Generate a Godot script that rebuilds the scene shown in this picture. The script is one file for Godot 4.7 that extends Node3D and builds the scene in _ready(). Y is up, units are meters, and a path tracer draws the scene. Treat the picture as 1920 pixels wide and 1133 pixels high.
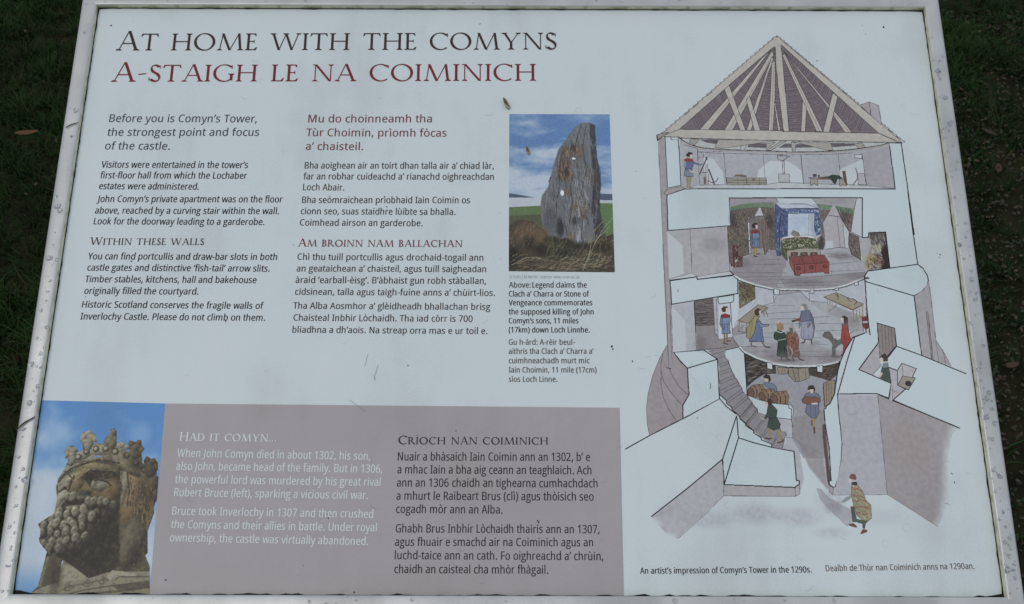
extends Node3D
# A lectern-style information panel in a wet lawn, seen from just above. Sign artwork is laid out in millimetres on the panel.

const PANEL_W := 0.900
const PANEL_H := 0.625
const INK_GAIN := 1.5        # print colours were noted as they look under the grey sky; this takes them back to paint
var sign_node: Node3D
var panel: MeshInstance3D
var panel_at: Transform3D
var rng := RandomNumberGenerator.new()
var names_taken := {}
# canvas of the print being drawn
var cv: Image
var texels := 3.0
var bar_cache := {}

func _ready() -> void:
	# ---- camera
	var cam := Camera3D.new(); cam.name = "camera"
	cam.fov = rad_to_deg(2.0 * atan(566.5 / 2200.0)); cam.near = 0.02; cam.far = 200.0
	cam.position = Vector3(0, 1.53378, 0.91486); cam.rotation_degrees = Vector3(-40, 0, 0)
	var lens := CameraAttributesPhysical.new()
	lens.frustum_focal_length = 12.0 * 2200.0 / 566.5; lens.frustum_focus_distance = 1.19; lens.exposure_aperture = 28.0
	lens.frustum_near = 0.02; lens.frustum_far = 200.0
	cam.attributes = lens
	add_child(cam); cam.current = true
	# ---- sky, light, exposure
	var env := Environment.new()
	env.background_mode = Environment.BG_SKY
	var sm := ProceduralSkyMaterial.new()
	sm.sky_top_color = Color(0.80, 0.836, 0.875); sm.sky_horizon_color = Color(0.70, 0.72, 0.745); sm.sky_curve = 0.25
	sm.ground_bottom_color = Color(0.05, 0.06, 0.04); sm.ground_horizon_color = Color(0.30, 0.33, 0.32)
	sm.sun_angle_max = 1.0
	var sky := Sky.new(); sky.sky_material = sm
	env.sky = sky
	env.tonemap_mode = Environment.TONE_MAPPER_LINEAR
	env.tonemap_exposure = 0.955
	env.sdfgi_enabled = true; env.ssao_enabled = true; env.ssil_enabled = true
	var we := WorldEnvironment.new(); we.name = "world_environment"; we.environment = env
	add_child(we)
	var sun := DirectionalLight3D.new(); sun.name = "sun_behind_cloud"
	sun.light_energy = 0.3; sun.light_angular_distance = 30.0; sun.light_color = Color(1.0, 0.98, 0.95); sun.shadow_enabled = true
	sun.rotation_degrees = Vector3(-58, -42, 0)
	add_child(sun)
	rng.seed = 20417
	build_ground()
	build_sign()
	build_print()
	build_dirt()
	build_raindrops()
	build_leaves()

# ------------------------------------------------------------------ small helpers
func numbered(called: String) -> String:
	if not names_taken.has(called):
		names_taken[called] = 0
		return called
	names_taken[called] += 1
	return "%s_%03d" % [called, names_taken[called]]

func tag(o: Node, label: String, category: String, group := "", kind := "") -> void:
	if label: o.set_meta("label", label)
	if category: o.set_meta("category", category)
	if group: o.set_meta("group", group)
	if kind: o.set_meta("kind", kind)

func piece(called: String, mesh: Mesh, mat: Material, parent: Node) -> MeshInstance3D:
	var o := MeshInstance3D.new()
	o.name = called if parent != self else numbered(called)
	o.mesh = mesh; o.material_override = mat
	parent.add_child(o, true)
	return o

func plain(c: Color, rough := 0.6, metal := 0.0, spec := 0.5) -> StandardMaterial3D:
	var m := StandardMaterial3D.new()
	m.albedo_color = c; m.roughness = rough; m.metallic = metal; m.metallic_specular = spec
	return m

func c8(r: int, g: int, b: int, a := 255) -> Color:   # a print colour as noted -> paint colour
	var c := Color8(r, g, b).srgb_to_linear()
	c = Color(minf(c.r * INK_GAIN, 0.9), minf(c.g * INK_GAIN, 0.9), minf(c.b * INK_GAIN, 0.9)).linear_to_srgb()
	return Color(c.r, c.g, c.b, a / 255.0)

func noise_tex(seed_: int, freq: float, lo: Color, hi: Color, size := 512, oct := 4, mid := -1.0) -> NoiseTexture2D:
	var n := FastNoiseLite.new(); n.seed = seed_; n.frequency = freq; n.fractal_octaves = oct
	var t := NoiseTexture2D.new(); t.width = size; t.height = size; t.seamless = true; t.noise = n
	var g := Gradient.new(); g.set_color(0, lo); g.set_color(1, hi)
	if mid > 0.0: g.set_offset(0, mid); g.set_offset(1, minf(1.0, mid + 0.35))
	t.color_ramp = g
	return t

func at_mm(u: float, v: float, z := 0.0) -> Vector3:   # millimetres on the panel from its upper left corner -> panel space
	return Vector3(u / 1000.0 - PANEL_W / 2.0, PANEL_H / 2.0 - v / 1000.0, z)

func on_panel(u: float, v: float, z := 0.0, spin := 0.0) -> Transform3D:   # the same in the world
	return panel_at * Transform3D(Basis(Vector3.BACK, spin), at_mm(u, v, z))

# ------------------------------------------------------------------ ground, grass
func build_ground() -> void:
	var pm := PlaneMesh.new(); pm.size = Vector2(160, 160)
	var gm := StandardMaterial3D.new()
	gm.albedo_texture = noise_tex(5, 0.02, Color(0.085, 0.09, 0.055), Color(0.18, 0.17, 0.115), 512, 5)
	gm.uv1_triplanar = true; gm.uv1_world_triplanar = true; gm.uv1_scale = Vector3(1.3, 1.3, 1.3); gm.roughness = 1.0; gm.metallic_specular = 0.2
	var g := piece("ground", pm, gm, self)
	tag(g, "dark damp soil under the lawn round the sign", "ground", "", "structure")
	# tufts: curved tapering blades
	var tufts: Array[ArrayMesh] = []
	for k in 5: tufts.append(tuft_mesh(k))
	var patch := FastNoiseLite.new(); patch.seed = 8; patch.frequency = 0.9
	var fine := FastNoiseLite.new(); fine.seed = 18; fine.frequency = 5.0
	var spots: Array = [[], [], [], [], []]
	var tints: Array = [[], [], [], [], []]
	for i in 120000:
		var x := rng.randf_range(-2.7, 2.7); var z := rng.randf_range(-4.6, 1.3)
		var far_out := i >= 64000   # thinner, longer grass on the open lawn further off
		if far_out:
			x = rng.randf_range(-9.0, 9.0); z = rng.randf_range(-13.0, 4.0)
			if absf(x) < 2.7 and z > -4.6 and z < 1.3: continue
		var n := patch.get_noise_2d(x, z); var n2 := fine.get_noise_2d(x, z)
		var bare := 0.0
		if x > 0.35: bare = clampf((x - 0.35) * 1.8, 0, 1) * clampf((z + 1.75) * 2.2, 0, 1) * clampf(0.75 + n * 1.8 + n2 * 0.7, 0, 1)
		if rng.randf() < bare * 0.97 or rng.randf() < clampf(0.12 - n2 * 0.9, 0.0, 0.6): continue
		var k := rng.randi() % 5
		var s := rng.randf_range(0.55, 1.15) * (1.0 + n * 0.35) * (1.7 if far_out else 1.0)
		var b := Basis(Vector3.UP, rng.randf() * TAU).rotated(Vector3(rng.randf() - 0.5, 0, rng.randf() - 0.5).normalized(), rng.randf() * 0.5).scaled(Vector3(s, s * rng.randf_range(0.7, 1.1), s))
		spots[k].append(Transform3D(b, Vector3(x, -0.004, z)))
		var v := clampf(0.95 + n * 0.5 + n2 * 0.55 + rng.randf_range(-0.3, 0.3), 0.35, 1.9)
		var dry := clampf((rng.randf() - 0.86) * 5.0 + bare * 0.5, 0, 1)
		tints[k].append(Color(lerpf(0.0125, 0.046, dry) * v, lerpf(0.034, 0.040, dry) * v, lerpf(0.007, 0.019, dry) * v))
	var gmat := StandardMaterial3D.new(); gmat.vertex_color_use_as_albedo = true; gmat.roughness = 0.75; gmat.metallic_specular = 0.25
	gmat.cull_mode = BaseMaterial3D.CULL_DISABLED; gmat.backlight_enabled = true; gmat.backlight = Color(0.02, 0.04, 0.01)
	var holder := Node3D.new(); holder.name = "grass"; add_child(holder)
	tag(holder, "dark green lawn grass growing round the sign", "grass", "", "stuff")
	for k in 5:
		var mmsh := MultiMesh.new(); mmsh.transform_format = MultiMesh.TRANSFORM_3D; mmsh.use_colors = true
		mmsh.mesh = tufts[k]; mmsh.instance_count = spots[k].size()
		for i in spots[k].size():
			mmsh.set_instance_transform(i, spots[k][i]); mmsh.set_instance_color(i, tints[k][i])
		var mi := MultiMeshInstance3D.new(); mi.name = "grass_tufts"; mi.multimesh = mmsh; mi.material_override = gmat
		mi.set_meta("kind", "stuff")
		holder.add_child(mi, true)
	# moss, bark and dead leaf scraps on the bare soil to the right
	var bit := scrap_mesh()
	var lm := MultiMesh.new(); lm.transform_format = MultiMesh.TRANSFORM_3D; lm.use_colors = true; lm.mesh = bit
	var pl: Array = []
	for i in 42000:
		var x := rng.randf_range(0.3, 2.7); var z := rng.randf_range(-2.2, 0.9)
		if rng.randf() > clampf((x - 0.3) * 2.0, 0, 1): continue
		pl.append(Vector3(x, 0.004 + rng.randf() * 0.012, z))
	for i in 2500: pl.append(Vector3(rng.randf_range(-2.7, 2.7), 0.006 + rng.randf() * 0.02, rng.randf_range(-4.2, 1.0)))
	lm.instance_count = pl.size()
	for i in pl.size():
		var s := rng.randf_range(0.14, 0.42)
		lm.set_instance_transform(i, Transform3D(Basis.from_euler(Vector3(rng.randf_range(-0.6, 0.6), rng.randf() * TAU, rng.randf_range(-0.6, 0.6))).scaled(Vector3(s, s, s)), pl[i]))
		var v := rng.randf_range(0.4, 1.5)
		lm.set_instance_color(i, [Color(0.040, 0.026, 0.016), Color(0.050, 0.036, 0.021), Color(0.021, 0.033, 0.011), Color(0.026, 0.024, 0.014)][rng.randi() % 4] * v)
	var lo := MultiMeshInstance3D.new(); lo.name = "leaf_litter"; lo.multimesh = lm
	var lmat := StandardMaterial3D.new(); lmat.vertex_color_use_as_albedo = true; lmat.roughness = 0.8; lmat.cull_mode = BaseMaterial3D.CULL_DISABLED
	lo.material_override = lmat; add_child(lo)
	tag(lo, "brown scraps of dead leaf and moss on the bare soil right of the sign", "leaf litter", "", "stuff")

func tuft_mesh(k: int) -> ArrayMesh:
	var st := SurfaceTool.new(); st.begin(Mesh.PRIMITIVE_TRIANGLES)
	st.set_color(Color.WHITE)
	for j in 15:
		var a := rng.randf() * TAU; var r := rng.randf() * 0.03
		var base := Vector3(cos(a) * r, 0, sin(a) * r)
		var lean := Vector3(cos(a + rng.randf_range(-1, 1)), 0, sin(a + rng.randf_range(-1, 1))) * rng.randf_range(0.01, 0.05)
		var h := rng.randf_range(0.025, 0.062); var w := rng.randf_range(0.0009, 0.0018)
		var side := lean.cross(Vector3.UP).normalized() * w
		var pts: Array = []
		for t in [0.0, 0.4, 0.75, 1.0]:
			var c: Vector3 = base + lean * (t * t) + Vector3.UP * h * (t - 0.28 * t * t)
			var ww: float = 1.0 - t * t * 0.95
			pts.append([c - side * ww, c + side * ww])
		for t in 3:
			for tri in [[pts[t][0], pts[t + 1][0], pts[t][1]], [pts[t][1], pts[t + 1][0], pts[t + 1][1]]]:
				for p in tri: st.add_vertex(p)
	st.generate_normals()
	return st.commit()

func scrap_mesh() -> ArrayMesh:
	var st := SurfaceTool.new(); st.begin(Mesh.PRIMITIVE_TRIANGLES); st.set_color(Color.WHITE)
	var ring: Array = []
	for i in 7:
		var a := TAU * i / 7.0
		ring.append(Vector3(cos(a) * 0.017 * rng.randf_range(0.6, 1.2), rng.randf_range(-0.003, 0.004), sin(a) * 0.009 * rng.randf_range(0.6, 1.2)))
	for i in 7:
		for p in [Vector3(0, 0.003, 0), ring[i], ring[(i + 1) % 7]]: st.add_vertex(p)
	st.generate_normals()
	return st.commit()

func leaf_mesh(length: float, width: float, curl: float) -> ArrayMesh:
	var st := SurfaceTool.new(); st.begin(Mesh.PRIMITIVE_TRIANGLES)
	var rows: Array = []
	for i in 9:
		var t := i / 8.0
		var w := width * 0.5 * pow(sin(PI * pow(t, 0.8)), 0.75) + 0.0006
		var x := (t - 0.5) * length
		var y := curl * (4.0 * (t - 0.5) * (t - 0.5)) * length
		rows.append([Vector3(x, y + w * 0.7, -w), Vector3(x, y, 0), Vector3(x, y + w * 0.5, w * rng.randf_range(0.85, 1.1))])
	for i in 8:
		for j in 2:
			var q := [rows[i][j], rows[i + 1][j], rows[i + 1][j + 1], rows[i][j + 1]]
			for tri in [[0, 1, 2], [0, 2, 3]]:
				for n in tri: st.add_vertex(q[n])
	st.generate_normals()
	return st.commit()

# ------------------------------------------------------------------ the sign itself
func build_sign() -> void:
	panel_at = Transform3D(Basis(Vector3(0.999995, -0.002645, 0.001780), Vector3(0.002862, 0.498433, -0.866924), Vector3(0.001405, 0.866924, 0.498438)), Vector3(-0.002232, 0.800000, 0.000000))
	sign_node = Node3D.new(); sign_node.name = numbered("information_sign"); add_child(sign_node)
	tag(sign_node, "bilingual visitor information panel with cutaway tower drawing in wet grey metal frame", "sign")
	# frame: four mitred rails of painted aluminium
	var fm := StandardMaterial3D.new()
	fm.albedo_texture = noise_tex(31, 0.006, Color(0.65, 0.66, 0.665), Color(0.77, 0.78, 0.79), 512, 3)
	fm.uv1_triplanar = true; fm.uv1_scale = Vector3(4, 4, 4); fm.roughness = 0.38; fm.metallic = 0.25; fm.metallic_specular = 0.5
	var nn := FastNoiseLite.new(); nn.seed = 3; nn.frequency = 0.05; nn.fractal_octaves = 4
	var nt := NoiseTexture2D.new(); nt.noise = nn; nt.as_normal_map = true; nt.bump_strength = 1.2; nt.seamless = true
	fm.normal_enabled = true; fm.normal_texture = nt; fm.normal_scale = 0.15
	var lip := StandardMaterial3D.new()
	lip.albedo_texture = noise_tex(77, 0.012, Color(0.56, 0.58, 0.44), Color(0.86, 0.86, 0.76), 256, 4, 0.25)
	lip.uv1_triplanar = true; lip.uv1_scale = Vector3(9, 9, 9); lip.roughness = 0.6
	var seal := plain(Color(0.05, 0.05, 0.045), 0.9)
	var w := PANEL_W / 2.0; var h := PANEL_H / 2.0
	var prof := [[0.0000, 0.0062], [0.0007, 0.0069], [0.0020, 0.0072], [0.0121, 0.0072], [0.0141, 0.0067], [0.0157, 0.0055], [0.0168, 0.0035], [0.0174, 0.0008], [0.0174, -0.030], [0.0030, -0.030]]
	for k in 4:
		var st := SurfaceTool.new(); st.begin(Mesh.PRIMITIVE_TRIANGLES)
		for i in prof.size() - 1:
			rail_strip(st, k, w, h, prof[i][0], prof[i][1], prof[i + 1][0], prof[i + 1][1])
		st.generate_normals()
		var rail := piece("frame_rail", st.commit(), fm, sign_node); rail.transform = panel_at
		var sl := SurfaceTool.new(); sl.begin(Mesh.PRIMITIVE_TRIANGLES)
		rail_strip(sl, k, w, h, 0.0, -0.004, 0.0, 0.0062)
		sl.generate_normals()
		var lp := piece("inner_lip", sl.commit(), lip, rail)
		# ragged dark sealant and grime where rail and panel meet
		var gl := SurfaceTool.new(); gl.begin(Mesh.PRIMITIVE_TRIANGLES)
		var gn := FastNoiseLite.new(); gn.seed = 50 + k; gn.frequency = 45.0; gn.fractal_octaves = 4
		var a := corner(k, w, h); var b := corner(k + 1, w, h); var inw := inward(k)
		var steps := 160; var last: Vector3
		for i in steps + 1:
			var t := i / float(steps)
			var p := a.lerp(b, t)
			var gap: float = 0.0009 + maxf(0.0, gn.get_noise_1d(t * (1.0 if k % 2 == 0 else 0.7))) * [0.0014, 0.0012, 0.0030, 0.0014][k]
			var ends := minf(t, 1.0 - t)
			if ends < 0.02: gap += (0.02 - ends) * [0.06, 0.04, 0.16, 0.05][k]
			var qn := p + inw * gap
			if i > 0:
				var p0 := a.lerp(b, t - 1.0 / steps)
				for tri in [[p0, last, qn], [p0, qn, p]]:
					for v in tri: gl.add_vertex(v + Vector3(0, 0, 0.0007 + k * 0.00002))
			last = qn
		gl.generate_normals()
		piece("sealant", gl.commit(), seal, rail)
	# panel
	var bm := BoxMesh.new(); bm.size = Vector3(PANEL_W + 0.004, PANEL_H + 0.004, 0.006)
	var mi := ArrayMesh.new()
	var st2 := SurfaceTool.new(); st2.append_from(bm, 0, Transform3D(Basis(), Vector3(0, 0, -0.003)))
	panel = piece("printed_panel", st2.commit(), plain(c8(171, 180, 184), 0.42, 0.0, 0.35), sign_node)
	panel.transform = panel_at
	new_canvas(900.0, 625.0, 1.6, c8(171, 180, 184)); weather(0, 0)
	sheet("paper_face", [0.0, 0.0, 900.0, 0.0, 900.0, 625.0, 0.0, 625.0], 0, 0, 900, 625, 0.00004, printed())
	# tray under the panel and the two posts that carry it
	var steel := plain(Color(0.36, 0.36, 0.37), 0.5, 0.6)
	var tray := SurfaceTool.new()
	var tb := BoxMesh.new(); tb.size = Vector3(PANEL_W + 0.02, PANEL_H + 0.02, 0.012); tray.append_from(tb, 0, Transform3D(Basis(), Vector3(0, 0, -0.020)))
	var tr := piece("backing_tray", tray.commit(), steel, sign_node); tr.transform = panel_at
	for s in [-1.0, 1.0]:
		var top := panel_at * Vector3(s * 0.28, -0.02, -0.026)
		var pst := SurfaceTool.new()
		var pb := BoxMesh.new(); pb.size = Vector3(0.06, top.y - 0.02, 0.06); pst.append_from(pb, 0, Transform3D(Basis(), Vector3(top.x, pb.size.y / 2.0 - 0.02, top.z)))
		piece("post", pst.commit(), steel, sign_node)

func corner(k: int, w: float, h: float) -> Vector3:   # 0 upper left, 1 upper right, 2 lower right, 3 lower left
	return [Vector3(-w, h, 0), Vector3(w, h, 0), Vector3(w, -h, 0), Vector3(-w, -h, 0)][k % 4]
func inward(k: int) -> Vector3:
	return [Vector3(0, -1, 0), Vector3(-1, 0, 0), Vector3(0, 1, 0), Vector3(1, 0, 0)][k % 4]
func rail_strip(st: SurfaceTool, k: int, w: float, h: float, d0: float, z0: float, d1: float, z1: float) -> void:
	var a0 := corner(k, w + d0, h + d0) + Vector3(0, 0, z0); var b0 := corner(k + 1, w + d0, h + d0) + Vector3(0, 0, z0)
	var a1 := corner(k, w + d1, h + d1) + Vector3(0, 0, z1); var b1 := corner(k + 1, w + d1, h + d1) + Vector3(0, 0, z1)
	st.set_smooth_group(0)
	var long := (b0 - a0).length()
	for tri in [[a0, a1, b1], [a0, b1, b0]]:
		for p in tri: st.add_vertex(p)

# ------------------------------------------------------------------ drawing the flat print
func solid(c: Color) -> Image:
	var key := c.to_rgba32()
	if not bar_cache.has(key):
		var im := Image.create(2048, 1, false, Image.FORMAT_RGBA8); im.fill(c); bar_cache[key] = im
	return bar_cache[key]

func fill(c: Color, flat: Array) -> void:
	var n := flat.size() / 2
	if n < 3: return
	var ys: Array = []; var xs: Array = []
	var lo := 1e9; var hi := -1e9
	for i in n:
		xs.append(flat[i * 2] * texels); ys.append(flat[i * 2 + 1] * texels)
		lo = minf(lo, ys[i]); hi = maxf(hi, ys[i])
	var src := solid(c)
	var wmax := cv.get_width(); var hmax := cv.get_height()
	for y in range(maxi(0, int(ceil(lo - 0.5))), mini(hmax - 1, int(floor(hi - 0.5))) + 1):
		var yc := y + 0.5
		var cut: Array = []
		for i in n:
			var j := (i + 1) % n
			var y0: float = ys[i]; var y1: float = ys[j]
			if (y0 <= yc) != (y1 <= yc): cut.append(xs[i] + (yc - y0) / (y1 - y0) * (xs[j] - xs[i]))
		cut.sort()
		for i in range(0, cut.size() - 1, 2):
			var x0 := maxi(0, int(ceil(cut[i] - 0.5))); var x1 := mini(wmax - 1, int(floor(cut[i + 1] - 0.5)))
			if x1 >= x0: cv.blend_rect(src, Rect2i(0, 0, x1 - x0 + 1, 1), Vector2i(x0, y))

func line(w: float, c: Color, flat: Array) -> void:
	var n := flat.size() / 2
	var hw := maxf(w, 0.4) * 0.5
	for i in n - 1:
		var a := Vector2(flat[i * 2], flat[i * 2 + 1]); var b := Vector2(flat[i * 2 + 2], flat[i * 2 + 3])
		var d := b - a
		if d.length() < 0.01: continue
		d = d.normalized(); var s := Vector2(-d.y, d.x) * hw
		var e := d * hw * 0.5
		fill(c, [a.x + s.x - e.x, a.y + s.y - e.y, b.x + s.x + e.x, b.y + s.y + e.y, b.x - s.x + e.x, b.y - s.y + e.y, a.x - s.x - e.x, a.y - s.y - e.y])

func oval(c: Color, x: float, y: float, rx: float, ry: float) -> void:
	var p: Array = []
	for i in 14: p.append(x + cos(TAU * i / 14.0) * rx); p.append(y + sin(TAU * i / 14.0) * ry)
	fill(c, p)

func soft(c: Color, x: float, y: float, rx: float, ry: float) -> void:   # a wash with a soft rim
	var w := maxi(4, int(rx * 2.0 * texels)); var h := maxi(4, int(ry * 2.0 * texels))
	var im := Image.create(32, 32, false, Image.FORMAT_RGBA8)
	for j in 32:
		for i in 32:
			var r := Vector2((i - 15.5) / 15.5, (j - 15.5) / 15.5).length()
			im.set_pixel(i, j, Color(c.r, c.g, c.b, c.a * smoothstep(1.0, 0.25, r)))
	im.resize(w, h, Image.INTERPOLATE_BILINEAR)
	cv.blend_rect(im, Rect2i(0, 0, w, h), Vector2i(int((x - rx) * texels), int((y - ry) * texels)))

func scribble(flat: Array, count: int, ln: float, w: float, ang: float, spread: float, cols: Array) -> void:
	var poly := PackedVector2Array()
	for i in flat.size() / 2: poly.append(Vector2(flat[i * 2], flat[i * 2 + 1]))
	var bb := Rect2(poly[0], Vector2.ZERO)
	for p in poly: bb = bb.expand(p)
	var done := 0; var tries := 0
	while done < count and tries < count * 12:
		tries += 1
		var p := Vector2(rng.randf_range(bb.position.x, bb.end.x), rng.randf_range(bb.position.y, bb.end.y))
		if not Geometry2D.is_point_in_polygon(p, poly): continue
		var a := ang + rng.randf_range(-spread, spread); var d := Vector2(cos(a), sin(a)) * ln * rng.randf_range(0.3, 0.7)
		var e := p + d; var s := p - d; var bend := Vector2(-d.y, d.x) * rng.randf_range(-0.25, 0.25)
		var col: Color = cols[rng.randi() % cols.size()]; col.a = rng.randf_range(0.5, 1.0)
		if Geometry2D.is_point_in_polygon(e, poly) and Geometry2D.is_point_in_polygon(s, poly):
			line(w, col, [s.x, s.y, p.x + bend.x, p.y + bend.y, e.x, e.y])
		else: line(w, col, [p.x, p.y, p.x + d.x * 0.3, p.y + d.y * 0.3])
		done += 1

func dots(x: float, y: float, count: int, rx: float, ry: float, c: Color) -> void:
	for i in count: oval(c, x + rng.randfn() * rx * 0.4, y + rng.randfn() * ry * 0.4, 0.2, 0.25)

func roof_hatch(tl: Vector2, bl: Vector2, br: Vector2, tr: Vector2) -> void:   # curved courses of the roof seen from inside
	for i in 66:
		var t := i / 66.0 + rng.randf_range(-0.004, 0.004)
		var a := bl.lerp(tl, t); var b := br.lerp(tr, t)
		var sag := (b.x - a.x) * 0.22
		var base := bl.y + (br.y - bl.y) * 0.5
		var prev := a
		for k in range(1, 31):
			var s := k / 30.0
			var e := 2.0 * s - 1.0
			var p := a.lerp(b, s); p.y += sag * sqrt(maxf(0.0, 1.0 - e * e)) + rng.randf_range(-0.12, 0.12)
			if p.y < base + 0.5 and prev.y < base + 0.5 and rng.randf() < 0.9:
				line(0.42, c8(50 + rng.randi() % 20, 46, 50, 230), [prev.x, prev.y, p.x, p.y])
			prev = p

func roof_tiles(a: Vector2, b: Vector2, n: int, side: int) -> void:
	for i in n:
		var p := a.lerp(b, i / float(n)); var q := a.lerp(b, (i + 1.0) / n)
		var d := (q - p); var nrm := Vector2(d.y, -d.x).normalized() * (1.5 if side > 0 else -1.3) * -1.0
		if side > 0: nrm = Vector2(-d.y, d.x).normalized() * 1.6 * signf(-d.x) * -1.0
		if nrm.y > 0: nrm = -nrm
		var r := q + nrm * 1.25; var t := p + nrm * 0.25
		fill(c8(152, 144, 140, 255), [p.x, p.y, t.x, t.y, r.x, r.y, q.x, q.y])
		line(0.42, c8(56, 50, 52, 255), [t.x, t.y, r.x, r.y, q.x, q.y])
		if rng.randf() < 0.3: line(0.6, c8(60, 54, 56, 255), [p.x, p.y, q.x, q.y])

func new_canvas(w_mm: float, h_mm: float, tx: float, c: Color) -> void:
	texels = tx
	cv = Image.create(int(w_mm * tx), int(h_mm * tx), false, Image.FORMAT_RGBA8); cv.fill(c)

func mottle(seed_: int, freq: float, dark: Color, light: Color, strength: float, sx := 1.0) -> void:   # uneven pigment of the print
	var n := FastNoiseLite.new(); n.seed = seed_; n.frequency = freq; n.fractal_octaves = 4
	var w := cv.get_width(); var h := cv.get_height()
	var small := Image.create(w / 2, h / 2, false, Image.FORMAT_RGBA8)
	for j in h / 2:
		for i in w / 2:
			var v := n.get_noise_2d(i * 2.0, j * 2.0 * sx) * 1.8
			var c := dark if v < 0 else light
			small.set_pixel(i, j, Color(c.r, c.g, c.b, minf(absf(v), 1.0) * strength))
	small.resize(w, h, Image.INTERPOLATE_BILINEAR)
	cv.blend_rect(small, Rect2i(0, 0, w, h), Vector2i.ZERO)

func weather(u0: float, v0: float) -> void:   # the same dust, rain haze and rub marks over everything printed
	var broad := FastNoiseLite.new(); broad.seed = 61; broad.frequency = 0.006; broad.fractal_octaves = 5
	var drip := FastNoiseLite.new(); drip.seed = 62; drip.frequency = 0.03; drip.fractal_octaves = 3
	var grit := FastNoiseLite.new(); grit.seed = 63; grit.frequency = 0.35; grit.fractal_octaves = 2
	var w := cv.get_width(); var h := cv.get_height()
	var sw := int(w / texels); var sh := int(h / texels)
	var im := Image.create(sw, sh, false, Image.FORMAT_RGBA8)
	for j in sh:
		for i in sw:
			var u := u0 + i; var v := v0 + j
			var b := broad.get_noise_2d(u, v) * 1.5 + drip.get_noise_2d(u, v * 0.18) * 0.5 + grit.get_noise_2d(u, v) * 0.55
			b -= smoothstep(575.0, 640.0, v) * 0.9
			if b < 0: im.set_pixel(i, j, Color(0.36, 0.36, 0.32, clampf(-b * 0.075, 0, 0.16)))
			else: im.set_pixel(i, j, Color(0.93, 0.93, 0.95, clampf(b * 0.07, 0, 0.10)))
	im.resize(w, h, Image.INTERPOLATE_BILINEAR)
	cv.blend_rect(im, Rect2i(0, 0, w, h), Vector2i.ZERO)

func pigment() -> void:   # granulated watercolour wherever the paper is painted
	var n := FastNoiseLite.new(); n.seed = 71; n.frequency = 0.045; n.fractal_octaves = 4
	var w := cv.get_width(); var h := cv.get_height()
	var d := cv.get_data()
	var p0 := d[0]
	for y in h:
		for x in w:
			var i := (y * w + x) * 4
			if d[i] > p0 - 9: continue
			var g := 1.0 + n.get_noise_2d(x, y) * 0.06
			d[i] = mini(255, int(d[i] * g)); d[i + 1] = mini(255, int(d[i + 1] * g)); d[i + 2] = mini(255, int(d[i + 2] * (g * 0.8 + 0.2)))
	cv = Image.create_from_data(w, h, false, Image.FORMAT_RGBA8, d)

func sheet(called: String, corners: Array, u0: float, v0: float, w_mm: float, h_mm: float, z: float, mat: Material) -> MeshInstance3D:
	var st := SurfaceTool.new(); st.begin(Mesh.PRIMITIVE_TRIANGLES)
	st.set_normal(Vector3.BACK)
	for i in [0, 1, 2, 0, 2, 3]:
		st.set_uv(Vector2((corners[i * 2] - u0) / w_mm, (corners[i * 2 + 1] - v0) / h_mm))
		st.add_vertex(at_mm(corners[i * 2], corners[i * 2 + 1], z))
	st.generate_tangents()
	return piece(called, st.commit(), mat, panel)

func printed(gloss := 0.42) -> StandardMaterial3D:
	cv.convert(Image.FORMAT_RGB8)
	cv.generate_mipmaps()
	var m := plain(Color.WHITE, gloss, 0.0, 0.35)
	m.albedo_texture = ImageTexture.create_from_image(cv)
	return m

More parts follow.
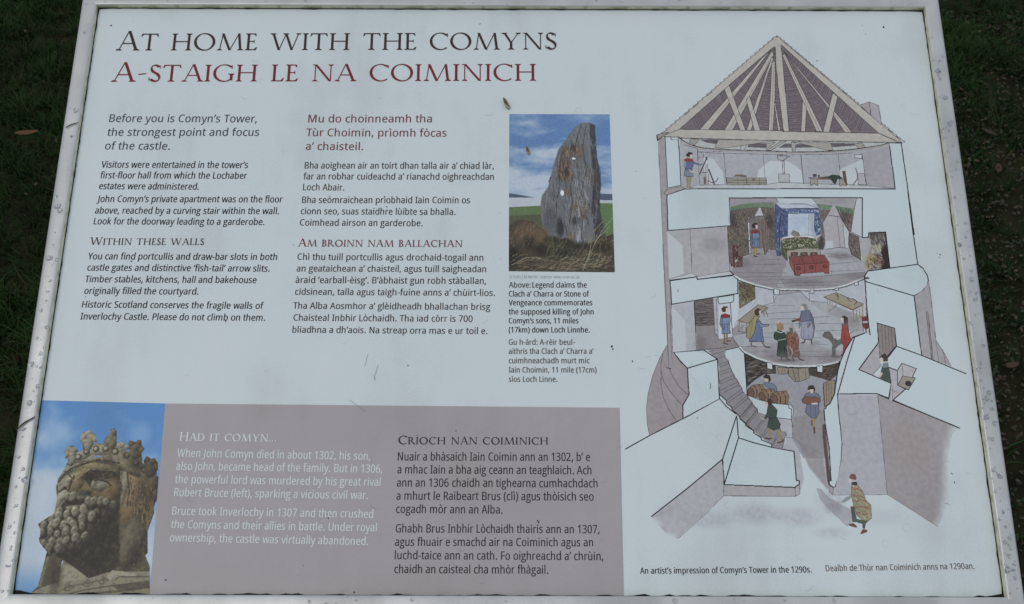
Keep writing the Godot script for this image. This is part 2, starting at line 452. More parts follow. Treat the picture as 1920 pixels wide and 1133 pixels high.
func build_print() -> void:
	# the mauve block along the foot of the panel
	new_canvas(450.0, 190.0, 2.0, c8(138, 133, 136)); weather(110, 443)
	sheet("mauve_text_block", [119.2, 445.1, 556.0, 447.9, 554.8, 631.7, 123.9, 628.8], 110, 443, 450, 190, 0.00015, printed())
	draw_tower()
	sheet("tower_cutaway_drawing", [556.6, 28.0, 893.5, 28.0, 893.5, 584.0, 556.6, 584.0], 556.5, 28, 337.0, 556.0, 0.00012, printed())
	draw_stone()
	sheet("standing_stone_photograph", [448.9, 129.3, 554.5, 129.3, 555.2, 308.2, 449.0, 307.4], 448, 128, 108, 182, 0.00012, printed())
	draw_statue()
	sheet("stone_king_photograph", [-0.3, 442.3, 119.4, 445.1, 124.1, 628.8, -0.3, 625.8], 0, 442, 126, 186, 0.0002, printed())
	lettering("intro_lettering", "intro", [
		["Before you is Comyn’s Tower,", 28.55, 140.35, 183.59, 140.3, 6.7],
		["the strongest point and focus", 28.3, 156.7, 187.05, 156.13, 6.64],
		["of the castle.", 28.01, 172.59, 95.69, 172.66, 6.58],
	])
	lettering("paragraph_lettering", "body", [
		["Visitors were entertained in the tower’s", 26.73, 193.68, 178.37, 193.75, 5.65],
		["first-floor hall from which the Lochaber", 27.14, 205.95, 178.24, 205.84, 5.61],
		["estates were administered.", 27.56, 218.2, 129.98, 218.45, 5.57],
	])
	lettering("paragraph_lettering", "body", [
		["John Comyn’s private apartment was on the floor", 27.19, 232.77, 216.94, 232.58, 5.52],
		["above, reached by a curving stair within the wall.", 26.89, 245.67, 214.38, 245.73, 5.48],
		["Look for the doorway leading to a garderobe.", 27.04, 257.65, 200.3, 257.81, 5.44],
	])
	lettering("paragraph_lettering", "body", [
		["You can find portcullis and draw-bar slots in both", 25.96, 296.04, 215.83, 296.14, 5.32],
		["castle gates and distinctive ‘fish-tail’ arrow slits.", 26.98, 308.19, 209.48, 308.71, 5.28],
		["Timber stables, kitchens, hall and bakehouse", 26.07, 320.66, 197.1, 321.04, 5.25],
		["originally filled the courtyard.", 27.12, 333.02, 140.34, 333.43, 5.21],
	])
	lettering("paragraph_lettering", "body", [
		["Historic Scotland conserves the fragile walls of", 26.7, 347.44, 206.08, 348.29, 5.16],
		["Inverlochy Castle. Please do not climb on them.", 26.74, 359.95, 208.86, 360.79, 5.12],
	])
	lettering("intro_lettering", "introred", [
		["Mu do choinneamh tha", 237.71, 140.1, 367.41, 139.63, 6.71],
		["Tùr Choimin, prìomh fòcas", 236.44, 156.32, 383.24, 156.42, 6.64],
		["a’ chaisteil.", 237.12, 172.4, 296.82, 172.43, 6.58],
	])
	lettering("paragraph_lettering", "gael", [
		["Bha aoighean air an toirt dhan talla air a’ chiad làr,", 237.38, 193.91, 433.03, 193.64, 5.52],
		["far an robhar cuideachd a’ rianachd oighreachdan", 236.86, 206.43, 433.13, 206.16, 5.48],
		["Loch Abair.", 237.31, 218.67, 279.49, 218.89, 5.44],
	])
	lettering("paragraph_lettering", "gael", [
		["Bha seòmraichean prìobhaid Iain Coimin os", 237.15, 233.11, 408.86, 232.81, 5.4],
		["cionn seo, suas staidhre lùibte sa bhalla.", 236.65, 245.65, 394.29, 245.99, 5.36],
		["Coimhead airson an garderobe.", 236.61, 258.28, 361.13, 258.61, 5.32],
	])
	lettering("paragraph_lettering", "gael", [
		["Chì thu tuill portcullis agus drochaid-togail ann", 236.64, 295.9, 423.27, 296.24, 5.21],
		["an geataichean a’ chaisteil, agus tuill saigheadan", 236.67, 308.45, 426.29, 308.55, 5.17],
		["àraid ‘earball-èisg’. B’àbhaist gun robh stàballan,", 236.42, 320.74, 426.21, 321.23, 5.13],
		["cidsinean, talla agus taigh-fuine anns a’ chùirt-lios.", 236.71, 333.22, 435.24, 333.9, 5.09],
	])
	lettering("paragraph_lettering", "gael", [
		["Tha Alba Aosmhor a’ glèidheadh bhallachan brisg", 235.59, 348.03, 430.72, 348.66, 5.05],
		["Chaisteal Inbhir Lòchaidh. Tha iad còrr is 700", 236.85, 360.53, 413.44, 361.22, 5.01],
		["bliadhna a dh’aois. Na streap orra mas e ur toil e.", 236.74, 373, 428.18, 373.9, 4.97],
	])
	lettering("credit_lettering", "tiny", [
		["© Colin J M Martin. Licensor www.scran.ac.uk.", 449.74, 314.88, 520.31, 314.75, 2.4],
	])
	lettering("caption_lettering", "capb", [
		["Above:", 449.24, 324.96, 470.85, 324.89, 4.44],
	])
	lettering("caption_lettering", "cap", [
		["Legend claims the", 472.71, 324.88, 526.61, 324.7, 4.44],
		["Clach a’ Charra or Stone of", 449.28, 334.48, 528.87, 334.21, 4.41],
		["Vengeance commemorates", 449.15, 343.77, 531.86, 343.49, 4.39],
		["the supposed killing of John", 449.19, 353.29, 532.92, 353.01, 4.36],
		["Comyn’s sons, 11 miles", 449.23, 362.65, 517.76, 362.42, 4.34],
		["(17km) down Loch Linnhe.", 449.26, 372.12, 528.65, 371.86, 4.31],
	])
	lettering("caption_lettering", "capg", [
		["Gu h-àrd: A-rèir beul-", 449.31, 384.83, 514, 384.62, 4.28],
		["aithris tha Clach a’ Charra a’", 449.34, 394.13, 532.06, 393.85, 4.26],
		["cuimhneachadh murt mic", 449.38, 403.69, 528.02, 403.43, 4.23],
		["Iain Choimin, 11 mile (17cm)", 449.42, 413.1, 534.61, 412.82, 4.21],
		["sìos Loch Linne.", 449.45, 422.5, 496.39, 422.35, 4.19],
	])
	lettering("paragraph_lettering", "white", [
		["When John Comyn died in about 1302, his son,", 135.91, 497.1, 318.63, 499.59, 5.79],
		["also John, became head of the family. But in 1306,", 136.37, 509.6, 330.62, 511.78, 5.75],
		["the powerful lord was murdered by his great rival", 136.44, 522.15, 329.38, 524.26, 5.7],
		["Robert Bruce (left), sparking a vicious civil war.", 136.99, 534.45, 318.24, 536.73, 5.66],
	])
	lettering("paragraph_lettering", "white", [
		["Bruce took Inverlochy in 1307 and then crushed", 136.78, 551.81, 323.88, 554.2, 5.6],
		["the Comyns and their allies in battle. Under royal", 137.06, 564.18, 327.68, 566.64, 5.55],
		["ownership, the castle was virtually abandoned.", 137.33, 576.36, 320.36, 579.2, 5.51],
	])
	lettering("paragraph_lettering", "black", [
		["Nuair a bhàsaich Iain Coimin ann an 1302, b’ e", 344.84, 500.02, 526.46, 499.96, 5.94],
		["a mhac Iain a bha aig ceann an teaghlaich. Ach", 344.94, 512.34, 527.56, 512.63, 5.89],
		["ann an 1306 chaidh an tighearna cumhachdach", 344.89, 524.87, 533, 524.98, 5.85],
		["a mhurt le Raibeart Brus (clì) agus thòisich seo", 344.99, 537.15, 529.04, 537.42, 5.8],
		["cogadh mòr ann an Alba.", 345.1, 549.48, 443.99, 549.87, 5.76],
	])
	lettering("paragraph_lettering", "black", [
		["Ghabh Brus Inbhir Lòchaidh thairis ann an 1307,", 345.27, 567.51, 533.83, 567.76, 5.69],
		["agus fhuair e smachd air na Coiminich agus an", 345.23, 579.76, 527.66, 579.69, 5.65],
		["luchd-taice ann an cath. Fo oighreachd a’ chrùin,", 345.39, 591.86, 536.7, 592.24, 5.6],
		["chaidh an caisteal cha mhòr fhàgail.", 345.51, 604.35, 486.21, 604.6, 5.56],
	])
	lettering("caption_lettering", "capt", [
		["An artist’s impression of Comyn’s Tower in the 1290s.", 570.28, 604.34, 727.12, 602.72, 4.12],
	])
	lettering("caption_lettering", "captg", [
		["Dealbh de Thùr nan Coiminich anns na 1290an.", 740.39, 601.57, 876.6, 599.05, 4.03],
	])
	carved("title_lettering", "title", "^AT HOME WITH THE COMYNS", 25.52, 53.69, 499.69, 50.59, 21, 1.13)
	carved("title_lettering", "titler", "^A-STAIGH LE NA COIMINICH", 24.98, 92.11, 477.71, 89.13, 20.56, 1.13)
	carved("heading_lettering", "head", "^WITHIN THESE WALLS", 25.95, 280.25, 141.46, 280.03, 7.19, 1.15)
	carved("heading_lettering", "headr", "^AM BROINN NAM BALLACHAN", 236.22, 281.28, 402.34, 281.29, 7.36, 1.15)
	carved("heading_lettering", "headw", "^HAD IT COMYN…", 136.42, 481.56, 229.06, 482.41, 7.25, 1.16)
	carved("heading_lettering", "headk", "^CRÌOCH NAN COIMINICH", 344.57, 484.36, 487.39, 484.27, 7.03, 1.18)

func draw_tower() -> void:
	new_canvas(337.0, 556.0, 3.0, c8(171, 180, 184))
	soft(c8(145, 146, 155, 120), 79.6, 526.9, 31.200000000000003, 12.100000000000001)
	soft(c8(145, 146, 155, 130), 124.5, 521.8, 36.4, 14.3)
	soft(c8(145, 146, 155, 120), 164.0, 524.1, 31.200000000000003, 13.200000000000001)
	soft(c8(145, 146, 155, 90), 192.4, 538.8, 26.0, 7.700000000000001)
	soft(c8(145, 146, 155, 60), 238.4, 523.9, 31.200000000000003, 12.100000000000001)
	soft(c8(145, 146, 155, 90), 195.1, 509.1, 20.8, 16.5)
	soft(c8(145, 146, 155, 80), 40.3, 519.6, 13.52, 9.9)
	fill(c8(148, 149, 156, 200), [94.3, 504.6, 161.3, 504.9, 165.7, 502.3, 170.6, 488.4, 168.4, 454.1, 176.3, 478.1, 193, 500.5, 196.4, 503.6, 247.6, 502.9, 221, 448, 206, 468.7, 194.7, 434.6, 195.4, 421.7, 165.5, 429.2, 163, 449, 157.1, 449.5, 153.2, 460, 152.6, 460.4, 163.5, 462, 163.6, 489.5, 166.2, 490.6, 165.2, 502.3, 161.3, 504.9])
	fill(c8(134, 128, 131, 255), [47.4, 356.7, 40.3, 369.5, 32.5, 387.4, 27.4, 405.1, 25.1, 420.5, 25.1, 434.8, 27.1, 446.4, 59.8, 429.8, 60.2, 417.3, 66.7, 406.5, 66.5, 379.9, 53.7, 363.6, 52.3, 370.5, 51, 354.6])
	line(0.40249999999999997, c8(68, 64, 67, 255), [47.4, 356.7, 40.3, 369.5, 32.5, 387.4, 27.4, 405.1, 25.1, 420.5, 25.1, 434.8, 27.1, 446.4])
	line(0.40249999999999997, c8(52, 47, 48, 255), [43.5, 365.2, 40.8, 375.8, 40.7, 384.2, 43.3, 394.6, 48.9, 404, 54.5, 411.2, 60.2, 417.3])
	line(0.40249999999999997, c8(52, 47, 48, 255), [40.5, 384.2, 40.2, 396.7, 41.7, 409.1, 47.1, 422.5, 53.5, 433.2])
	line(0.40249999999999997, c8(52, 47, 48, 255), [48.9, 380.5, 51.6, 388.4, 57.1, 397.7, 63.8, 405.5, 66.2, 407])
	fill(c8(139, 135, 139, 255), [48, 130, 55.2, 128.2, 55, 186.4, 53.9, 194.9, 53.7, 234.4, 53.3, 288.6, 53.6, 289.1, 53.9, 314.1, 52.4, 369.2, 52.3, 370.5, 48.9, 380.5, 47.8, 378.8, 48.3, 356.7, 47.7, 307.9, 48.3, 191.2, 48.3, 131.6])
	line(0.45999999999999996, c8(68, 64, 67, 255), [47.8, 131, 48.3, 192.3, 48.3, 191.2, 48, 264.3, 48.2, 307.9, 48.5, 279.5, 48.3, 335.3, 48.3, 356.7, 48.5, 379.8])
	line(0.40249999999999997, c8(68, 64, 67, 255), [52.1, 312.6, 51.9, 348.9, 51.7, 369.7, 52.8, 370.7, 52.8, 365.4, 53.3, 348.9, 53.9, 314.1])
	line(0.69, c8(23, 23, 26, 255), [46, 379.6, 50.5, 380.7])
	fill(c8(140, 136, 140, 150), [95.3, 469.8, 26, 524.1, 30.9, 531.1, 39, 539.4, 49.2, 544.5, 94.3, 504.6, 94.8, 495])
	soft(c8(171, 180, 184, 255), 27.0, 531.5, 11.440000000000001, 9.36)
	soft(c8(171, 180, 184, 255), 39.3, 544.2, 13.52, 8.32)
	soft(c8(171, 180, 184, 255), 52.8, 550.0, 9.36, 5.2)
	fill(c8(150, 147, 150, 255), [94.8, 495, 161.5, 496.4, 161.3, 504.9, 94.3, 504.6])
	fill(c8(150, 147, 150, 255), [161.5, 496.4, 166, 493.2, 165.7, 502.3, 161.3, 504.9])
	fill(c8(168, 179, 184, 255), [95.4, 494, 111.7, 449, 126.2, 453.9, 142, 458, 163.5, 462, 163.6, 489.5, 166.2, 490.3, 165.7, 493.2, 161.5, 496.4])
	fill(c8(168, 179, 184, 255), [111.3, 427.5, 111.7, 449, 95.4, 494, 95.3, 469.8])
	fill(c8(168, 179, 184, 255), [111.9, 426.4, 113.7, 429.4, 119.2, 435.5, 126.1, 442.5, 133, 448.6, 142.9, 455, 142.5, 457.7, 126.8, 455, 111.5, 449.1, 112, 427.5])
	line(0.9774999999999999, c8(23, 23, 26, 255), [95.4, 494, 111.7, 449, 111.3, 427.5, 95.3, 469.8, 95.4, 494, 161.5, 496.4, 166, 493.2, 166.2, 490.3, 163.6, 489.7, 163.5, 462, 142, 458, 126.2, 453.9, 111.7, 449])
	line(0.40249999999999997, c8(68, 64, 67, 255), [95.8, 470.3, 94.5, 504.6, 161.3, 504.9, 165.7, 502.3, 166.2, 492.7])
	line(0.40249999999999997, c8(68, 64, 67, 255), [161.7, 496.4, 161.3, 504.9])
	line(0.40249999999999997, c8(106, 96, 96, 255), [94.3, 504.6, 77.6, 520.5, 49.7, 544.5])
	line(0.9774999999999999, c8(23, 23, 26, 255), [95.3, 469.8, 59.7, 498.4, 26, 524.1])
	line(0.9774999999999999, c8(23, 23, 26, 255), [3.8, 460.3, 27.8, 446.8, 65.3, 427.6, 95.9, 410.5, 101.9, 418.2, 110.9, 425.8])
	fill(c8(135, 135, 143, 255), [123.3, 364.6, 128.1, 368.9, 144.2, 374.2, 165, 377.4, 182.4, 377.9, 196.2, 377.3, 215.9, 372, 211.3, 386.8, 207.4, 404.8, 201.9, 415.1, 196, 420.3, 195.4, 421.7, 195.6, 434.6, 197.2, 456.6, 172.1, 468.8, 163.6, 452.2, 163, 449, 165.8, 419.9, 162, 416.2, 145.8, 414.8, 122.8, 406.9])
	fill(c8(123, 119, 121, 170), [165.5, 429.2, 195.4, 421.7, 195.6, 434.6, 197.2, 456.6, 197.1, 468.7, 175.7, 468.8, 168, 453.1, 163.8, 450.4])
	fill(c8(51, 46, 44, 255), [123, 364.6, 144.2, 374.2, 152.3, 376.5, 152.5, 385.1, 140.6, 386.1, 131.1, 391.8, 122.6, 399.4])
	scribble([123.3, 365.1, 144.2, 374.2, 152.3, 376.5, 152.6, 384.2, 140.6, 385.6, 131.1, 390.9, 122.6, 398.5], 150, 7, 0.5, -0.25, 0.4, [c8(26, 24, 23, 255), c8(108, 100, 95, 255), c8(86, 78, 72, 255), c8(123, 117, 113, 255)])
	fill(c8(67, 60, 55, 255), [164.9, 378.4, 192.4, 378.3, 215.4, 372.5, 211.8, 385.9, 203.9, 392.5, 195.1, 389.7, 184.4, 386.9])
	scribble([185, 379.3, 214.8, 373.4, 211.8, 385.9, 204, 391.6, 195.1, 388.8, 185.3, 386.9], 90, 6, 0.5, -0.3, 0.6, [c8(35, 31, 30, 255), c8(104, 93, 81, 255), c8(53, 48, 46, 255)])
	fill(c8(133, 122, 108, 255), [153.9, 378.9, 164, 379.4, 163.5, 385.5, 154.3, 385.9])
	line(0.40249999999999997, c8(42, 39, 40, 255), [153.9, 378.9, 164, 379.4, 163.5, 385.5, 154.3, 385.9, 153.9, 378.9])
	line(0.345, c8(68, 64, 67, 255), [158.5, 379.2, 158, 385.9])
	line(0.345, c8(68, 64, 67, 255), [161.2, 379.2, 160.7, 385.6])
	fill(c8(122, 113, 101, 255), [164.4, 379.4, 174, 379.8, 174.3, 393.1, 170.1, 393.6, 164.3, 387])
	line(0.40249999999999997, c8(42, 39, 40, 255), [164.4, 379.4, 174, 379.8, 174.3, 393.1, 170.1, 393.6, 164.3, 387, 164.4, 379.4])
	fill(c8(130, 122, 109, 255), [174, 379.8, 184.1, 379.3, 184.6, 389.3, 174.2, 393.4])
	line(0.40249999999999997, c8(42, 39, 40, 255), [174, 379.8, 184.1, 379.3, 184.6, 389.3, 174.2, 393.4, 174, 379.8])
	line(0.45999999999999996, c8(68, 64, 67, 255), [180.9, 379.5, 180.8, 391.2])
	line(0.45999999999999996, c8(68, 64, 67, 255), [168.5, 379.3, 171, 393.6])
	fill(c8(128, 117, 104, 255), [196.8, 395.4, 202.2, 392.1, 208.6, 391.6, 206.8, 405.7, 201.9, 415.1, 198.1, 417, 196.1, 418.9])
	line(0.40249999999999997, c8(42, 39, 40, 255), [196.8, 395.4, 202.2, 392.1, 208.6, 391.6, 206.8, 405.7, 201.9, 415.1, 198.1, 417, 196.1, 418.9, 196.8, 395.4])
	line(0.345, c8(76, 67, 62, 255), [200.2, 393.5, 198.8, 414.2])
	line(0.345, c8(76, 67, 62, 255), [202.5, 393.5, 201.1, 414.2])
	line(0.345, c8(76, 67, 62, 255), [204.8, 393.5, 203.3, 414.2])
	line(0.575, c8(89, 72, 70, 255), [197.3, 395.9, 196.6, 418.9])
	fill(c8(101, 111, 129, 255), [139.1, 394.6, 143.7, 394.2, 149, 395.6, 151.9, 399.3, 151.9, 403.1, 146.7, 402.2, 140.7, 397.5])
	line(0.40249999999999997, c8(42, 39, 40, 255), [139.1, 394.6, 143.7, 394.2, 149, 395.6, 151.9, 399.3, 151.9, 403.1, 146.7, 402.2, 140.7, 397.5, 139.1, 394.6])
	fill(c8(45, 41, 40, 255), [139.6, 388, 142.4, 385.9, 146, 387, 146.8, 391.8, 144.5, 394.6, 144.4, 390.4, 140.3, 389.9])
	fill(c8(166, 154, 148, 255), [140.3, 389.9, 144.4, 390.4, 143.7, 394.2, 141.4, 393.7])
	fill(c8(118, 98, 81, 255), [122.9, 402.1, 128.5, 396.8, 138.3, 396, 140.5, 401.4, 138.8, 408.3, 128.4, 409.6, 123.3, 406.8])
	line(0.40249999999999997, c8(42, 39, 40, 255), [122.9, 402.1, 128.5, 396.8, 138.3, 396, 140.5, 401.4, 138.8, 408.3, 128.4, 409.6, 123.3, 406.8, 122.9, 402.1])
	fill(c8(95, 74, 63, 255), [122.9, 403, 125.4, 399.5, 128.7, 400.6, 129.8, 404.9, 128.1, 409.2, 124, 407.2])
	line(0.40249999999999997, c8(42, 39, 40, 255), [122.9, 403, 125.4, 399.5, 128.7, 400.6, 129.8, 404.9, 128.1, 409.2, 124, 407.2, 122.9, 403])
	line(0.6325, c8(23, 23, 26, 255), [130, 397.6, 132.6, 402.2, 131.8, 408.3])
	line(0.575, c8(23, 23, 26, 255), [134.9, 396.4, 137.5, 402.2, 136.7, 408.3])
	line(0.345, c8(141, 127, 110, 255), [130.5, 400.6, 138, 399.5])
	fill(c8(118, 98, 81, 255), [133.9, 406.2, 139.3, 401.2, 148.5, 400.5, 150.6, 405.5, 149.1, 412.2, 139, 413.3, 134.3, 410.7])
	line(0.40249999999999997, c8(42, 39, 40, 255), [133.9, 406.2, 139.3, 401.2, 148.5, 400.5, 150.6, 405.5, 149.1, 412.2, 139, 413.3, 134.3, 410.7, 133.9, 406.2])
	fill(c8(95, 74, 63, 255), [133.8, 407.1, 136.2, 403.8, 139.3, 404.9, 140.4, 408.9, 138.7, 412.9, 135, 411.1])
	line(0.40249999999999997, c8(42, 39, 40, 255), [133.8, 407.1, 136.2, 403.8, 139.3, 404.9, 140.4, 408.9, 138.7, 412.9, 135, 411.1, 133.8, 407.1])
	line(0.6325, c8(23, 23, 26, 255), [140.6, 401.9, 143.1, 406.3, 142.4, 412.2])
	line(0.575, c8(23, 23, 26, 255), [145.3, 400.8, 147.7, 406.3, 146.9, 412.2])
	line(0.345, c8(141, 127, 110, 255), [141.1, 404.9, 148.2, 403.8])
	fill(c8(118, 98, 81, 255), [145, 408.7, 150.7, 403.4, 160.7, 402.5, 162.9, 408, 161.3, 415.2, 150.5, 416.3, 145.3, 413.6])
	line(0.40249999999999997, c8(42, 39, 40, 255), [145, 408.7, 150.7, 403.4, 160.7, 402.5, 162.9, 408, 161.3, 415.2, 150.5, 416.3, 145.3, 413.6, 145, 408.7])
	fill(c8(95, 74, 63, 255), [144.9, 409.7, 147.4, 406.1, 150.8, 407.3, 152, 411.6, 150.2, 415.9, 146.1, 414])
	line(0.40249999999999997, c8(42, 39, 40, 255), [144.9, 409.7, 147.4, 406.1, 150.8, 407.3, 152, 411.6, 150.2, 415.9, 146.1, 414, 144.9, 409.7])
	line(0.6325, c8(23, 23, 26, 255), [152.2, 404.1, 154.8, 408.9, 154, 415.2])
	line(0.575, c8(23, 23, 26, 255), [157.2, 403, 159.8, 408.9, 159, 415.2])
	line(0.345, c8(141, 127, 110, 255), [152.7, 407.3, 160.4, 406.1])
	fill(c8(168, 179, 184, 255), [123.2, 407.1, 134.3, 411.6, 145.8, 414.8, 162, 416.4, 162.1, 419.9, 164.4, 420.4, 163.4, 430.9, 149.3, 429.2, 140.4, 427.4, 131.6, 424.2, 126.6, 417.7, 126.3, 414.9])
	line(0.575, c8(42, 39, 40, 255), [123.2, 407.1, 134.3, 411.6, 145.8, 414.8, 162, 416.4, 162.1, 419.9, 164.4, 420.4, 163.4, 430.9, 149.3, 429.2, 140.4, 427.4, 131.6, 424.2, 126.6, 417.7, 126.3, 414.9, 123.2, 407.1])
	fill(c8(155, 156, 162, 255), [149.3, 429.2, 163.4, 430.9, 164, 436.6, 163.5, 449, 157.6, 448.7, 157.6, 443.5, 152.7, 442.6])
	line(0.40249999999999997, c8(42, 39, 40, 255), [149.3, 429.2, 163.4, 430.9, 164, 436.6, 163.5, 449, 157.6, 448.7, 157.6, 443.5, 152.7, 442.6, 149.3, 429.2])
	line(0.575, c8(92, 85, 81, 255), [162.2, 413.4, 165.9, 418, 166.1, 423.6, 164, 431, 164.3, 438.4])
	fill(c8(124, 121, 126, 255), [87.1, 362.5, 102.4, 359.7, 103.9, 368.2, 106.7, 371.9, 108.8, 379.8, 111.4, 386.6, 115.5, 393.4, 118.5, 400.6, 123.1, 406.8, 127.1, 414, 131.5, 420.2, 131.5, 424.7, 140.3, 428.3, 148.6, 437.6, 152.7, 442.6, 157.6, 443.5, 153.2, 460, 142.6, 457.9, 142.9, 455, 133, 448.6, 126.3, 442.2, 119.2, 434.4, 114.1, 429.8, 110.8, 425.2, 107.2, 421.3, 102.3, 412.5, 96.2, 405.9, 97.3, 378.8, 96.2, 370.9])
	line(0.40249999999999997, c8(70, 66, 69, 255), [88.1, 362.8, 102.4, 359.7])
	line(0.40249999999999997, c8(70, 66, 69, 255), [91.4, 366.1, 103.8, 362.4])
	line(0.40249999999999997, c8(70, 66, 69, 255), [94.2, 369.8, 103.9, 368.2])
	line(0.40249999999999997, c8(70, 66, 69, 255), [97.4, 376.2, 106.9, 372.4])
	line(0.40249999999999997, c8(70, 66, 69, 255), [97.3, 378.8, 106.7, 375.1])
	line(0.40249999999999997, c8(70, 66, 69, 255), [97.2, 384, 108.8, 380])
	line(0.40249999999999997, c8(70, 66, 69, 255), [97.3, 386.6, 109.1, 382.9])
	line(0.40249999999999997, c8(70, 66, 69, 255), [97.2, 393.4, 111.7, 386.6])
	line(0.40249999999999997, c8(70, 66, 69, 255), [97.1, 396, 111.9, 389.7])
	line(0.40249999999999997, c8(70, 66, 69, 255), [96.9, 402.8, 115.3, 393.4])
	line(0.40249999999999997, c8(70, 66, 69, 255), [97.2, 405.9, 115.2, 397])
	line(0.40249999999999997, c8(70, 66, 69, 255), [102.3, 412.5, 118.5, 400.6])
	line(0.40249999999999997, c8(70, 66, 69, 255), [102.6, 415.6, 118.6, 403.7])
	line(0.40249999999999997, c8(70, 66, 69, 255), [107.3, 420.2, 123.1, 406.8])
	line(0.40249999999999997, c8(70, 66, 69, 255), [108.7, 421.8, 122.8, 410.4])
	line(0.40249999999999997, c8(70, 66, 69, 255), [113.7, 429.4, 127.1, 414])
	line(0.40249999999999997, c8(70, 66, 69, 255), [114.5, 431.4, 126.8, 417.6])
	line(0.40249999999999997, c8(70, 66, 69, 255), [119.2, 435.5, 131.4, 421.7])
	line(0.40249999999999997, c8(70, 66, 69, 255), [120.1, 437, 131.3, 424.2])
	line(0.40249999999999997, c8(70, 66, 69, 255), [114.1, 429.3, 126.7, 416.3])
	line(0.40249999999999997, c8(70, 66, 69, 255), [114.6, 428.4, 126.8, 414.9])
	line(0.40249999999999997, c8(70, 66, 69, 255), [119.6, 434.4, 131.7, 421.9])
	line(0.40249999999999997, c8(70, 66, 69, 255), [119.5, 436.3, 131.9, 420])
	line(0.40249999999999997, c8(70, 66, 69, 255), [126.3, 442.2, 140.4, 427.4])
	line(0.40249999999999997, c8(70, 66, 69, 255), [127.1, 444.1, 140.2, 429.3])
	line(0.40249999999999997, c8(70, 66, 69, 255), [133.3, 448.2, 144.5, 432.9])
	line(0.40249999999999997, c8(70, 66, 69, 255), [134.8, 448.6, 146.1, 435.7])
	line(0.40249999999999997, c8(70, 66, 69, 255), [142.7, 457.3, 152.7, 443.1])
	line(0.40249999999999997, c8(70, 66, 69, 255), [144.2, 455.4, 149.1, 443.1])
	line(0.40249999999999997, c8(70, 66, 69, 255), [152.3, 459.5, 157.6, 444])
	line(0.5175, c8(47, 44, 47, 255), [102.4, 359.7, 104.1, 362.4, 103.9, 368.2, 106.9, 371.9, 107, 375.1, 108.8, 379.8, 109.1, 382.9, 111.7, 386.6, 111.9, 389.7, 115.3, 393.4, 115.2, 397, 118.5, 400.6, 118.6, 403.7, 123.1, 406.8, 122.9, 409.9, 127.1, 414, 126.8, 417.6, 131.5, 420.7, 131.8, 420.9, 131.6, 424.2, 140.4, 427.4])
	line(0.8049999999999999, c8(23, 23, 26, 255), [96.2, 406.4, 102.3, 412.5, 102.6, 415.6, 107.4, 419.2, 107.4, 421.5, 113.8, 427.4, 114.1, 429.9, 119.2, 435, 119.6, 437.5, 126.2, 442, 114.1, 429.8, 119.2, 434.4, 119.4, 437.2, 126.3, 441.8, 126.6, 444.5, 133, 448.6, 133.3, 450.9, 142.9, 455, 142.5, 457.7])
	fill(c8(168, 179, 184, 255), [104.3, 361.7, 118.2, 358.1, 122.9, 363.4, 122.1, 406.8, 118.7, 402.7, 118.5, 400.1, 115.4, 393.9, 111.7, 386.6, 108.8, 379.8, 106.9, 371.9, 103.9, 368.2])
	line(0.69, c8(23, 23, 26, 255), [103.8, 361.7, 118.2, 358.4, 118.4, 360.2])
	line(0.575, c8(23, 23, 26, 255), [122.7, 363.7, 122.6, 406.8])
	fill(c8(168, 179, 184, 255), [53.7, 363.6, 83.1, 361.4, 96.2, 370.9, 66.5, 379.9])
	fill(c8(168, 179, 184, 255), [66.5, 379.9, 96.2, 370.9, 95.9, 410.5, 59.8, 429.8, 60.2, 417.3, 66.7, 406.5])
	line(0.9774999999999999, c8(23, 23, 26, 255), [53.6, 363.8, 83.1, 361.4, 96.2, 370.9, 95.9, 410.5])
	line(0.9774999999999999, c8(23, 23, 26, 255), [96.2, 370.9, 66.5, 380.1, 66.7, 406.5, 60.2, 417.3, 59.8, 430.1])
	line(0.9774999999999999, c8(23, 23, 26, 255), [66.5, 380.1, 60.3, 373.6, 53.6, 363.8])
	fill(c8(159, 162, 169, 255), [121.7, 289.3, 155.9, 298.3, 145.4, 295.9, 192, 299.3, 218.4, 297.7, 248, 287.6, 247.4, 317.5, 247.4, 348.9, 242.9, 343.6, 231.3, 348, 216.1, 372.2, 204, 375.1, 176.3, 377.6, 149, 374.8, 140.1, 371.5, 150.3, 374.2, 122.5, 363.2, 118.7, 358.4, 112.4, 348.7, 114.7, 333.1, 118.7, 329.2])
	fill(c8(148, 149, 155, 255), [157.9, 305.4, 182.6, 300, 191.6, 309.8, 207.8, 311.7, 236.2, 326.5, 242.9, 343.6, 231.3, 348, 216.1, 372.2, 204, 375.1, 176.3, 377.6, 149, 374.8, 140.1, 371.5, 150.3, 374.2, 122.5, 363.2, 118.7, 358.4, 112.4, 348.7, 112.4, 340, 118.4, 333.1, 154.8, 313.2])
	fill(c8(124, 120, 124, 140), [112.9, 340, 118.3, 335, 127.9, 343.8, 112.9, 347.8])
	fill(c8(124, 121, 124, 150), [191.6, 309.8, 207.8, 311.7, 242.7, 326.4, 244, 332.3, 230.1, 332.4, 210.4, 324.6, 199.6, 319.7])
	fill(c8(131, 126, 130, 170), [141.3, 354.1, 178.3, 353, 219.8, 362.6, 216.1, 372.2, 204, 375.1, 176.3, 377.6, 149, 374.8, 140.1, 371.5, 150.3, 374.2, 134.5, 369.9, 122.5, 363.2, 118.7, 358.4, 151.6, 356.4])
	line(0.322, c8(95, 92, 97, 255), [144, 315.9, 156.2, 314.9, 175.8, 314.8])
	line(0.322, c8(95, 92, 97, 255), [143.5, 323.8, 156.6, 322.8, 180, 321.2])
	line(0.322, c8(95, 92, 97, 255), [148.7, 329.2, 178.4, 328.6, 210.2, 326.1])
	line(0.322, c8(95, 92, 97, 255), [142.7, 334.6, 170.6, 334.1, 222.6, 333.4])
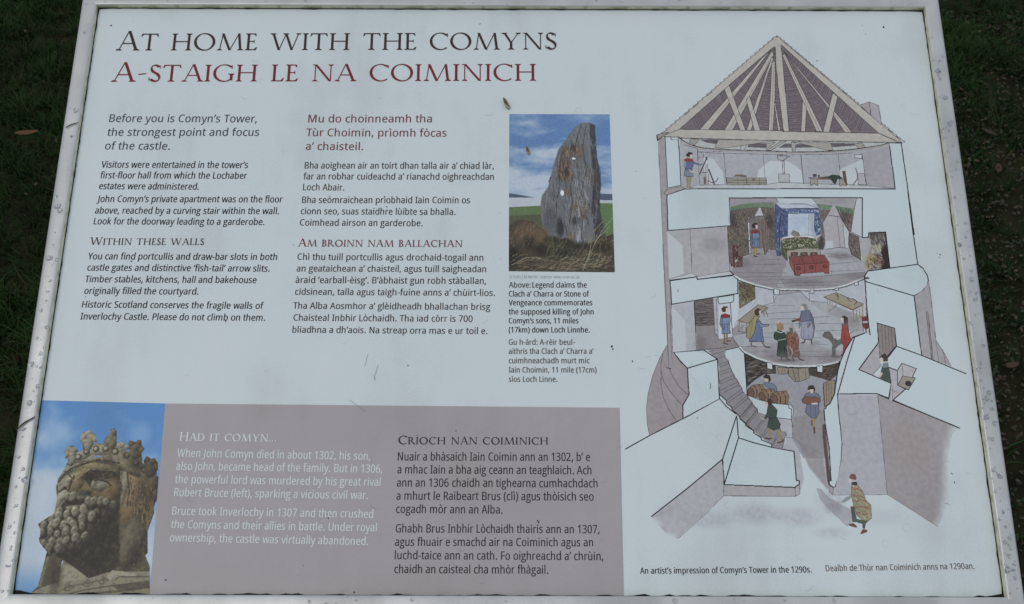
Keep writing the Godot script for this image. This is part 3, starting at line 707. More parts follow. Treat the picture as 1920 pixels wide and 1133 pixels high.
	line(0.322, c8(95, 92, 97, 255), [151.4, 342.4, 179.2, 341.9, 239.5, 340.2])
	line(0.322, c8(95, 92, 97, 255), [141.7, 348.3, 155.6, 348.3, 199, 348.1])
	line(0.322, c8(95, 92, 97, 255), [189.1, 355.9, 205.7, 355.4, 205.7, 355.4])
	line(0.322, c8(95, 92, 97, 255), [140.8, 361.9, 154.5, 362.3, 206.9, 362.6])
	line(0.322, c8(95, 92, 97, 255), [140.3, 368.6, 156.9, 368.1, 216.6, 367.4])
	line(0.322, c8(95, 92, 97, 255), [114, 344.8, 132.6, 343.8, 152.5, 343.7])
	line(0.322, c8(95, 92, 97, 255), [118.7, 357.9, 136.2, 357.4, 151.5, 357.8])
	line(0.322, c8(95, 92, 97, 255), [122.9, 363.7, 140.4, 363.2, 151.1, 363.6])
	line(0.45999999999999996, c8(68, 64, 67, 255), [155.9, 299.9, 155.5, 311.9, 144.1, 315.4])
	line(0.345, c8(68, 64, 67, 255), [155.5, 311.9, 158.3, 305.4])
	line(0.40249999999999997, c8(68, 64, 67, 255), [161.7, 303.9, 182.6, 300, 191.2, 309.8, 208.7, 311.7])
	line(0.345, c8(68, 64, 67, 255), [191.4, 300.8, 190.9, 309.8])
	fill(c8(141, 137, 142, 255), [162.5, 299.9, 180.7, 300, 162.2, 303.4])
	fill(c8(90, 84, 68, 255), [122.1, 289.3, 137.8, 294.3, 137.3, 307.8, 120.8, 318.3])
	scribble([122.3, 289.8, 137.6, 294.3, 137.1, 307.3, 121, 317.3], 130, 3, 0.6, 1.2, 1.2, [c8(102, 57, 54, 255), c8(63, 76, 57, 255), c8(131, 125, 108, 255), c8(44, 40, 36, 255)])
	scribble([121.2, 311.3, 137.3, 304.3, 137, 307.8, 121, 317.8], 26, 2, 0.6, 0.5, 1, [c8(137, 145, 125, 255)])
	line(0.345, c8(68, 64, 67, 255), [137.8, 294.3, 137.3, 307.8, 120.8, 318.3])
	fill(c8(165, 170, 176, 255), [53.9, 314.6, 76.4, 310.7, 76.2, 361.6, 53.1, 363.9])
	fill(c8(143, 142, 148, 130), [54.3, 315.5, 76.4, 311.3, 75.2, 361.6, 66, 362.4, 66.6, 331.3])
	fill(c8(89, 83, 83, 255), [76.4, 310.7, 95.3, 307.4, 95.3, 336.1, 76.5, 336.4])
	scribble([76.9, 311.5, 95.2, 308.4, 95.1, 335.6, 76.7, 336], 70, 9, 0.4, -0.05, 0.12, [c8(42, 39, 40, 255), c8(123, 117, 115, 255)])
	line(0.45999999999999996, c8(44, 41, 42, 255), [77, 323.4, 95.8, 322.7])
	line(0.45999999999999996, c8(44, 41, 42, 255), [76.9, 325.4, 95.7, 324.7])
	line(0.45999999999999996, c8(44, 41, 42, 255), [76.7, 328.3, 95.6, 327.7])
	line(0.45999999999999996, c8(44, 41, 42, 255), [76.6, 331.3, 95.4, 330.6])
	line(0.45999999999999996, c8(44, 41, 42, 255), [76.5, 334, 95.2, 333.4])
	line(0.45999999999999996, c8(44, 41, 42, 255), [76.3, 336.2, 95.1, 335.5])
	fill(c8(122, 117, 120, 255), [76.7, 336.4, 95.5, 336.1, 96.9, 345.4, 98.9, 350.7, 112, 347.8, 118.7, 357.9, 104.2, 361.4, 83.5, 361.6, 76.6, 361.6])
	soft(c8(87, 81, 82, 110), 81.1, 354.7, 10, 12)
	fill(c8(153, 154, 160, 255), [95.9, 307.4, 100.5, 306.9, 98.7, 350.5, 97.3, 345.7, 95.5, 345.7])
	line(0.45999999999999996, c8(68, 64, 67, 255), [95.6, 307.4, 95.4, 339, 95.3, 345.7, 97.3, 345.7, 98.7, 350.7])
	line(0.40249999999999997, c8(68, 64, 67, 255), [98.7, 308.4, 97.5, 345.7])
	fill(c8(169, 174, 179, 255), [100.6, 306.9, 113, 312.4, 112.4, 347.8, 98.7, 350.5])
	line(0.40249999999999997, c8(68, 64, 67, 255), [98.7, 350.7, 112.4, 348, 112.3, 312.4])
	fill(c8(168, 179, 184, 255), [100.5, 306.4, 116.1, 303.9, 116, 309.4, 114.7, 311.6, 101.9, 313.6, 100.4, 311.9])
	line(0.69, c8(42, 39, 40, 255), [100.5, 306.4, 116.1, 303.9, 116, 309.4, 114.7, 311.6, 101.9, 313.6, 100.4, 311.9, 100.5, 306.4])
	line(0.45999999999999996, c8(23, 23, 26, 255), [76.4, 310.7, 76.2, 361.6])
	line(0.45999999999999996, c8(68, 64, 67, 255), [76.6, 361.6, 104.4, 358.9])
	line(0.5175, c8(68, 64, 67, 255), [113, 339, 112.4, 347.8, 114.4, 353.6, 118.7, 358.4])
	fill(c8(168, 179, 184, 255), [53.6, 289.1, 80.6, 284.6, 80.9, 287.5, 117.8, 283.1, 121.3, 287.8, 120.4, 302.4, 53.9, 314.1])
	line(0.9774999999999999, c8(23, 23, 26, 255), [53.6, 289.1, 80.6, 284.6, 80.9, 287.5, 117.8, 283.1, 121.3, 287.8, 120.4, 302.4, 53.9, 314.1, 53.6, 289.1])
	fill(c8(130, 122, 109, 255), [118.6, 331.1, 139.7, 314.3, 149.1, 317, 128.6, 333.8])
	line(0.40249999999999997, c8(42, 39, 40, 255), [118.6, 331.1, 139.7, 314.3, 149.1, 317, 128.6, 333.8, 118.6, 331.1])
	line(0.575, c8(84, 73, 58, 255), [118.5, 331.3, 128.6, 333.8, 149.1, 317.4])
	line(0.9199999999999999, c8(109, 97, 80, 255), [119.9, 332.6, 118.8, 341.9])
	line(0.9199999999999999, c8(109, 97, 80, 255), [126.7, 334, 125.6, 343.3])
	line(0.575, c8(74, 63, 54, 255), [117.4, 342.1, 127, 343.6])
	line(1.035, c8(109, 97, 80, 255), [146.3, 319.2, 148.6, 326.6])
	line(0.8049999999999999, c8(109, 97, 80, 255), [144.3, 321.2, 144.9, 326.1])
	line(0.575, c8(109, 97, 80, 255), [122.6, 333.1, 121.8, 339, 124.8, 335])
	fill(c8(136, 129, 114, 255), [205.7, 305.7, 218.1, 301.2, 244.3, 313.1, 232.8, 319.1])
	line(0.40249999999999997, c8(42, 39, 40, 255), [205.7, 305.7, 218.1, 301.2, 244.3, 313.1, 232.8, 319.1, 205.7, 305.7])
	line(0.8049999999999999, c8(117, 104, 77, 255), [205.7, 306.3, 232.7, 319.8, 244, 314.1])
	line(0.9199999999999999, c8(122, 112, 90, 255), [208.8, 309.2, 208.1, 319.1])
	line(0.9199999999999999, c8(122, 112, 90, 255), [211.2, 310.2, 210.3, 317.7])
	line(0.9199999999999999, c8(122, 112, 90, 255), [213.4, 311.7, 212.8, 316.7])
	line(0.9199999999999999, c8(122, 112, 90, 255), [233.6, 320.1, 233, 330.9])
	line(0.9199999999999999, c8(122, 112, 90, 255), [236.9, 319.5, 235.9, 329.4])
	line(0.9199999999999999, c8(122, 112, 90, 255), [239.8, 318.1, 239.3, 328.4])
	line(0.9199999999999999, c8(122, 112, 90, 255), [242.9, 315.6, 242.1, 325.5])
	line(0.9199999999999999, c8(122, 112, 90, 255), [208.1, 319.1, 217.9, 313.7])
	line(0.9199999999999999, c8(122, 112, 90, 255), [233, 331.2, 242.9, 325])
	line(0.69, c8(68, 64, 67, 255), [208.8, 321.1, 216.8, 315.7])
	line(0.8049999999999999, c8(77, 70, 65, 255), [217.5, 303.2, 220.4, 306.2, 218.8, 308.7])
	line(0.8049999999999999, c8(77, 70, 65, 255), [228.8, 306.7, 230.4, 309.6, 232.6, 310.8])
	line(0.8049999999999999, c8(77, 70, 65, 255), [233.9, 307.1, 236.6, 308.6, 237.7, 311.1, 235.2, 313.6])
	line(0.8049999999999999, c8(77, 70, 65, 255), [219, 301.7, 219.7, 304.7])
	fill(c8(99, 53, 51, 255), [240.9, 326.4, 246.5, 325.9, 247.1, 338.2, 243.7, 340.2, 240.8, 336.3])
	line(0.8049999999999999, c8(69, 35, 35, 255), [241.6, 328.4, 241.3, 341.2])
	line(0.8049999999999999, c8(62, 32, 32, 255), [245.1, 326.4, 243.8, 343.1])
	fill(c8(158, 158, 160, 255), [241.3, 331.4, 246.5, 330.9, 246.6, 332.8, 241.7, 333.3])
	line(1.035, c8(64, 40, 40, 255), [246.9, 317.5, 246.5, 326.4])
	fill(c8(106, 94, 72, 255), [103.7, 344.3, 105.5, 344.3, 104.8, 354.1, 103.3, 354.1])
	fill(c8(106, 94, 72, 255), [106.1, 344.3, 107.9, 344.3, 107.2, 352.6, 105.9, 352.6])
	line(1.265, c8(75, 55, 48, 255), [103.3, 354.4, 107.2, 355.5])
	line(1.15, c8(75, 55, 48, 255), [106.3, 352.6, 110.1, 351.9])
	fill(c8(104, 119, 142, 255), [102, 326.8, 111, 326.8, 111.2, 331.8, 110, 334.8, 110.4, 344.3, 102, 344.8, 102.8, 334.8, 101.3, 331.9])
	line(0.40249999999999997, c8(42, 39, 40, 255), [102, 326.8, 111, 326.8, 111.2, 331.8, 110, 334.8, 110.4, 344.3, 102, 344.8, 102.8, 334.8, 101.3, 331.9, 102, 326.8])
	line(0.40249999999999997, c8(27, 27, 33, 255), [102.7, 335, 110, 334.6])
	fill(c8(122, 139, 165, 140), [103, 327.8, 110.4, 327.8, 109.9, 330.9, 103, 330.9])
	line(0.345, c8(62, 71, 84, 255), [105.3, 335.3, 104.2, 344.3])
	line(0.345, c8(62, 71, 84, 255), [108.1, 335.3, 108.1, 344.3])
	fill(c8(94, 107, 127, 255), [102, 327, 100.4, 334.8, 103.2, 340.3, 104.2, 339.3, 102.6, 334.3, 103.7, 328.9])
	line(0.345, c8(42, 39, 40, 255), [102, 327, 100.4, 334.8, 103.2, 340.3, 104.2, 339.3, 102.6, 334.3, 103.7, 328.9, 102, 327])
	fill(c8(105, 49, 52, 255), [101.9, 325.1, 106, 323.4, 111.4, 325, 111.4, 327.6, 106.6, 328.7, 102, 327.6])
	fill(c8(59, 49, 43, 255), [103, 318.3, 105.5, 315.9, 108.8, 315.9, 110.1, 317.8, 107.8, 317.8, 107, 321.9, 103.8, 322.1])
	fill(c8(179, 167, 160, 255), [107.3, 318, 109.9, 318.2, 109.3, 322.1, 107.2, 322.5])
	fill(c8(90, 103, 133, 255), [136.9, 327.1, 141.6, 333, 142.4, 348.6, 143, 353, 128.3, 352.6, 130.8, 342.8])
	line(0.40249999999999997, c8(42, 39, 40, 255), [136.9, 327.1, 141.6, 333, 142.4, 348.6, 143, 353, 128.3, 352.6, 130.8, 342.8, 136.9, 327.1])
	fill(c8(130, 126, 90, 255), [135.1, 326.1, 140.7, 326.1, 137.1, 331.1, 133.9, 343.8, 129.3, 350.6, 125.8, 347.7, 126.9, 338.9])
	line(0.40249999999999997, c8(42, 39, 40, 255), [135.1, 326.1, 140.7, 326.1, 137.1, 331.1, 133.9, 343.8, 129.3, 350.6, 125.8, 347.7, 126.9, 338.9, 135.1, 326.1])
	fill(c8(106, 119, 145, 255), [137.1, 331.1, 142.4, 335, 148.9, 334.5, 148.6, 336.4, 140.4, 337.9])
	line(0.345, c8(42, 39, 40, 255), [137.1, 331.1, 142.4, 335, 148.9, 334.5, 148.6, 336.4, 140.4, 337.9, 137.1, 331.1])
	fill(c8(53, 45, 40, 255), [135.5, 321.2, 138.5, 317.7, 142.1, 319.2, 141.4, 323.2, 138.4, 326.1, 135.7, 324.7])
	fill(c8(174, 160, 153, 255), [139.9, 320.7, 142.1, 320.2, 141.8, 323.7, 139.9, 324.2])
	line(1.035, c8(74, 58, 50, 255), [130, 353.5, 130.3, 356.9, 134.4, 357.9])
	line(1.035, c8(74, 58, 50, 255), [140.3, 352.5, 144, 358.3, 148.6, 358.8])
	line(0.45999999999999996, c8(97, 94, 65, 255), [133.4, 331.1, 129.5, 347.7])
	line(0.45999999999999996, c8(94, 56, 56, 255), [128.3, 352.1, 143, 353])
	line(0.345, c8(65, 75, 101, 255), [139.6, 335, 140.3, 352.5])
	fill(c8(94, 98, 115, 255), [181.9, 320.7, 190.3, 319.7, 193.3, 328.6, 193.8, 338.4, 191.1, 349.1, 188.6, 350.9, 181.3, 350.1, 179.3, 346.2, 181.2, 334.5, 178, 338.9, 179, 332.6])
	line(0.40249999999999997, c8(42, 39, 40, 255), [181.9, 320.7, 190.3, 319.7, 193.3, 328.6, 193.8, 338.4, 191.1, 349.1, 188.6, 350.9, 181.3, 350.1, 179.3, 346.2, 181.2, 334.5, 178, 338.9, 179, 332.6, 181.9, 320.7])
	fill(c8(118, 122, 144, 255), [181.6, 332.5, 190.3, 331.5, 192.1, 340.3, 190.6, 349.6, 181.3, 349.6, 179.6, 346.2])
	line(0.345, c8(72, 76, 94, 255), [183.6, 333.5, 181.8, 349.1])
	line(0.345, c8(72, 76, 94, 255), [187.4, 332.5, 186.9, 349.6])
	fill(c8(117, 112, 108, 255), [181.9, 314.8, 184.4, 312.8, 187.6, 313.8, 188.7, 318.7, 186.1, 320.2, 185, 316.8])
	fill(c8(179, 167, 160, 255), [181.5, 315.8, 184.4, 315.3, 184.8, 319.2, 181.7, 319.9])
	fill(c8(100, 52, 53, 255), [180.3, 327.8, 180.8, 331.1, 174.9, 331.6, 175.1, 329.6])
	fill(c8(61, 52, 50, 255), [171.3, 330.6, 175.6, 329.6, 175.4, 331.8, 172.1, 332.6])
	line(0.345, c8(23, 23, 26, 255), [181, 331.6, 190.8, 330.1])
	fill(c8(85, 58, 55, 255), [186, 337.4, 189.2, 332.5, 190.2, 334.5, 187.3, 338.9])
	line(1.38, c8(85, 61, 52, 255), [183.1, 350.9, 182.4, 353, 179.6, 354])
	line(1.38, c8(85, 61, 52, 255), [189.5, 350.9, 189.4, 355.1])
	line(0.45999999999999996, c8(59, 62, 76, 255), [190.6, 321.7, 193.1, 336.4, 190.5, 350.1])
	fill(c8(46, 59, 51, 255), [153.1, 344.4, 157.1, 340.5, 163.4, 342.4, 165.7, 348.2, 164.5, 357.9, 165.1, 368.1, 158.7, 368.6, 154.2, 367.1, 156.7, 352.1, 152.7, 349.7])
	line(0.40249999999999997, c8(42, 39, 40, 255), [153.1, 344.4, 157.1, 340.5, 163.4, 342.4, 165.7, 348.2, 164.5, 357.9, 165.1, 368.1, 158.7, 368.6, 154.2, 367.1, 156.7, 352.1, 152.7, 349.7, 153.1, 344.4])
	line(0.45999999999999996, c8(29, 38, 32, 255), [158.5, 352.1, 156.9, 367.6])
	line(0.45999999999999996, c8(29, 38, 32, 255), [162.2, 352.1, 162.4, 367.6])
	fill(c8(137, 110, 85, 255), [156.5, 335.6, 160, 332.4, 163.3, 334.6, 163.5, 339.5, 159.8, 341.4, 156.2, 340.5])
	line(0.9199999999999999, c8(170, 170, 168, 255), [154.7, 341.4, 159.7, 343.4, 163.9, 341.9])
	line(0.575, c8(170, 170, 168, 255), [156.7, 351.4, 164.7, 349.7])
	line(1.265, c8(59, 44, 41, 255), [159.1, 368.6, 158.4, 371.4])
	line(1.265, c8(59, 44, 41, 255), [162.8, 368.5, 166.2, 371.4])
	fill(c8(103, 69, 61, 255), [166.1, 343.4, 172.8, 341.4, 176.2, 344.3, 177.1, 350.1, 175.9, 359.8, 177.2, 366.6, 172.4, 368.5, 167, 367.6, 165.8, 359.9, 164.8, 348.2])
	line(0.40249999999999997, c8(42, 39, 40, 255), [166.1, 343.4, 172.8, 341.4, 176.2, 344.3, 177.1, 350.1, 175.9, 359.8, 177.2, 366.6, 172.4, 368.5, 167, 367.6, 165.8, 359.9, 164.8, 348.2, 166.1, 343.4])
	scribble([166.2, 344.3, 175.8, 344.3, 177.1, 350.1, 175.9, 359.8, 176.8, 366.1, 168, 367.1, 166, 358.9], 50, 2, 0.5, 1.4, 0.6, [c8(137, 108, 98, 255), c8(69, 41, 39, 255), c8(149, 128, 117, 255)])
	fill(c8(135, 136, 140, 255), [167.3, 340.4, 170.6, 334.1, 173.3, 335, 174.6, 341.4, 172.6, 343.3])
	fill(c8(93, 78, 71, 255), [168.8, 338.5, 172.1, 338, 172.2, 342.4, 168.9, 342.9])
	line(1.265, c8(70, 49, 43, 255), [169.7, 368.5, 170.3, 372.4])
	line(1.38, c8(70, 49, 43, 255), [174.8, 367.5, 176.8, 370.9, 180.2, 371.8])
	line(0.8049999999999999, c8(156, 145, 133, 255), [167.8, 357.9, 170.1, 363.7, 167.8, 368.5])
	fill(c8(86, 84, 83, 255), [200.4, 346.9, 203.2, 342.7, 207.4, 342, 209.9, 345.2, 211.3, 349.5, 215.4, 351, 220.2, 349, 220.6, 353.9, 214.8, 356.8, 212.5, 359.7, 211.5, 368.4, 209.1, 368.9, 210.3, 360.7, 209.1, 353.9, 206.2, 350, 202.7, 348.6])
	line(0.45999999999999996, c8(45, 42, 43, 255), [200.4, 346.9, 203.2, 342.7, 207.4, 342, 209.9, 345.2, 211.3, 349.5, 219.7, 349])
	line(1.38, c8(79, 76, 77, 255), [209.4, 357.8, 209.4, 363.6, 208.1, 367.9])
	line(0.575, c8(68, 64, 66, 255), [227, 344.6, 231, 341.7])
	scribble([206.7, 344.2, 210.1, 348.1, 215.3, 352, 220, 350.5, 214.9, 355.8, 210.3, 355.8], 26, 1.6, 0.35, 1.2, 0.6, [c8(116, 113, 113, 255), c8(54, 51, 53, 255)])
	fill(c8(128, 59, 55, 255), [221.1, 334.4, 226.7, 333.9, 226.7, 343.2, 228.4, 350, 222.7, 361.6, 218.5, 366.4, 220.3, 357.7, 218.7, 350])
	line(0.40249999999999997, c8(42, 39, 40, 255), [221.1, 334.4, 226.7, 333.9, 226.7, 343.2, 228.4, 350, 222.7, 361.6, 218.5, 366.4, 220.3, 357.7, 218.7, 350, 221.1, 334.4])
	line(0.45999999999999996, c8(82, 33, 33, 255), [222.5, 344.1, 221.9, 359.7])
	fill(c8(51, 41, 40, 255), [221.2, 326.5, 224.3, 325.3, 227.3, 327.5, 227.5, 332.4, 225.7, 334.4, 223, 333.9, 222.8, 328.5])
	fill(c8(179, 167, 160, 255), [220.3, 328, 222.9, 327.5, 222.8, 332.4, 220.7, 331.9])
	fill(c8(179, 167, 160, 255), [213.3, 348.1, 218.5, 347.1, 218.8, 349, 213.7, 349.5])
	line(0.9199999999999999, c8(128, 59, 55, 255), [219.7, 344.2, 218.9, 348.1])
	line(1.15, c8(59, 44, 41, 255), [218.6, 365.5, 217.1, 366.6])
	line(1.9549999999999998, c8(178, 182, 185, 255), [118.7, 358.4, 122.5, 363.2, 134.5, 369.4, 150.3, 374.7, 149, 375.1, 162.6, 377.2, 176.3, 377.9, 194.6, 377.3, 205.8, 375.1, 216.1, 372.2])
	line(0.8624999999999999, c8(23, 23, 26, 255), [118.4, 359.9, 122.4, 364.4, 134.4, 370.9, 148.7, 376.1, 148.9, 376.4, 162.5, 378.6, 176.1, 379.2, 194.5, 378.7, 205.7, 376.6, 215.5, 373.9])
	fill(c8(173, 180, 184, 255), [144.1, 373.9, 149.5, 374.8, 149.3, 381.5, 144.1, 380.1])
	line(0.575, c8(23, 23, 26, 255), [144.1, 373.9, 149.5, 374.8, 149.3, 381.5, 144.1, 380.1, 144.1, 373.9])
	fill(c8(173, 180, 184, 255), [192.3, 377.5, 198.3, 377, 197.5, 383.9, 192.4, 383.6])
	line(0.575, c8(23, 23, 26, 255), [192.3, 377.5, 198.3, 377, 197.5, 383.9, 192.4, 383.6, 192.3, 377.5])
	fill(c8(149, 147, 154, 255), [118, 197.9, 254.7, 197.1, 250.2, 241.6, 248.8, 241.9, 246.8, 266.1, 251.7, 278.3, 247.4, 284.4, 229.7, 292.5, 216.2, 296, 192.6, 298.1, 169.2, 297.2, 155.6, 296.3, 139, 292.3, 126.2, 287.3, 117.5, 282.8, 114, 278.3, 113.7, 267.6, 113.6, 230.5, 118, 228.9])
	fill(c8(166, 172, 180, 255), [166.2, 198, 203, 197.9, 207.2, 204.4, 171.6, 204.5, 170.2, 209.3])
	fill(c8(165, 168, 174, 255), [248.8, 197.9, 254.3, 197.9, 250, 241.1, 239.4, 235.2])
	fill(c8(138, 134, 140, 255), [118.2, 198.4, 166.2, 198.2, 170.2, 208.8, 163.9, 203.3, 150, 202.8, 132.5, 204.2, 119, 207.4])
	fill(c8(142, 139, 144, 255), [202.9, 198.3, 248.8, 198.1, 245.4, 209.6, 207.3, 204.2])
	line(0.40249999999999997, c8(23, 23, 26, 255), [166.2, 198, 170.2, 209])
	line(0.40249999999999997, c8(68, 64, 67, 255), [203, 197.9, 207.4, 204.4])
	line(0.40249999999999997, c8(23, 23, 26, 255), [248.8, 197.4, 245.2, 209.6, 239.4, 235.2, 249.8, 241.1])
	fill(c8(130, 126, 131, 255), [114.5, 278.3, 127.7, 264, 136.5, 259.9, 161.5, 254.6, 171.9, 262.8, 169.2, 298.2, 155.6, 296.3, 139, 292.3, 126.2, 287.3, 117.5, 282.8])
	fill(c8(146, 146, 153, 255), [191.4, 255.5, 210.5, 254.4, 236.2, 253.3, 247.3, 266.6, 251.7, 278.3, 247.4, 284.4, 229.7, 292.5, 216.2, 296, 192.6, 298.1, 169.2, 297.2, 160.1, 294.2, 171.4, 269.9])
	fill(c8(124, 119, 123, 150), [160.8, 284.1, 198.6, 283, 251.7, 278.8, 247.4, 284.4, 229.7, 292.5, 216.2, 296, 192.6, 298.1, 169.2, 297.2])
	fill(c8(125, 119, 124, 150), [217.4, 262.6, 238.5, 259, 243.5, 266.6, 224.6, 265.7])
	line(0.322, c8(94, 90, 96, 255), [119.1, 279.8, 170.6, 280.1])
	line(0.322, c8(94, 90, 96, 255), [141.7, 266.5, 170.2, 265.4])
	line(0.322, c8(94, 90, 96, 255), [137.6, 271.1, 169.4, 270.9])
	line(0.322, c8(94, 90, 96, 255), [121.6, 284.8, 173.1, 284.1])
	line(0.322, c8(94, 90, 96, 255), [130.8, 288.3, 173.8, 287.1, 250.8, 278.8])
	line(0.322, c8(94, 90, 96, 255), [142.7, 293.3, 175.4, 290.6, 234.6, 289.4])
	line(0.322, c8(94, 90, 96, 255), [171.3, 294.2, 220.2, 293])
	line(0.322, c8(94, 90, 96, 255), [214.7, 270.8, 246.3, 267.1])
	line(0.322, c8(94, 90, 96, 255), [214, 278.4, 251, 276.8])
	line(0.322, c8(94, 90, 96, 255), [213.6, 262.6, 233.8, 259.5])
	line(0.322, c8(94, 90, 96, 255), [210.1, 258.5, 238.2, 262.5])
	fill(c8(92, 84, 79, 255), [118.7, 212.7, 131.2, 209.8, 149.6, 208.3, 163.5, 209, 161.9, 249.5, 161.5, 255.2, 155.3, 255.7, 157.6, 230.9, 151.8, 218.3, 149.3, 205.7, 142.7, 217.3, 136, 225.2, 135.5, 259.9, 127.8, 263, 115.7, 274.2, 113.7, 267.6, 114.1, 230.2, 118, 229.1])
	scribble([118.7, 212.7, 131.2, 209.8, 143.3, 208.9, 141.2, 218.4, 136, 225.2, 134.6, 259.9, 127.8, 263, 115.7, 273.7, 113.7, 267.6, 114.1, 230.2, 118, 229.1], 420, 2.2, 0.42, 1.35, 0.5, [c8(51, 46, 44, 255), c8(131, 123, 113, 255), c8(115, 105, 96, 255), c8(68, 63, 65, 255), c8(126, 113, 104, 255), c8(40, 37, 36, 255)])
	scribble([150.1, 208.3, 163.5, 209, 161.3, 254.6, 155.8, 254.7, 157.4, 232.9, 152.2, 218.3], 110, 2.2, 0.42, 1.35, 0.5, [c8(51, 46, 44, 255), c8(131, 123, 113, 255), c8(115, 105, 96, 255), c8(68, 63, 65, 255), c8(126, 113, 104, 255), c8(40, 37, 36, 255)])
	fill(c8(160, 163, 168, 255), [149.2, 206.2, 151.8, 217.8, 142.9, 218.1])
	fill(c8(108, 99, 99, 255), [142.6, 218.4, 151.6, 218.1, 157.2, 232.9, 155.6, 251.6, 150.7, 260.3, 136.5, 259.3, 137.4, 225.2])
	scribble([143.1, 218.6, 151.3, 218.5, 156.5, 232.9, 138.2, 235.1, 137.6, 225.7], 40, 4, 0.35, 1.5, 0.1, [c8(76, 67, 67, 255), c8(122, 114, 113, 255)])
	fill(c8(134, 132, 136, 255), [137.3, 254.7, 149.3, 253.7, 149.8, 259.8, 137, 259.9])
	fill(c8(110, 96, 90, 255), [149.5, 222.5, 153.9, 221.3, 157.3, 231.4, 155.1, 253.6, 150.2, 260.6, 149.1, 249.5])
	line(0.40249999999999997, c8(42, 39, 40, 255), [149.5, 222.5, 153.9, 221.3, 157.3, 231.4, 155.1, 253.6, 150.2, 260.6, 149.1, 249.5, 149.5, 222.5])
	line(0.345, c8(72, 60, 57, 255), [151.4, 223.6, 150.1, 257.8])
	line(0.345, c8(72, 60, 57, 255), [153.3, 223.6, 152, 257.8])
	line(0.345, c8(72, 60, 57, 255), [155, 223.6, 153.7, 257.7])
	fill(c8(178, 182, 185, 255), [135.3, 225.2, 136.9, 224.9, 136.1, 259.3, 134.6, 259.7])
	line(0.40249999999999997, c8(23, 23, 26, 255), [135.3, 225.2, 136.9, 224.9, 136.1, 259.3, 134.6, 259.7, 135.3, 225.2])
	line(0.45999999999999996, c8(23, 23, 26, 255), [137.1, 225.2, 142.7, 218.1, 151.6, 218])
	line(0.40249999999999997, c8(68, 64, 67, 255), [149.2, 206.2, 142.7, 218.1])
	line(0.40249999999999997, c8(68, 64, 67, 255), [149.2, 206.2, 152, 218.1, 157.2, 232.9])
	fill(c8(128, 119, 76, 255), [139.4, 252.2, 141.1, 252.2, 140.3, 261.5, 138.9, 261.5])
	fill(c8(128, 119, 76, 255), [141.7, 252.2, 143.4, 252.2, 142.6, 260.1, 141.4, 260.1])
	line(1.265, c8(75, 55, 48, 255), [138.9, 261.8, 142.6, 262.9])
	line(1.15, c8(75, 55, 48, 255), [141.8, 260.1, 145.2, 259.4])
	fill(c8(98, 111, 135, 255), [138.1, 236, 146.3, 236, 146.4, 240.7, 145.3, 243.5, 145.6, 252.2, 137.8, 252.8, 138.6, 243.5, 137.4, 240.7])
	line(0.40249999999999997, c8(42, 39, 40, 255), [138.1, 236, 146.3, 236, 146.4, 240.7, 145.3, 243.5, 145.6, 252.2, 137.8, 252.8, 138.6, 243.5, 137.4, 240.7, 138.1, 236])
	line(0.40249999999999997, c8(27, 27, 33, 255), [138.6, 243.7, 145.3, 243.3])
	fill(c8(114, 129, 158, 140), [138.9, 237, 145.8, 236.9, 145.2, 239.7, 138.9, 239.8])
	line(0.345, c8(58, 66, 81, 255), [141, 244, 140, 252.2])
	line(0.345, c8(58, 66, 81, 255), [143.6, 244, 143.5, 252.2])
	fill(c8(87, 99, 121, 255), [138.1, 236.2, 136.5, 243.5, 139, 248.5, 139.9, 247.7, 138.5, 243, 139.5, 237.9])
	line(0.345, c8(42, 39, 40, 255), [138.1, 236.2, 136.5, 243.5, 139, 248.5, 139.9, 247.7, 138.5, 243, 139.5, 237.9, 138.1, 236.2])
	fill(c8(106, 46, 51, 255), [138, 234.4, 141.8, 232.8, 146.6, 234.3, 146.6, 236.7, 142.3, 237.7, 138, 236.7])
	fill(c8(45, 41, 40, 255), [139, 228, 141.4, 225.7, 144.3, 225.7, 145.6, 227.6, 143.4, 227.6, 142.7, 231.3, 139.7, 231.5])
	fill(c8(179, 167, 160, 255), [143, 227.8, 145.3, 228, 144.8, 231.5, 142.9, 231.8])
	line(0.8049999999999999, c8(52, 46, 45, 255), [130.3, 252.7, 136.1, 244.9])
	fill(c8(70, 47, 45, 255), [118.1, 250.7, 123.9, 249.6, 124, 263, 127.3, 263, 126.6, 273.2, 123.7, 274.2, 117.6, 274.2])
	scribble([117.9, 250.7, 124.3, 249.6, 124.2, 263, 127.6, 263, 126.6, 274.2, 117.6, 274.2], 60, 2.4, 0.5, 1.4, 0.9, [c8(101, 55, 51, 255), c8(49, 33, 33, 255), c8(150, 144, 138, 255)])
	line(0.8049999999999999, c8(94, 49, 46, 255), [118, 264, 117.6, 274.7])
	line(0.8049999999999999, c8(94, 49, 46, 255), [124.2, 263, 123.7, 275.2])
	line(0.69, c8(94, 49, 46, 255), [127.4, 260.9, 127.1, 273.7])
	line(0.575, c8(94, 49, 46, 255), [117.8, 271.2, 126.9, 269.6])
	fill(c8(160, 158, 156, 255), [119.8, 266.1, 122.4, 265.5, 121.9, 268.6, 119.8, 269.1])
	fill(c8(95, 85, 81, 255), [123.1, 253.7, 127.9, 253.7, 127.4, 260.9, 123.6, 260.9])
	line(0.45999999999999996, c8(68, 64, 67, 255), [128.3, 261.9, 138.5, 258.8])
	fill(c8(92, 111, 91, 255), [119, 207.7, 132.5, 204.2, 150, 202.8, 163.9, 202.8, 163.5, 208.8, 149.6, 208.3, 131.2, 209.8, 118.7, 212.7])
	scribble([119.3, 208.4, 132.5, 204.7, 149.9, 203.4, 163.6, 203.3, 163.2, 208.3, 149.6, 207.8, 131.2, 209.1, 119.1, 211.9], 44, 4, 0.5, 1.5, 0.12, [c8(113, 129, 108, 255), c8(63, 80, 64, 255)])
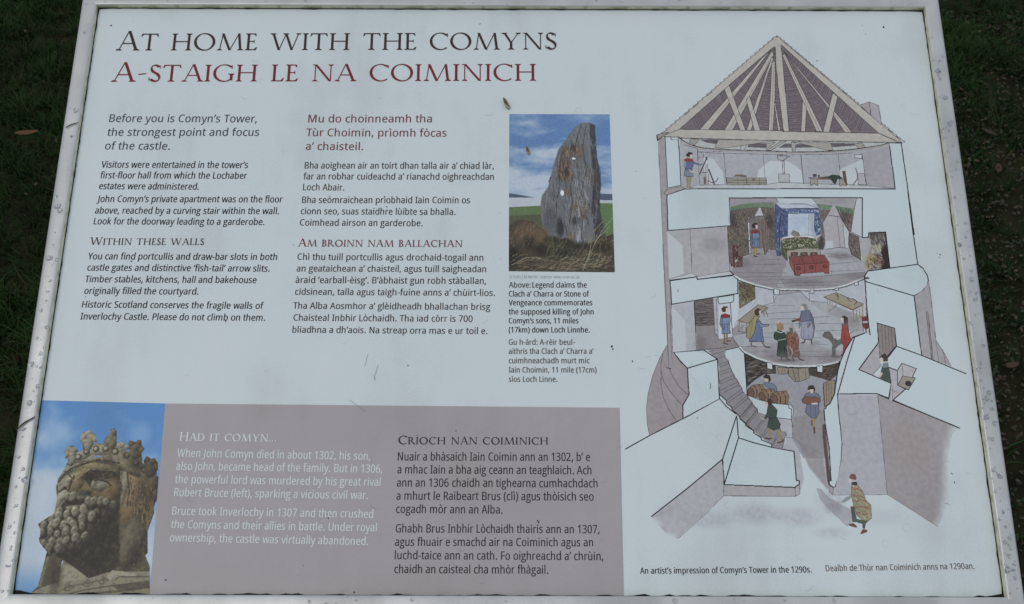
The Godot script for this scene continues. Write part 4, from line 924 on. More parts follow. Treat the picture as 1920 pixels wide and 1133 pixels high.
	line(0.40249999999999997, c8(68, 64, 67, 255), [118.7, 212.7, 131.2, 209.8, 149.6, 208.3, 163.5, 209])
	fill(c8(164, 173, 185, 255), [177.1, 215.8, 203.7, 215.1, 201.5, 240.5, 175.1, 241.6])
	soft(c8(141, 156, 174, 120), 187.4, 224.7, 16, 14)
	fill(c8(147, 154, 164, 255), [197.2, 215.7, 203.7, 215.1, 202.5, 239.5, 199.1, 240.5])
	line(0.345, c8(112, 115, 124, 255), [197.5, 216.7, 196.3, 239.5])
	fill(c8(77, 91, 122, 255), [170.3, 210, 209.1, 209.3, 209.2, 214.3, 203.7, 215.1, 179, 215.2, 169.9, 215.6])
	scribble([170.6, 210.4, 208.7, 209.9, 208.7, 213.9, 179, 214.8, 170.3, 215.2], 90, 1.5, 0.45, 0.8, 0.3, [c8(157, 166, 178, 255), c8(42, 51, 77, 255), c8(182, 188, 194, 255)])
	line(0.575, c8(23, 23, 26, 255), [164.3, 203.8, 170.3, 209.4, 209.1, 209.3])
	fill(c8(161, 168, 179, 255), [165.3, 202.8, 198.3, 203.1, 207.5, 206.7, 208.7, 209.1, 170.7, 209.2])
	line(0.345, c8(68, 64, 67, 255), [172.5, 204.4, 196.3, 204.3, 207.9, 208.7])
	fill(c8(64, 75, 105, 255), [164.3, 203.8, 170.7, 209.4, 177.2, 214.8, 174.8, 240.6, 166.9, 242.6, 166, 262.1, 161.9, 261.8, 161.2, 238.7])
	scribble([165, 206.8, 170.6, 210.8, 176.7, 216.8, 174.4, 239.6, 167, 241.6, 165.5, 261.2, 162.1, 260.6, 161.8, 238.7], 110, 2, 0.5, 1.4, 0.5, [c8(140, 150, 166, 255), c8(35, 42, 64, 255), c8(102, 115, 142, 255)])
	line(0.575, c8(28, 31, 46, 255), [169.6, 214.8, 166.1, 240.6, 166, 261.8])
	fill(c8(64, 75, 105, 255), [204.1, 214.7, 210.1, 214.7, 211.2, 226.6, 208, 238.5, 203.9, 239.5, 202.2, 232.6])
	scribble([204.6, 215.1, 209.6, 215.5, 210.8, 226.6, 207.7, 238.1, 204.3, 238.9, 202.7, 232.6], 70, 1.7, 0.5, 1.4, 0.5, [c8(140, 150, 166, 255), c8(35, 42, 64, 255), c8(181, 185, 189, 255)])
	fill(c8(179, 183, 187, 255), [169.7, 241.6, 178, 239.6, 198.8, 240.1, 203.1, 242.5, 185.9, 242.5, 167.6, 245.5])
	fill(c8(123, 117, 105, 255), [178.3, 237.6, 180.8, 233.7, 186.4, 236.6, 187, 240.2, 181.5, 240.6])
	line(0.40249999999999997, c8(68, 64, 67, 255), [178.3, 237.6, 180.8, 233.7, 186.4, 236.6, 187, 240.2, 181.5, 240.6, 178.3, 237.6])
	line(0.345, c8(68, 64, 67, 255), [180.1, 235.6, 185.2, 239.8])
	line(0.345, c8(68, 64, 67, 255), [182, 234.6, 186.6, 239])
	line(0.45999999999999996, c8(121, 123, 130, 255), [187.1, 239.6, 195.3, 238.2, 201.5, 240.5])
	fill(c8(74, 79, 58, 255), [167.3, 244.9, 176.9, 242.2, 195.1, 241.5, 202.5, 242.9, 206, 251.3, 203, 253.8, 190.5, 252.7, 175.8, 255.9, 172.4, 260.2, 171.9, 267, 166.5, 260.2])
	scribble([167.6, 245.3, 176.9, 242.6, 195, 242.1, 202.1, 243.2, 205.4, 251.1, 190.5, 252.3, 175.9, 255.3, 172.2, 260.2, 171.5, 265.6, 166.9, 259.8], 150, 1.6, 0.5, 0.3, 1.5, [c8(37, 42, 32, 255), c8(119, 123, 96, 255), c8(50, 55, 42, 255)])
	scribble([168.7, 245.3, 176.8, 242.9, 195, 242.5, 201.7, 243.6, 204.4, 250.3, 190.6, 251.5, 176, 253.9, 169.5, 256.3], 60, 1, 0.9, 0.3, 1.5, [c8(173, 170, 153, 255), c8(159, 157, 136, 255)])
	line(0.8049999999999999, c8(114, 76, 69, 255), [167.4, 243.6, 180.5, 241.8, 195.1, 241.3])
	fill(c8(139, 133, 123, 255), [172.8, 255.9, 190.5, 253.3, 206.6, 254.6, 206.3, 262, 173.5, 263.1, 171.9, 267])
	line(0.40249999999999997, c8(42, 39, 40, 255), [172.8, 255.9, 190.5, 253.3, 206.6, 254.6, 206.3, 262, 173.5, 263.1, 171.9, 267, 172.8, 255.9])
	fill(c8(75, 63, 59, 255), [176.5, 258.2, 183.4, 257.8, 183.1, 261.5, 176.3, 261.7])
	line(0.40249999999999997, c8(42, 39, 40, 255), [176.5, 258.2, 183.4, 257.8, 183.1, 261.5, 176.3, 261.7, 176.5, 258.2])
	oval(c8(109, 83, 73, 255), 179.8, 259.8, 1.6, 1.3)
	fill(c8(75, 63, 59, 255), [186.4, 258.2, 193.3, 257.8, 193, 261.5, 186.2, 261.7])
	line(0.40249999999999997, c8(42, 39, 40, 255), [186.4, 258.2, 193.3, 257.8, 193, 261.5, 186.2, 261.7, 186.4, 258.2])
	oval(c8(109, 83, 73, 255), 189.7, 259.7, 1.6, 1.3)
	fill(c8(75, 63, 59, 255), [196.4, 258.1, 203.2, 257.7, 202.9, 261.4, 196.1, 261.6])
	line(0.40249999999999997, c8(42, 39, 40, 255), [196.4, 258.1, 203.2, 257.7, 202.9, 261.4, 196.1, 261.6, 196.4, 258.1])
	oval(c8(109, 83, 73, 255), 199.7, 259.7, 1.6, 1.3)
	fill(c8(113, 65, 63, 255), [174.7, 262.7, 209.7, 260.4, 214.3, 268.8, 178.6, 271.2])
	line(0.40249999999999997, c8(42, 39, 40, 255), [174.7, 262.7, 209.7, 260.4, 214.3, 268.8, 178.6, 271.2, 174.7, 262.7])
	fill(c8(129, 78, 74, 255), [174.7, 262.7, 178.6, 271.2, 178.2, 282.4, 179.4, 283, 174.6, 271.8])
	line(0.40249999999999997, c8(42, 39, 40, 255), [174.7, 262.7, 178.6, 271.2, 178.2, 282.4, 179.4, 283, 174.6, 271.8, 174.7, 262.7])
	fill(c8(121, 70, 67, 255), [178.6, 271.2, 214.3, 268.8, 212.9, 280.9, 208.8, 280.9, 208.6, 279, 184.6, 281, 183.5, 283, 179.1, 283])
	line(0.40249999999999997, c8(42, 39, 40, 255), [178.6, 271.2, 214.3, 268.8, 212.9, 280.9, 208.8, 280.9, 208.6, 279, 184.6, 281, 183.5, 283, 179.1, 283, 178.6, 271.2])
	line(0.40249999999999997, c8(62, 32, 32, 255), [186.1, 262.1, 189, 270.4])
	line(0.40249999999999997, c8(62, 32, 32, 255), [197, 261.3, 199.9, 269.8])
	line(0.40249999999999997, c8(62, 32, 32, 255), [189, 270.8, 188.6, 280.4])
	line(0.40249999999999997, c8(62, 32, 32, 255), [200.2, 269.8, 199.4, 279.4])
	oval(c8(70, 38, 38, 255), 182.9, 275.3, 2.2, 2.2)
	oval(c8(112, 67, 63, 255), 182.9, 275.3, 1.1, 1.1)
	oval(c8(70, 38, 38, 255), 195.9, 274.1, 2.2, 2.2)
	oval(c8(112, 67, 63, 255), 195.9, 274.1, 1.1, 1.1)
	oval(c8(70, 38, 38, 255), 209.8, 273.0, 2.2, 2.2)
	oval(c8(112, 67, 63, 255), 209.8, 273.0, 1.1, 1.1)
	line(0.575, c8(64, 32, 32, 255), [178.6, 271.2, 214.3, 268.8])
	fill(c8(150, 146, 151, 255), [223.4, 206.3, 226.3, 206.3, 229, 218.6, 232.5, 227.4, 232, 253.3, 225.9, 252.3, 211.6, 254.9, 213.2, 243.1, 211.6, 226, 218.6, 217])
	fill(c8(165, 168, 173, 255), [212.5, 245.2, 219.9, 245.1, 220.1, 253.4, 211.6, 254.6])
	fill(c8(161, 165, 169, 255), [232.2, 225.4, 237.1, 234.7, 236.1, 245.1, 234.3, 253.3, 231.7, 253.1])
	line(0.45999999999999996, c8(23, 23, 26, 255), [218.6, 217, 229, 218.6])
	line(0.40249999999999997, c8(68, 64, 67, 255), [226.7, 218, 226.8, 252.3])
	line(0.345, c8(68, 64, 67, 255), [232, 227.4, 231.7, 253.1])
	line(0.40249999999999997, c8(23, 23, 26, 255), [211.4, 254.6, 225.9, 252.3, 234.3, 253.3])
	fill(c8(96, 87, 83, 255), [208.9, 210.2, 220.6, 210.7, 212, 224.9, 212.5, 247.7, 209.5, 255.3, 203.9, 253.9, 204.4, 243.1, 209, 239, 209.7, 225.4])
	scribble([209.1, 210.5, 220.3, 211, 211.7, 224.9, 212.2, 247.7, 209.4, 254.6, 204.1, 253.4, 204.7, 243.1, 209.3, 238.4, 209.9, 225.4], 150, 2.2, 0.42, 1.2, 0.6, [c8(51, 46, 44, 255), c8(131, 123, 113, 255), c8(115, 105, 96, 255), c8(68, 63, 65, 255), c8(126, 113, 104, 255), c8(40, 37, 36, 255)])
	fill(c8(44, 41, 42, 150), [204.3, 249.3, 209.8, 241, 211.4, 250.3, 209.3, 255, 204.9, 253.9])
	fill(c8(96, 87, 83, 255), [228, 211.7, 243.9, 215.4, 239.4, 234.9, 237.1, 234.7, 231.5, 223.3])
	scribble([228.5, 212.3, 243.7, 215.7, 239.4, 234.5, 237.3, 234.3, 231.7, 223.3], 130, 2.2, 0.42, 1.2, 0.6, [c8(51, 46, 44, 255), c8(131, 123, 113, 255), c8(115, 105, 96, 255), c8(68, 63, 65, 255), c8(126, 113, 104, 255), c8(40, 37, 36, 255)])
	fill(c8(92, 84, 79, 255), [237.5, 235.5, 247, 240.7, 246.8, 266.4, 237.5, 259.5, 235.9, 249.2])
	scribble([237.7, 236, 246.8, 240.9, 246.6, 265.8, 237.8, 259.1, 236.2, 249.2], 120, 2.2, 0.42, 1.3, 0.5, [c8(51, 46, 44, 255), c8(131, 123, 113, 255), c8(115, 105, 96, 255), c8(68, 63, 65, 255), c8(126, 113, 104, 255), c8(40, 37, 36, 255)])
	line(0.69, c8(37, 40, 41, 255), [237.4, 235.8, 235.7, 249.2, 237.5, 259.5, 246.8, 266.4])
	fill(c8(92, 111, 91, 255), [206.8, 203.9, 223.5, 206, 220.6, 210.7, 209.2, 209.7])
	fill(c8(92, 111, 91, 255), [226.5, 206.3, 245.4, 209.6, 243.9, 215.7, 228.2, 212.3])
	scribble([227.3, 206.7, 245.2, 209.8, 243.7, 215.3, 228.5, 212.2], 46, 4, 0.5, 1.6, 0.12, [c8(113, 129, 108, 255), c8(63, 80, 64, 255)])
	scribble([207.3, 204.2, 223.1, 206.2, 220.6, 210.4, 209.5, 209.5], 30, 4, 0.5, 1.6, 0.12, [c8(113, 129, 108, 255), c8(63, 80, 64, 255)])
	line(0.40249999999999997, c8(68, 64, 67, 255), [220.6, 210.9, 212, 224.9])
	line(0.40249999999999997, c8(23, 23, 26, 255), [226.3, 206.3, 228.2, 212.3, 237.1, 234.7, 239.4, 235.2])
	fill(c8(125, 124, 125, 255), [247.4, 240.9, 256.9, 241.6, 257.4, 236.4, 274.4, 235.3, 274.5, 273.9, 261.4, 276.2, 252, 278, 247.3, 266.6])
	fill(c8(148, 149, 150, 255), [247.4, 241.1, 256.9, 241.9, 258.5, 249.1, 253.2, 263.5, 249.8, 269.6, 247.3, 266.6])
	fill(c8(70, 63, 59, 255), [257.9, 236.7, 274.2, 235.6, 274.4, 273.6, 265.3, 275.2, 269, 257.3, 264.6, 245, 258.2, 242.9])
	scribble([257.8, 237.2, 273.7, 236.1, 273.7, 249.1, 257.7, 257.4], 110, 5, 0.5, 1.5, 0.25, [c8(106, 97, 92, 255), c8(52, 45, 42, 255), c8(133, 131, 128, 255)])
	scribble([258.5, 249.1, 268.2, 247, 268.1, 257.3, 257.4, 259.4], 40, 5, 0.6, 1.5, 0.3, [c8(158, 152, 129, 255), c8(167, 161, 144, 255)])
	soft(c8(150, 135, 97, 230), 256.8, 265.5, 8, 9)
	soft(c8(154, 140, 102, 200), 253.3, 272.7, 7, 4)
	soft(c8(85, 59, 52, 200), 264.8, 266.5, 8, 8)
	scribble([253.7, 263.5, 261.3, 258.4, 267.9, 259.4, 269.8, 267.5, 266.3, 274.7, 253.8, 276.2, 250.5, 271.7], 90, 3, 0.55, 0.4, 1.2, [c8(50, 38, 33, 255), c8(89, 65, 55, 255), c8(163, 149, 117, 255), c8(38, 30, 28, 255)])
	fill(c8(39, 32, 29, 220), [267.1, 257.3, 273.7, 249.1, 274.5, 273.9, 266.2, 275.2, 270.3, 267.5])
	line(0.575, c8(23, 23, 26, 255), [254.6, 197.4, 250.2, 241.6, 256.5, 241.1, 257.4, 236.2, 274.4, 235.3, 274.6, 274.1, 252, 278])
	line(1.9549999999999998, c8(178, 182, 185, 255), [117.5, 283.3, 126.1, 288.3, 138.9, 293.3, 155.5, 297.3, 169.2, 298.2, 169.2, 297.8, 192.5, 298.6, 216.1, 296.7, 229.6, 293.2, 247.8, 285.1])
	line(0.8049999999999999, c8(23, 23, 26, 255), [117.2, 284.1, 121.5, 287.9, 126, 289.9, 138.9, 294.5, 155.5, 298.5, 169.1, 299.4, 169.1, 298.8, 192.5, 299.6, 216, 297.8, 229.5, 294.4, 247.6, 286.7])
	fill(c8(173, 180, 184, 255), [156.3, 297.3, 162.1, 297.8, 161.4, 303.8, 156.2, 303.3])
	line(0.575, c8(23, 23, 26, 255), [156.3, 297.3, 162.1, 297.8, 161.4, 303.8, 156.2, 303.3, 156.3, 297.3])
	fill(c8(173, 180, 184, 255), [192.5, 298.6, 196.5, 298.4, 196, 301.9, 192.5, 301.9])
	line(0.575, c8(23, 23, 26, 255), [192.5, 298.6, 196.5, 298.4, 196, 301.9, 192.5, 301.9, 192.5, 298.6])
	fill(c8(173, 180, 184, 255), [217.6, 296.5, 221.2, 296, 220.9, 298.8, 217.3, 299])
	line(0.575, c8(23, 23, 26, 255), [217.6, 296.5, 221.2, 296, 220.9, 298.8, 217.3, 299, 217.6, 296.5])
	fill(c8(173, 180, 184, 255), [237.5, 290.7, 241.5, 289.4, 241.2, 292.9, 237.5, 293.7])
	line(0.575, c8(23, 23, 26, 255), [237.5, 290.7, 241.5, 289.4, 241.2, 292.9, 237.5, 293.7, 237.5, 290.7])
	fill(c8(151, 149, 154, 255), [52.7, 235.4, 114.1, 230.2, 113.7, 278.8, 81.2, 284.5, 76.2, 280.4, 52.4, 287.1])
	fill(c8(168, 175, 179, 210), [53.2, 235.9, 57.7, 240.6, 67.7, 250.8, 67.7, 281.5, 52.9, 286.6])
	line(0.40249999999999997, c8(68, 64, 67, 255), [76.2, 233.7, 75.9, 280.4])
	line(0.40249999999999997, c8(68, 64, 67, 255), [52.4, 287.6, 75.9, 280.6, 80.7, 284.5, 113.6, 278.6])
	line(0.345, c8(68, 64, 67, 255), [114.1, 230.2, 113.7, 278.8])
	fill(c8(163, 165, 170, 140), [52.8, 288.1, 75.9, 280.6, 80.7, 284.5, 81, 287.5, 117.6, 282.5, 113.7, 278.8, 81.2, 284.5])
	line(0.9774999999999999, c8(23, 23, 26, 255), [53.3, 288.6, 80.4, 284.8, 80.8, 287.5, 117.7, 282.5, 113.8, 278.3])
	line(0.9774999999999999, c8(23, 23, 26, 255), [53.6, 288.8, 53.9, 314.1, 120.4, 302.4, 121.3, 287.8])
	fill(c8(168, 179, 184, 255), [53.9, 194.9, 74.1, 187.7, 289.6, 187.2, 254.8, 197.1, 118, 197.9, 118, 228.9, 53.7, 234.4])
	line(0.9774999999999999, c8(23, 23, 26, 255), [54.4, 194.9, 53.7, 234.5, 118, 228.9, 118, 197.9, 254.7, 197.1, 250.2, 241.4])
	line(0.9774999999999999, c8(23, 23, 26, 255), [74.1, 187.7, 177.8, 187.3, 289.6, 187.2, 289.1, 137.9])
	line(0.575, c8(23, 23, 26, 255), [53.9, 194.9, 74.1, 187.7])
	fill(c8(148, 149, 155, 255), [70, 129.3, 87.7, 139.7, 113, 142.9, 146.3, 143.9, 181, 145.2, 181, 145.6, 228.1, 144.1, 259.8, 140.9, 279.8, 137.4, 288.9, 135.1, 289.2, 186.6, 177.8, 186.5, 74.1, 187.1, 68.8, 186.9])
	fill(c8(160, 165, 170, 255), [88.4, 183.1, 116.5, 182.4, 158.2, 182.3, 170, 180.1, 178.3, 180.1, 178.3, 180.1, 201.5, 181.3, 260.5, 183.2, 286.3, 186.1, 177.8, 186.8, 74.1, 187.1])
	fill(c8(168, 174, 179, 255), [94.4, 151.7, 104.6, 153.3, 113.4, 168.5, 114.1, 182.4, 99.1, 182.5, 94.5, 168.5])
	fill(c8(168, 174, 179, 255), [150, 166.3, 163.3, 155, 170.8, 155.8, 175.7, 156.6, 179.7, 154.9, 189.4, 160.9, 195.1, 167.8, 195.3, 179.9, 147.5, 180.1])
	fill(c8(168, 174, 179, 255), [259.4, 152.9, 234.6, 164.8, 234.6, 180.6, 251.2, 182.3, 259.5, 169.3])
	fill(c8(165, 170, 175, 255), [159.3, 173.7, 171.4, 160.7, 170, 180.1, 158.7, 182.3])
	fill(c8(143, 142, 148, 255), [260.3, 145.7, 288.5, 138.4, 289, 186.6, 260.5, 183.2])
	line(0.40249999999999997, c8(68, 64, 67, 255), [88.3, 141.9, 88.5, 183.4])
	line(0.40249999999999997, c8(68, 64, 67, 255), [115.6, 145.4, 116.3, 183])
	line(0.40249999999999997, c8(68, 64, 67, 255), [156.5, 148, 156.4, 182.3])
	line(0.40249999999999997, c8(68, 64, 67, 255), [195.7, 148.1, 195.7, 181.1])
	line(0.40249999999999997, c8(68, 64, 67, 255), [234.5, 147.2, 234.7, 165.9])
	line(0.40249999999999997, c8(68, 64, 67, 255), [259.4, 145.3, 260.5, 183.2])
	line(0.40249999999999997, c8(68, 64, 67, 255), [88.3, 183.4, 116.5, 182.8])
	line(0.40249999999999997, c8(68, 64, 67, 255), [158.2, 182.3, 170, 180.1, 178.3, 180.1])
	line(0.40249999999999997, c8(68, 64, 67, 255), [178.3, 180.1, 202.5, 181.3, 260.5, 183.2, 288.2, 186.6])
	line(0.40249999999999997, c8(68, 64, 67, 255), [88.3, 145.9, 114.9, 144.5])
	line(0.40249999999999997, c8(68, 64, 67, 255), [260.5, 183.2, 259.4, 145.3])
	fill(c8(149, 148, 152, 255), [171.3, 149.6, 179.1, 149.8, 184.1, 149.8, 179.5, 151.9, 176.2, 155.2, 171.2, 153.1])
	line(0.40249999999999997, c8(42, 39, 40, 255), [171.3, 149.6, 179.1, 149.8, 184.1, 149.8, 179.5, 151.9, 176.2, 155.2, 171.2, 153.1, 171.3, 149.6])
	fill(c8(159, 161, 166, 255), [175.8, 155.4, 177.8, 155.8, 177.3, 169.6, 175.5, 169.6])
	line(0.345, c8(42, 39, 40, 255), [175.8, 155.4, 177.8, 155.8, 177.3, 169.6, 175.5, 169.6, 175.8, 155.4])
	fill(c8(155, 155, 159, 255), [170.8, 170.2, 181.8, 170.5, 181.3, 180.1, 170.5, 179.6])
	line(0.40249999999999997, c8(42, 39, 40, 255), [170.8, 170.2, 181.8, 170.5, 181.3, 180.1, 170.5, 179.6, 170.8, 170.2])
	line(0.45999999999999996, c8(68, 64, 67, 255), [171.3, 148.8, 180.9, 149.3, 180.7, 152.8, 176.6, 155.4, 171.3, 153.2, 171.3, 148.8])
	fill(c8(168, 174, 179, 255), [251.5, 148, 259.3, 147.6, 259.2, 152.5, 251.5, 151.2])
	line(0.40249999999999997, c8(42, 39, 40, 255), [251.5, 148, 259.3, 147.6, 259.2, 152.5, 251.5, 151.2, 251.5, 148])
	line(0.69, c8(23, 23, 26, 255), [259.2, 149.4, 259.1, 153.2])
	fill(c8(153, 153, 157, 255), [252.8, 169.9, 259.5, 169.3, 260.2, 182.6, 252, 181.9])
	line(0.345, c8(42, 39, 40, 255), [252.8, 169.9, 259.5, 169.3, 260.2, 182.6, 252, 181.9, 252.8, 169.9])
	line(0.8049999999999999, c8(62, 58, 60, 255), [251.2, 163.3, 252.4, 170.2, 251.9, 175.4, 246.9, 182.3])
	fill(c8(132, 128, 120, 255), [116.5, 174.7, 157.8, 174.8, 157.5, 182.8, 116.9, 183.2])
	line(0.40249999999999997, c8(42, 39, 40, 255), [116.5, 174.7, 157.8, 174.8, 157.5, 182.8, 116.9, 183.2, 116.5, 174.7])
	line(0.5175, c8(81, 74, 69, 255), [128.1, 174.9, 128.1, 183.5])
	line(0.5175, c8(81, 74, 69, 255), [137.4, 174.8, 137.3, 182.9])
	line(0.5175, c8(81, 74, 69, 255), [150.5, 174.8, 150.4, 182.8])
	line(0.345, c8(68, 64, 67, 255), [116.8, 177.6, 157.5, 177.8])
	line(0.345, c8(68, 64, 67, 255), [116.8, 180.3, 157.3, 180.7])
	fill(c8(95, 86, 76, 255), [123.8, 173.6, 126.9, 171.4, 132.7, 171.1, 138.5, 172.7, 137.4, 174])
	line(0.575, c8(23, 23, 26, 255), [143.1, 175.4, 144.4, 178, 146.1, 175.3])
	fill(c8(132, 128, 120, 255), [116.5, 182.4, 119.4, 182.4, 118.8, 183.7, 116.9, 183.7])
	line(0.575, c8(81, 74, 69, 255), [116.5, 174.9, 157.8, 174.8])
	line(1.035, c8(99, 75, 65, 255), [201.6, 174.6, 222.4, 175.4])
	fill(c8(139, 133, 123, 255), [202.9, 175.7, 210.2, 176.2, 210.6, 183, 208.1, 183, 206.9, 181, 204.8, 183, 202.5, 183])
	line(0.345, c8(42, 39, 40, 255), [202.9, 175.7, 210.2, 176.2, 210.6, 183, 208.1, 183, 206.9, 181, 204.8, 183, 202.5, 183, 202.9, 175.7])
	fill(c8(139, 133, 123, 255), [233, 176.1, 239.8, 176.1, 240.1, 183.6, 237.6, 183.6, 236.4, 181.8, 234.2, 183.9, 232.5, 183.6])
	line(0.345, c8(42, 39, 40, 255), [233, 176.1, 239.8, 176.1, 240.1, 183.6, 237.6, 183.6, 236.4, 181.8, 234.2, 183.9, 232.5, 183.6, 233, 176.1])
	line(0.8049999999999999, c8(99, 75, 65, 255), [210.7, 176.2, 223.3, 176.1])
	fill(c8(44, 57, 47, 255), [213.8, 173.5, 221.6, 172.9, 226.7, 170.8, 233.4, 171.8, 236.9, 175.6, 231.1, 176.1, 229.2, 181, 227.1, 182, 225.1, 177.8, 222.4, 175.1])
	line(0.45999999999999996, c8(24, 33, 27, 255), [225.6, 172.4, 226.8, 179.9])
	fill(c8(89, 65, 56, 255), [236.8, 166.9, 240.2, 166.4, 240.4, 170.2, 240.9, 182.5, 239, 182.5, 237, 174.5])
	fill(c8(67, 60, 58, 255), [206.3, 170.3, 210.2, 170.5, 209.7, 173.7, 206.2, 173.7])
	fill(c8(68, 64, 61, 255), [211.1, 171.3, 213.5, 171.6, 212.8, 174.4, 211.3, 174.4])
	fill(c8(62, 71, 57, 255), [213.8, 173.3, 222.6, 173.5, 222.5, 174.5, 213.7, 174.6])
	line(1.035, c8(48, 44, 44, 255), [97.8, 151.7, 89, 171.2])
	line(0.8049999999999999, c8(48, 44, 44, 255), [96.4, 151.2, 98.2, 154.4])
	line(0.69, c8(114, 101, 92, 255), [96.4, 159.3, 95, 182.5])
	line(0.69, c8(114, 101, 92, 255), [97.9, 158.8, 98.1, 182.5])
	line(0.575, c8(68, 64, 67, 255), [90.1, 168.8, 96.9, 169.1])
	line(1.265, c8(51, 48, 47, 255), [99, 165.3, 103.9, 182.5])
	line(0.69, c8(48, 44, 44, 255), [97.3, 178.2, 102, 180.9, 106.1, 178.7, 108.2, 174.9])
	fill(c8(102, 86, 77, 255), [92.9, 173.9, 95.6, 173.9, 95.2, 182.5, 93, 182.5])
	line(0.45999999999999996, c8(68, 64, 67, 255), [88.5, 151.7, 93.9, 151.4])
	line(0.45999999999999996, c8(68, 64, 67, 255), [94.2, 146.8, 94.4, 151.7])
	fill(c8(86, 97, 123, 255), [74.2, 155.6, 83.4, 155.6, 83.2, 161, 81.5, 164.8, 83, 173.4, 78.1, 174, 72.9, 172.9, 74.7, 164.3, 73.4, 161])
	line(0.40249999999999997, c8(42, 39, 40, 255), [74.2, 155.6, 83.4, 155.6, 83.2, 161, 81.5, 164.8, 83, 173.4, 78.1, 174, 72.9, 172.9, 74.7, 164.3, 73.4, 161, 74.2, 155.6])
	fill(c8(124, 131, 144, 255), [73.7, 155.6, 76.1, 156.7, 75.3, 163.2, 73.4, 161])
	fill(c8(112, 118, 130, 255), [74.6, 167.5, 82.8, 167.5, 83.2, 173.1, 72.9, 172.7])
	fill(c8(117, 59, 61, 255), [74.1, 153.4, 78.2, 152.1, 83.5, 153.9, 83.4, 156.4, 79, 156.9, 74.2, 155.8])
	fill(c8(56, 45, 43, 255), [76, 148.5, 79.1, 145.2, 82.9, 146, 83.3, 148.5, 80.9, 147.9, 79.8, 151.2, 76.8, 150.7])
	fill(c8(179, 165, 158, 255), [80.6, 148.2, 83.3, 148.4, 82.7, 151.7, 80.4, 152.1])
	fill(c8(86, 97, 123, 255), [83.4, 156.1, 90.6, 159.3, 93.1, 158.2, 92.7, 160.1, 90, 161, 83.7, 159.4])
	line(0.40249999999999997, c8(23, 23, 26, 255), [74.7, 164.3, 81.5, 164.8])
	fill(c8(175, 163, 157, 255), [77.2, 164.3, 81.8, 168, 82.9, 166.4, 84.4, 165.3, 82.7, 169.4, 80.3, 169.1])
	fill(c8(128, 121, 88, 255), [75.4, 174.2, 78.1, 174, 76.8, 186.3, 75.1, 186.3])
	fill(c8(128, 121, 88, 255), [78.6, 174, 81.1, 173.7, 78.8, 184.7, 80.4, 186.3, 77.5, 186.3])
	line(0.9199999999999999, c8(103, 90, 71, 255), [77.1, 186, 81.9, 186.6])
	fill(c8(158, 160, 160, 255), [70.1, 128.2, 87.7, 139.2, 113, 142.1, 146.3, 143.3, 181.1, 144.3, 181.1, 145, 228.2, 143.6, 259.9, 140.2, 279.9, 136.8, 289, 133.8, 289.2, 131.8, 72.5, 127.6])
	fill(c8(85, 79, 84, 255), [91.1, 130.6, 110.9, 130.8, 108, 136, 97.8, 134.2])
	fill(c8(85, 79, 84, 255), [142.5, 134.6, 160.6, 135, 160, 140.5, 140.7, 139.5])
	fill(c8(85, 79, 84, 255), [173, 139.9, 180.3, 135, 186.2, 134.9, 186.6, 139.7, 181.4, 140.1])
	fill(c8(85, 79, 84, 255), [190.7, 140.1, 192.1, 135.5, 199.4, 136, 211.9, 139.3])
	fill(c8(85, 79, 84, 255), [228.1, 134.2, 251.8, 134.7, 253.5, 137.2, 229.6, 139.2])
	fill(c8(141, 137, 131, 255), [82.3, 130.1, 91.1, 130.6, 85.8, 137.5, 80.1, 134.2])
	line(0.40249999999999997, c8(42, 39, 40, 255), [82.3, 130.1, 91.1, 130.6, 85.8, 137.5, 80.1, 134.2, 82.3, 130.1])
	fill(c8(145, 142, 137, 255), [110.9, 130.8, 172.7, 131.4, 140.8, 136.8, 113.1, 141.3, 106.8, 139.6])
	line(0.40249999999999997, c8(42, 39, 40, 255), [110.9, 130.8, 172.7, 131.4, 140.8, 136.8, 113.1, 141.3, 106.8, 139.6, 110.9, 130.8])
	fill(c8(145, 142, 137, 255), [160.6, 135, 170.6, 133.4, 168.5, 135, 160.1, 141.6])
	line(0.40249999999999997, c8(42, 39, 40, 255), [160.6, 135, 170.6, 133.4, 168.5, 135, 160.1, 141.6, 160.6, 135])
	fill(c8(145, 142, 137, 255), [176.5, 132.2, 182.1, 132, 164.9, 143.3, 160, 143.3])
	line(0.40249999999999997, c8(42, 39, 40, 255), [176.5, 132.2, 182.1, 132, 164.9, 143.3, 160, 143.3, 176.5, 132.2])
	fill(c8(145, 142, 137, 255), [186.9, 133.3, 191.3, 133.8, 190.4, 144, 187, 143.7])
	line(0.40249999999999997, c8(42, 39, 40, 255), [186.9, 133.3, 191.3, 133.8, 190.4, 144, 187, 143.7, 186.9, 133.3])
	fill(c8(145, 142, 137, 255), [187.9, 132.7, 228.1, 134.2, 229.2, 143, 224.3, 143])
	line(0.40249999999999997, c8(42, 39, 40, 255), [187.9, 132.7, 228.1, 134.2, 229.2, 143, 224.3, 143, 187.9, 132.7])
	fill(c8(141, 137, 131, 255), [251.8, 134.4, 261.4, 135, 263.9, 139.8, 256.9, 141])
	line(0.40249999999999997, c8(42, 39, 40, 255), [251.8, 134.4, 261.4, 135, 263.9, 139.8, 256.9, 141, 251.8, 134.4])
	line(0.45999999999999996, c8(68, 64, 67, 255), [139.8, 137.3, 137.5, 142.3])
	line(0.45999999999999996, c8(68, 64, 67, 255), [134.4, 137.9, 133.2, 141.7])
	line(1.7249999999999999, c8(143, 137, 136, 255), [71.4, 130.4, 81.9, 137.9, 93.5, 141.5, 113, 143.4, 146.2, 144.6, 181, 145.8, 180.9, 146.5, 228.1, 145, 259.7, 141.8, 279.7, 138.5, 288.9, 135.3])
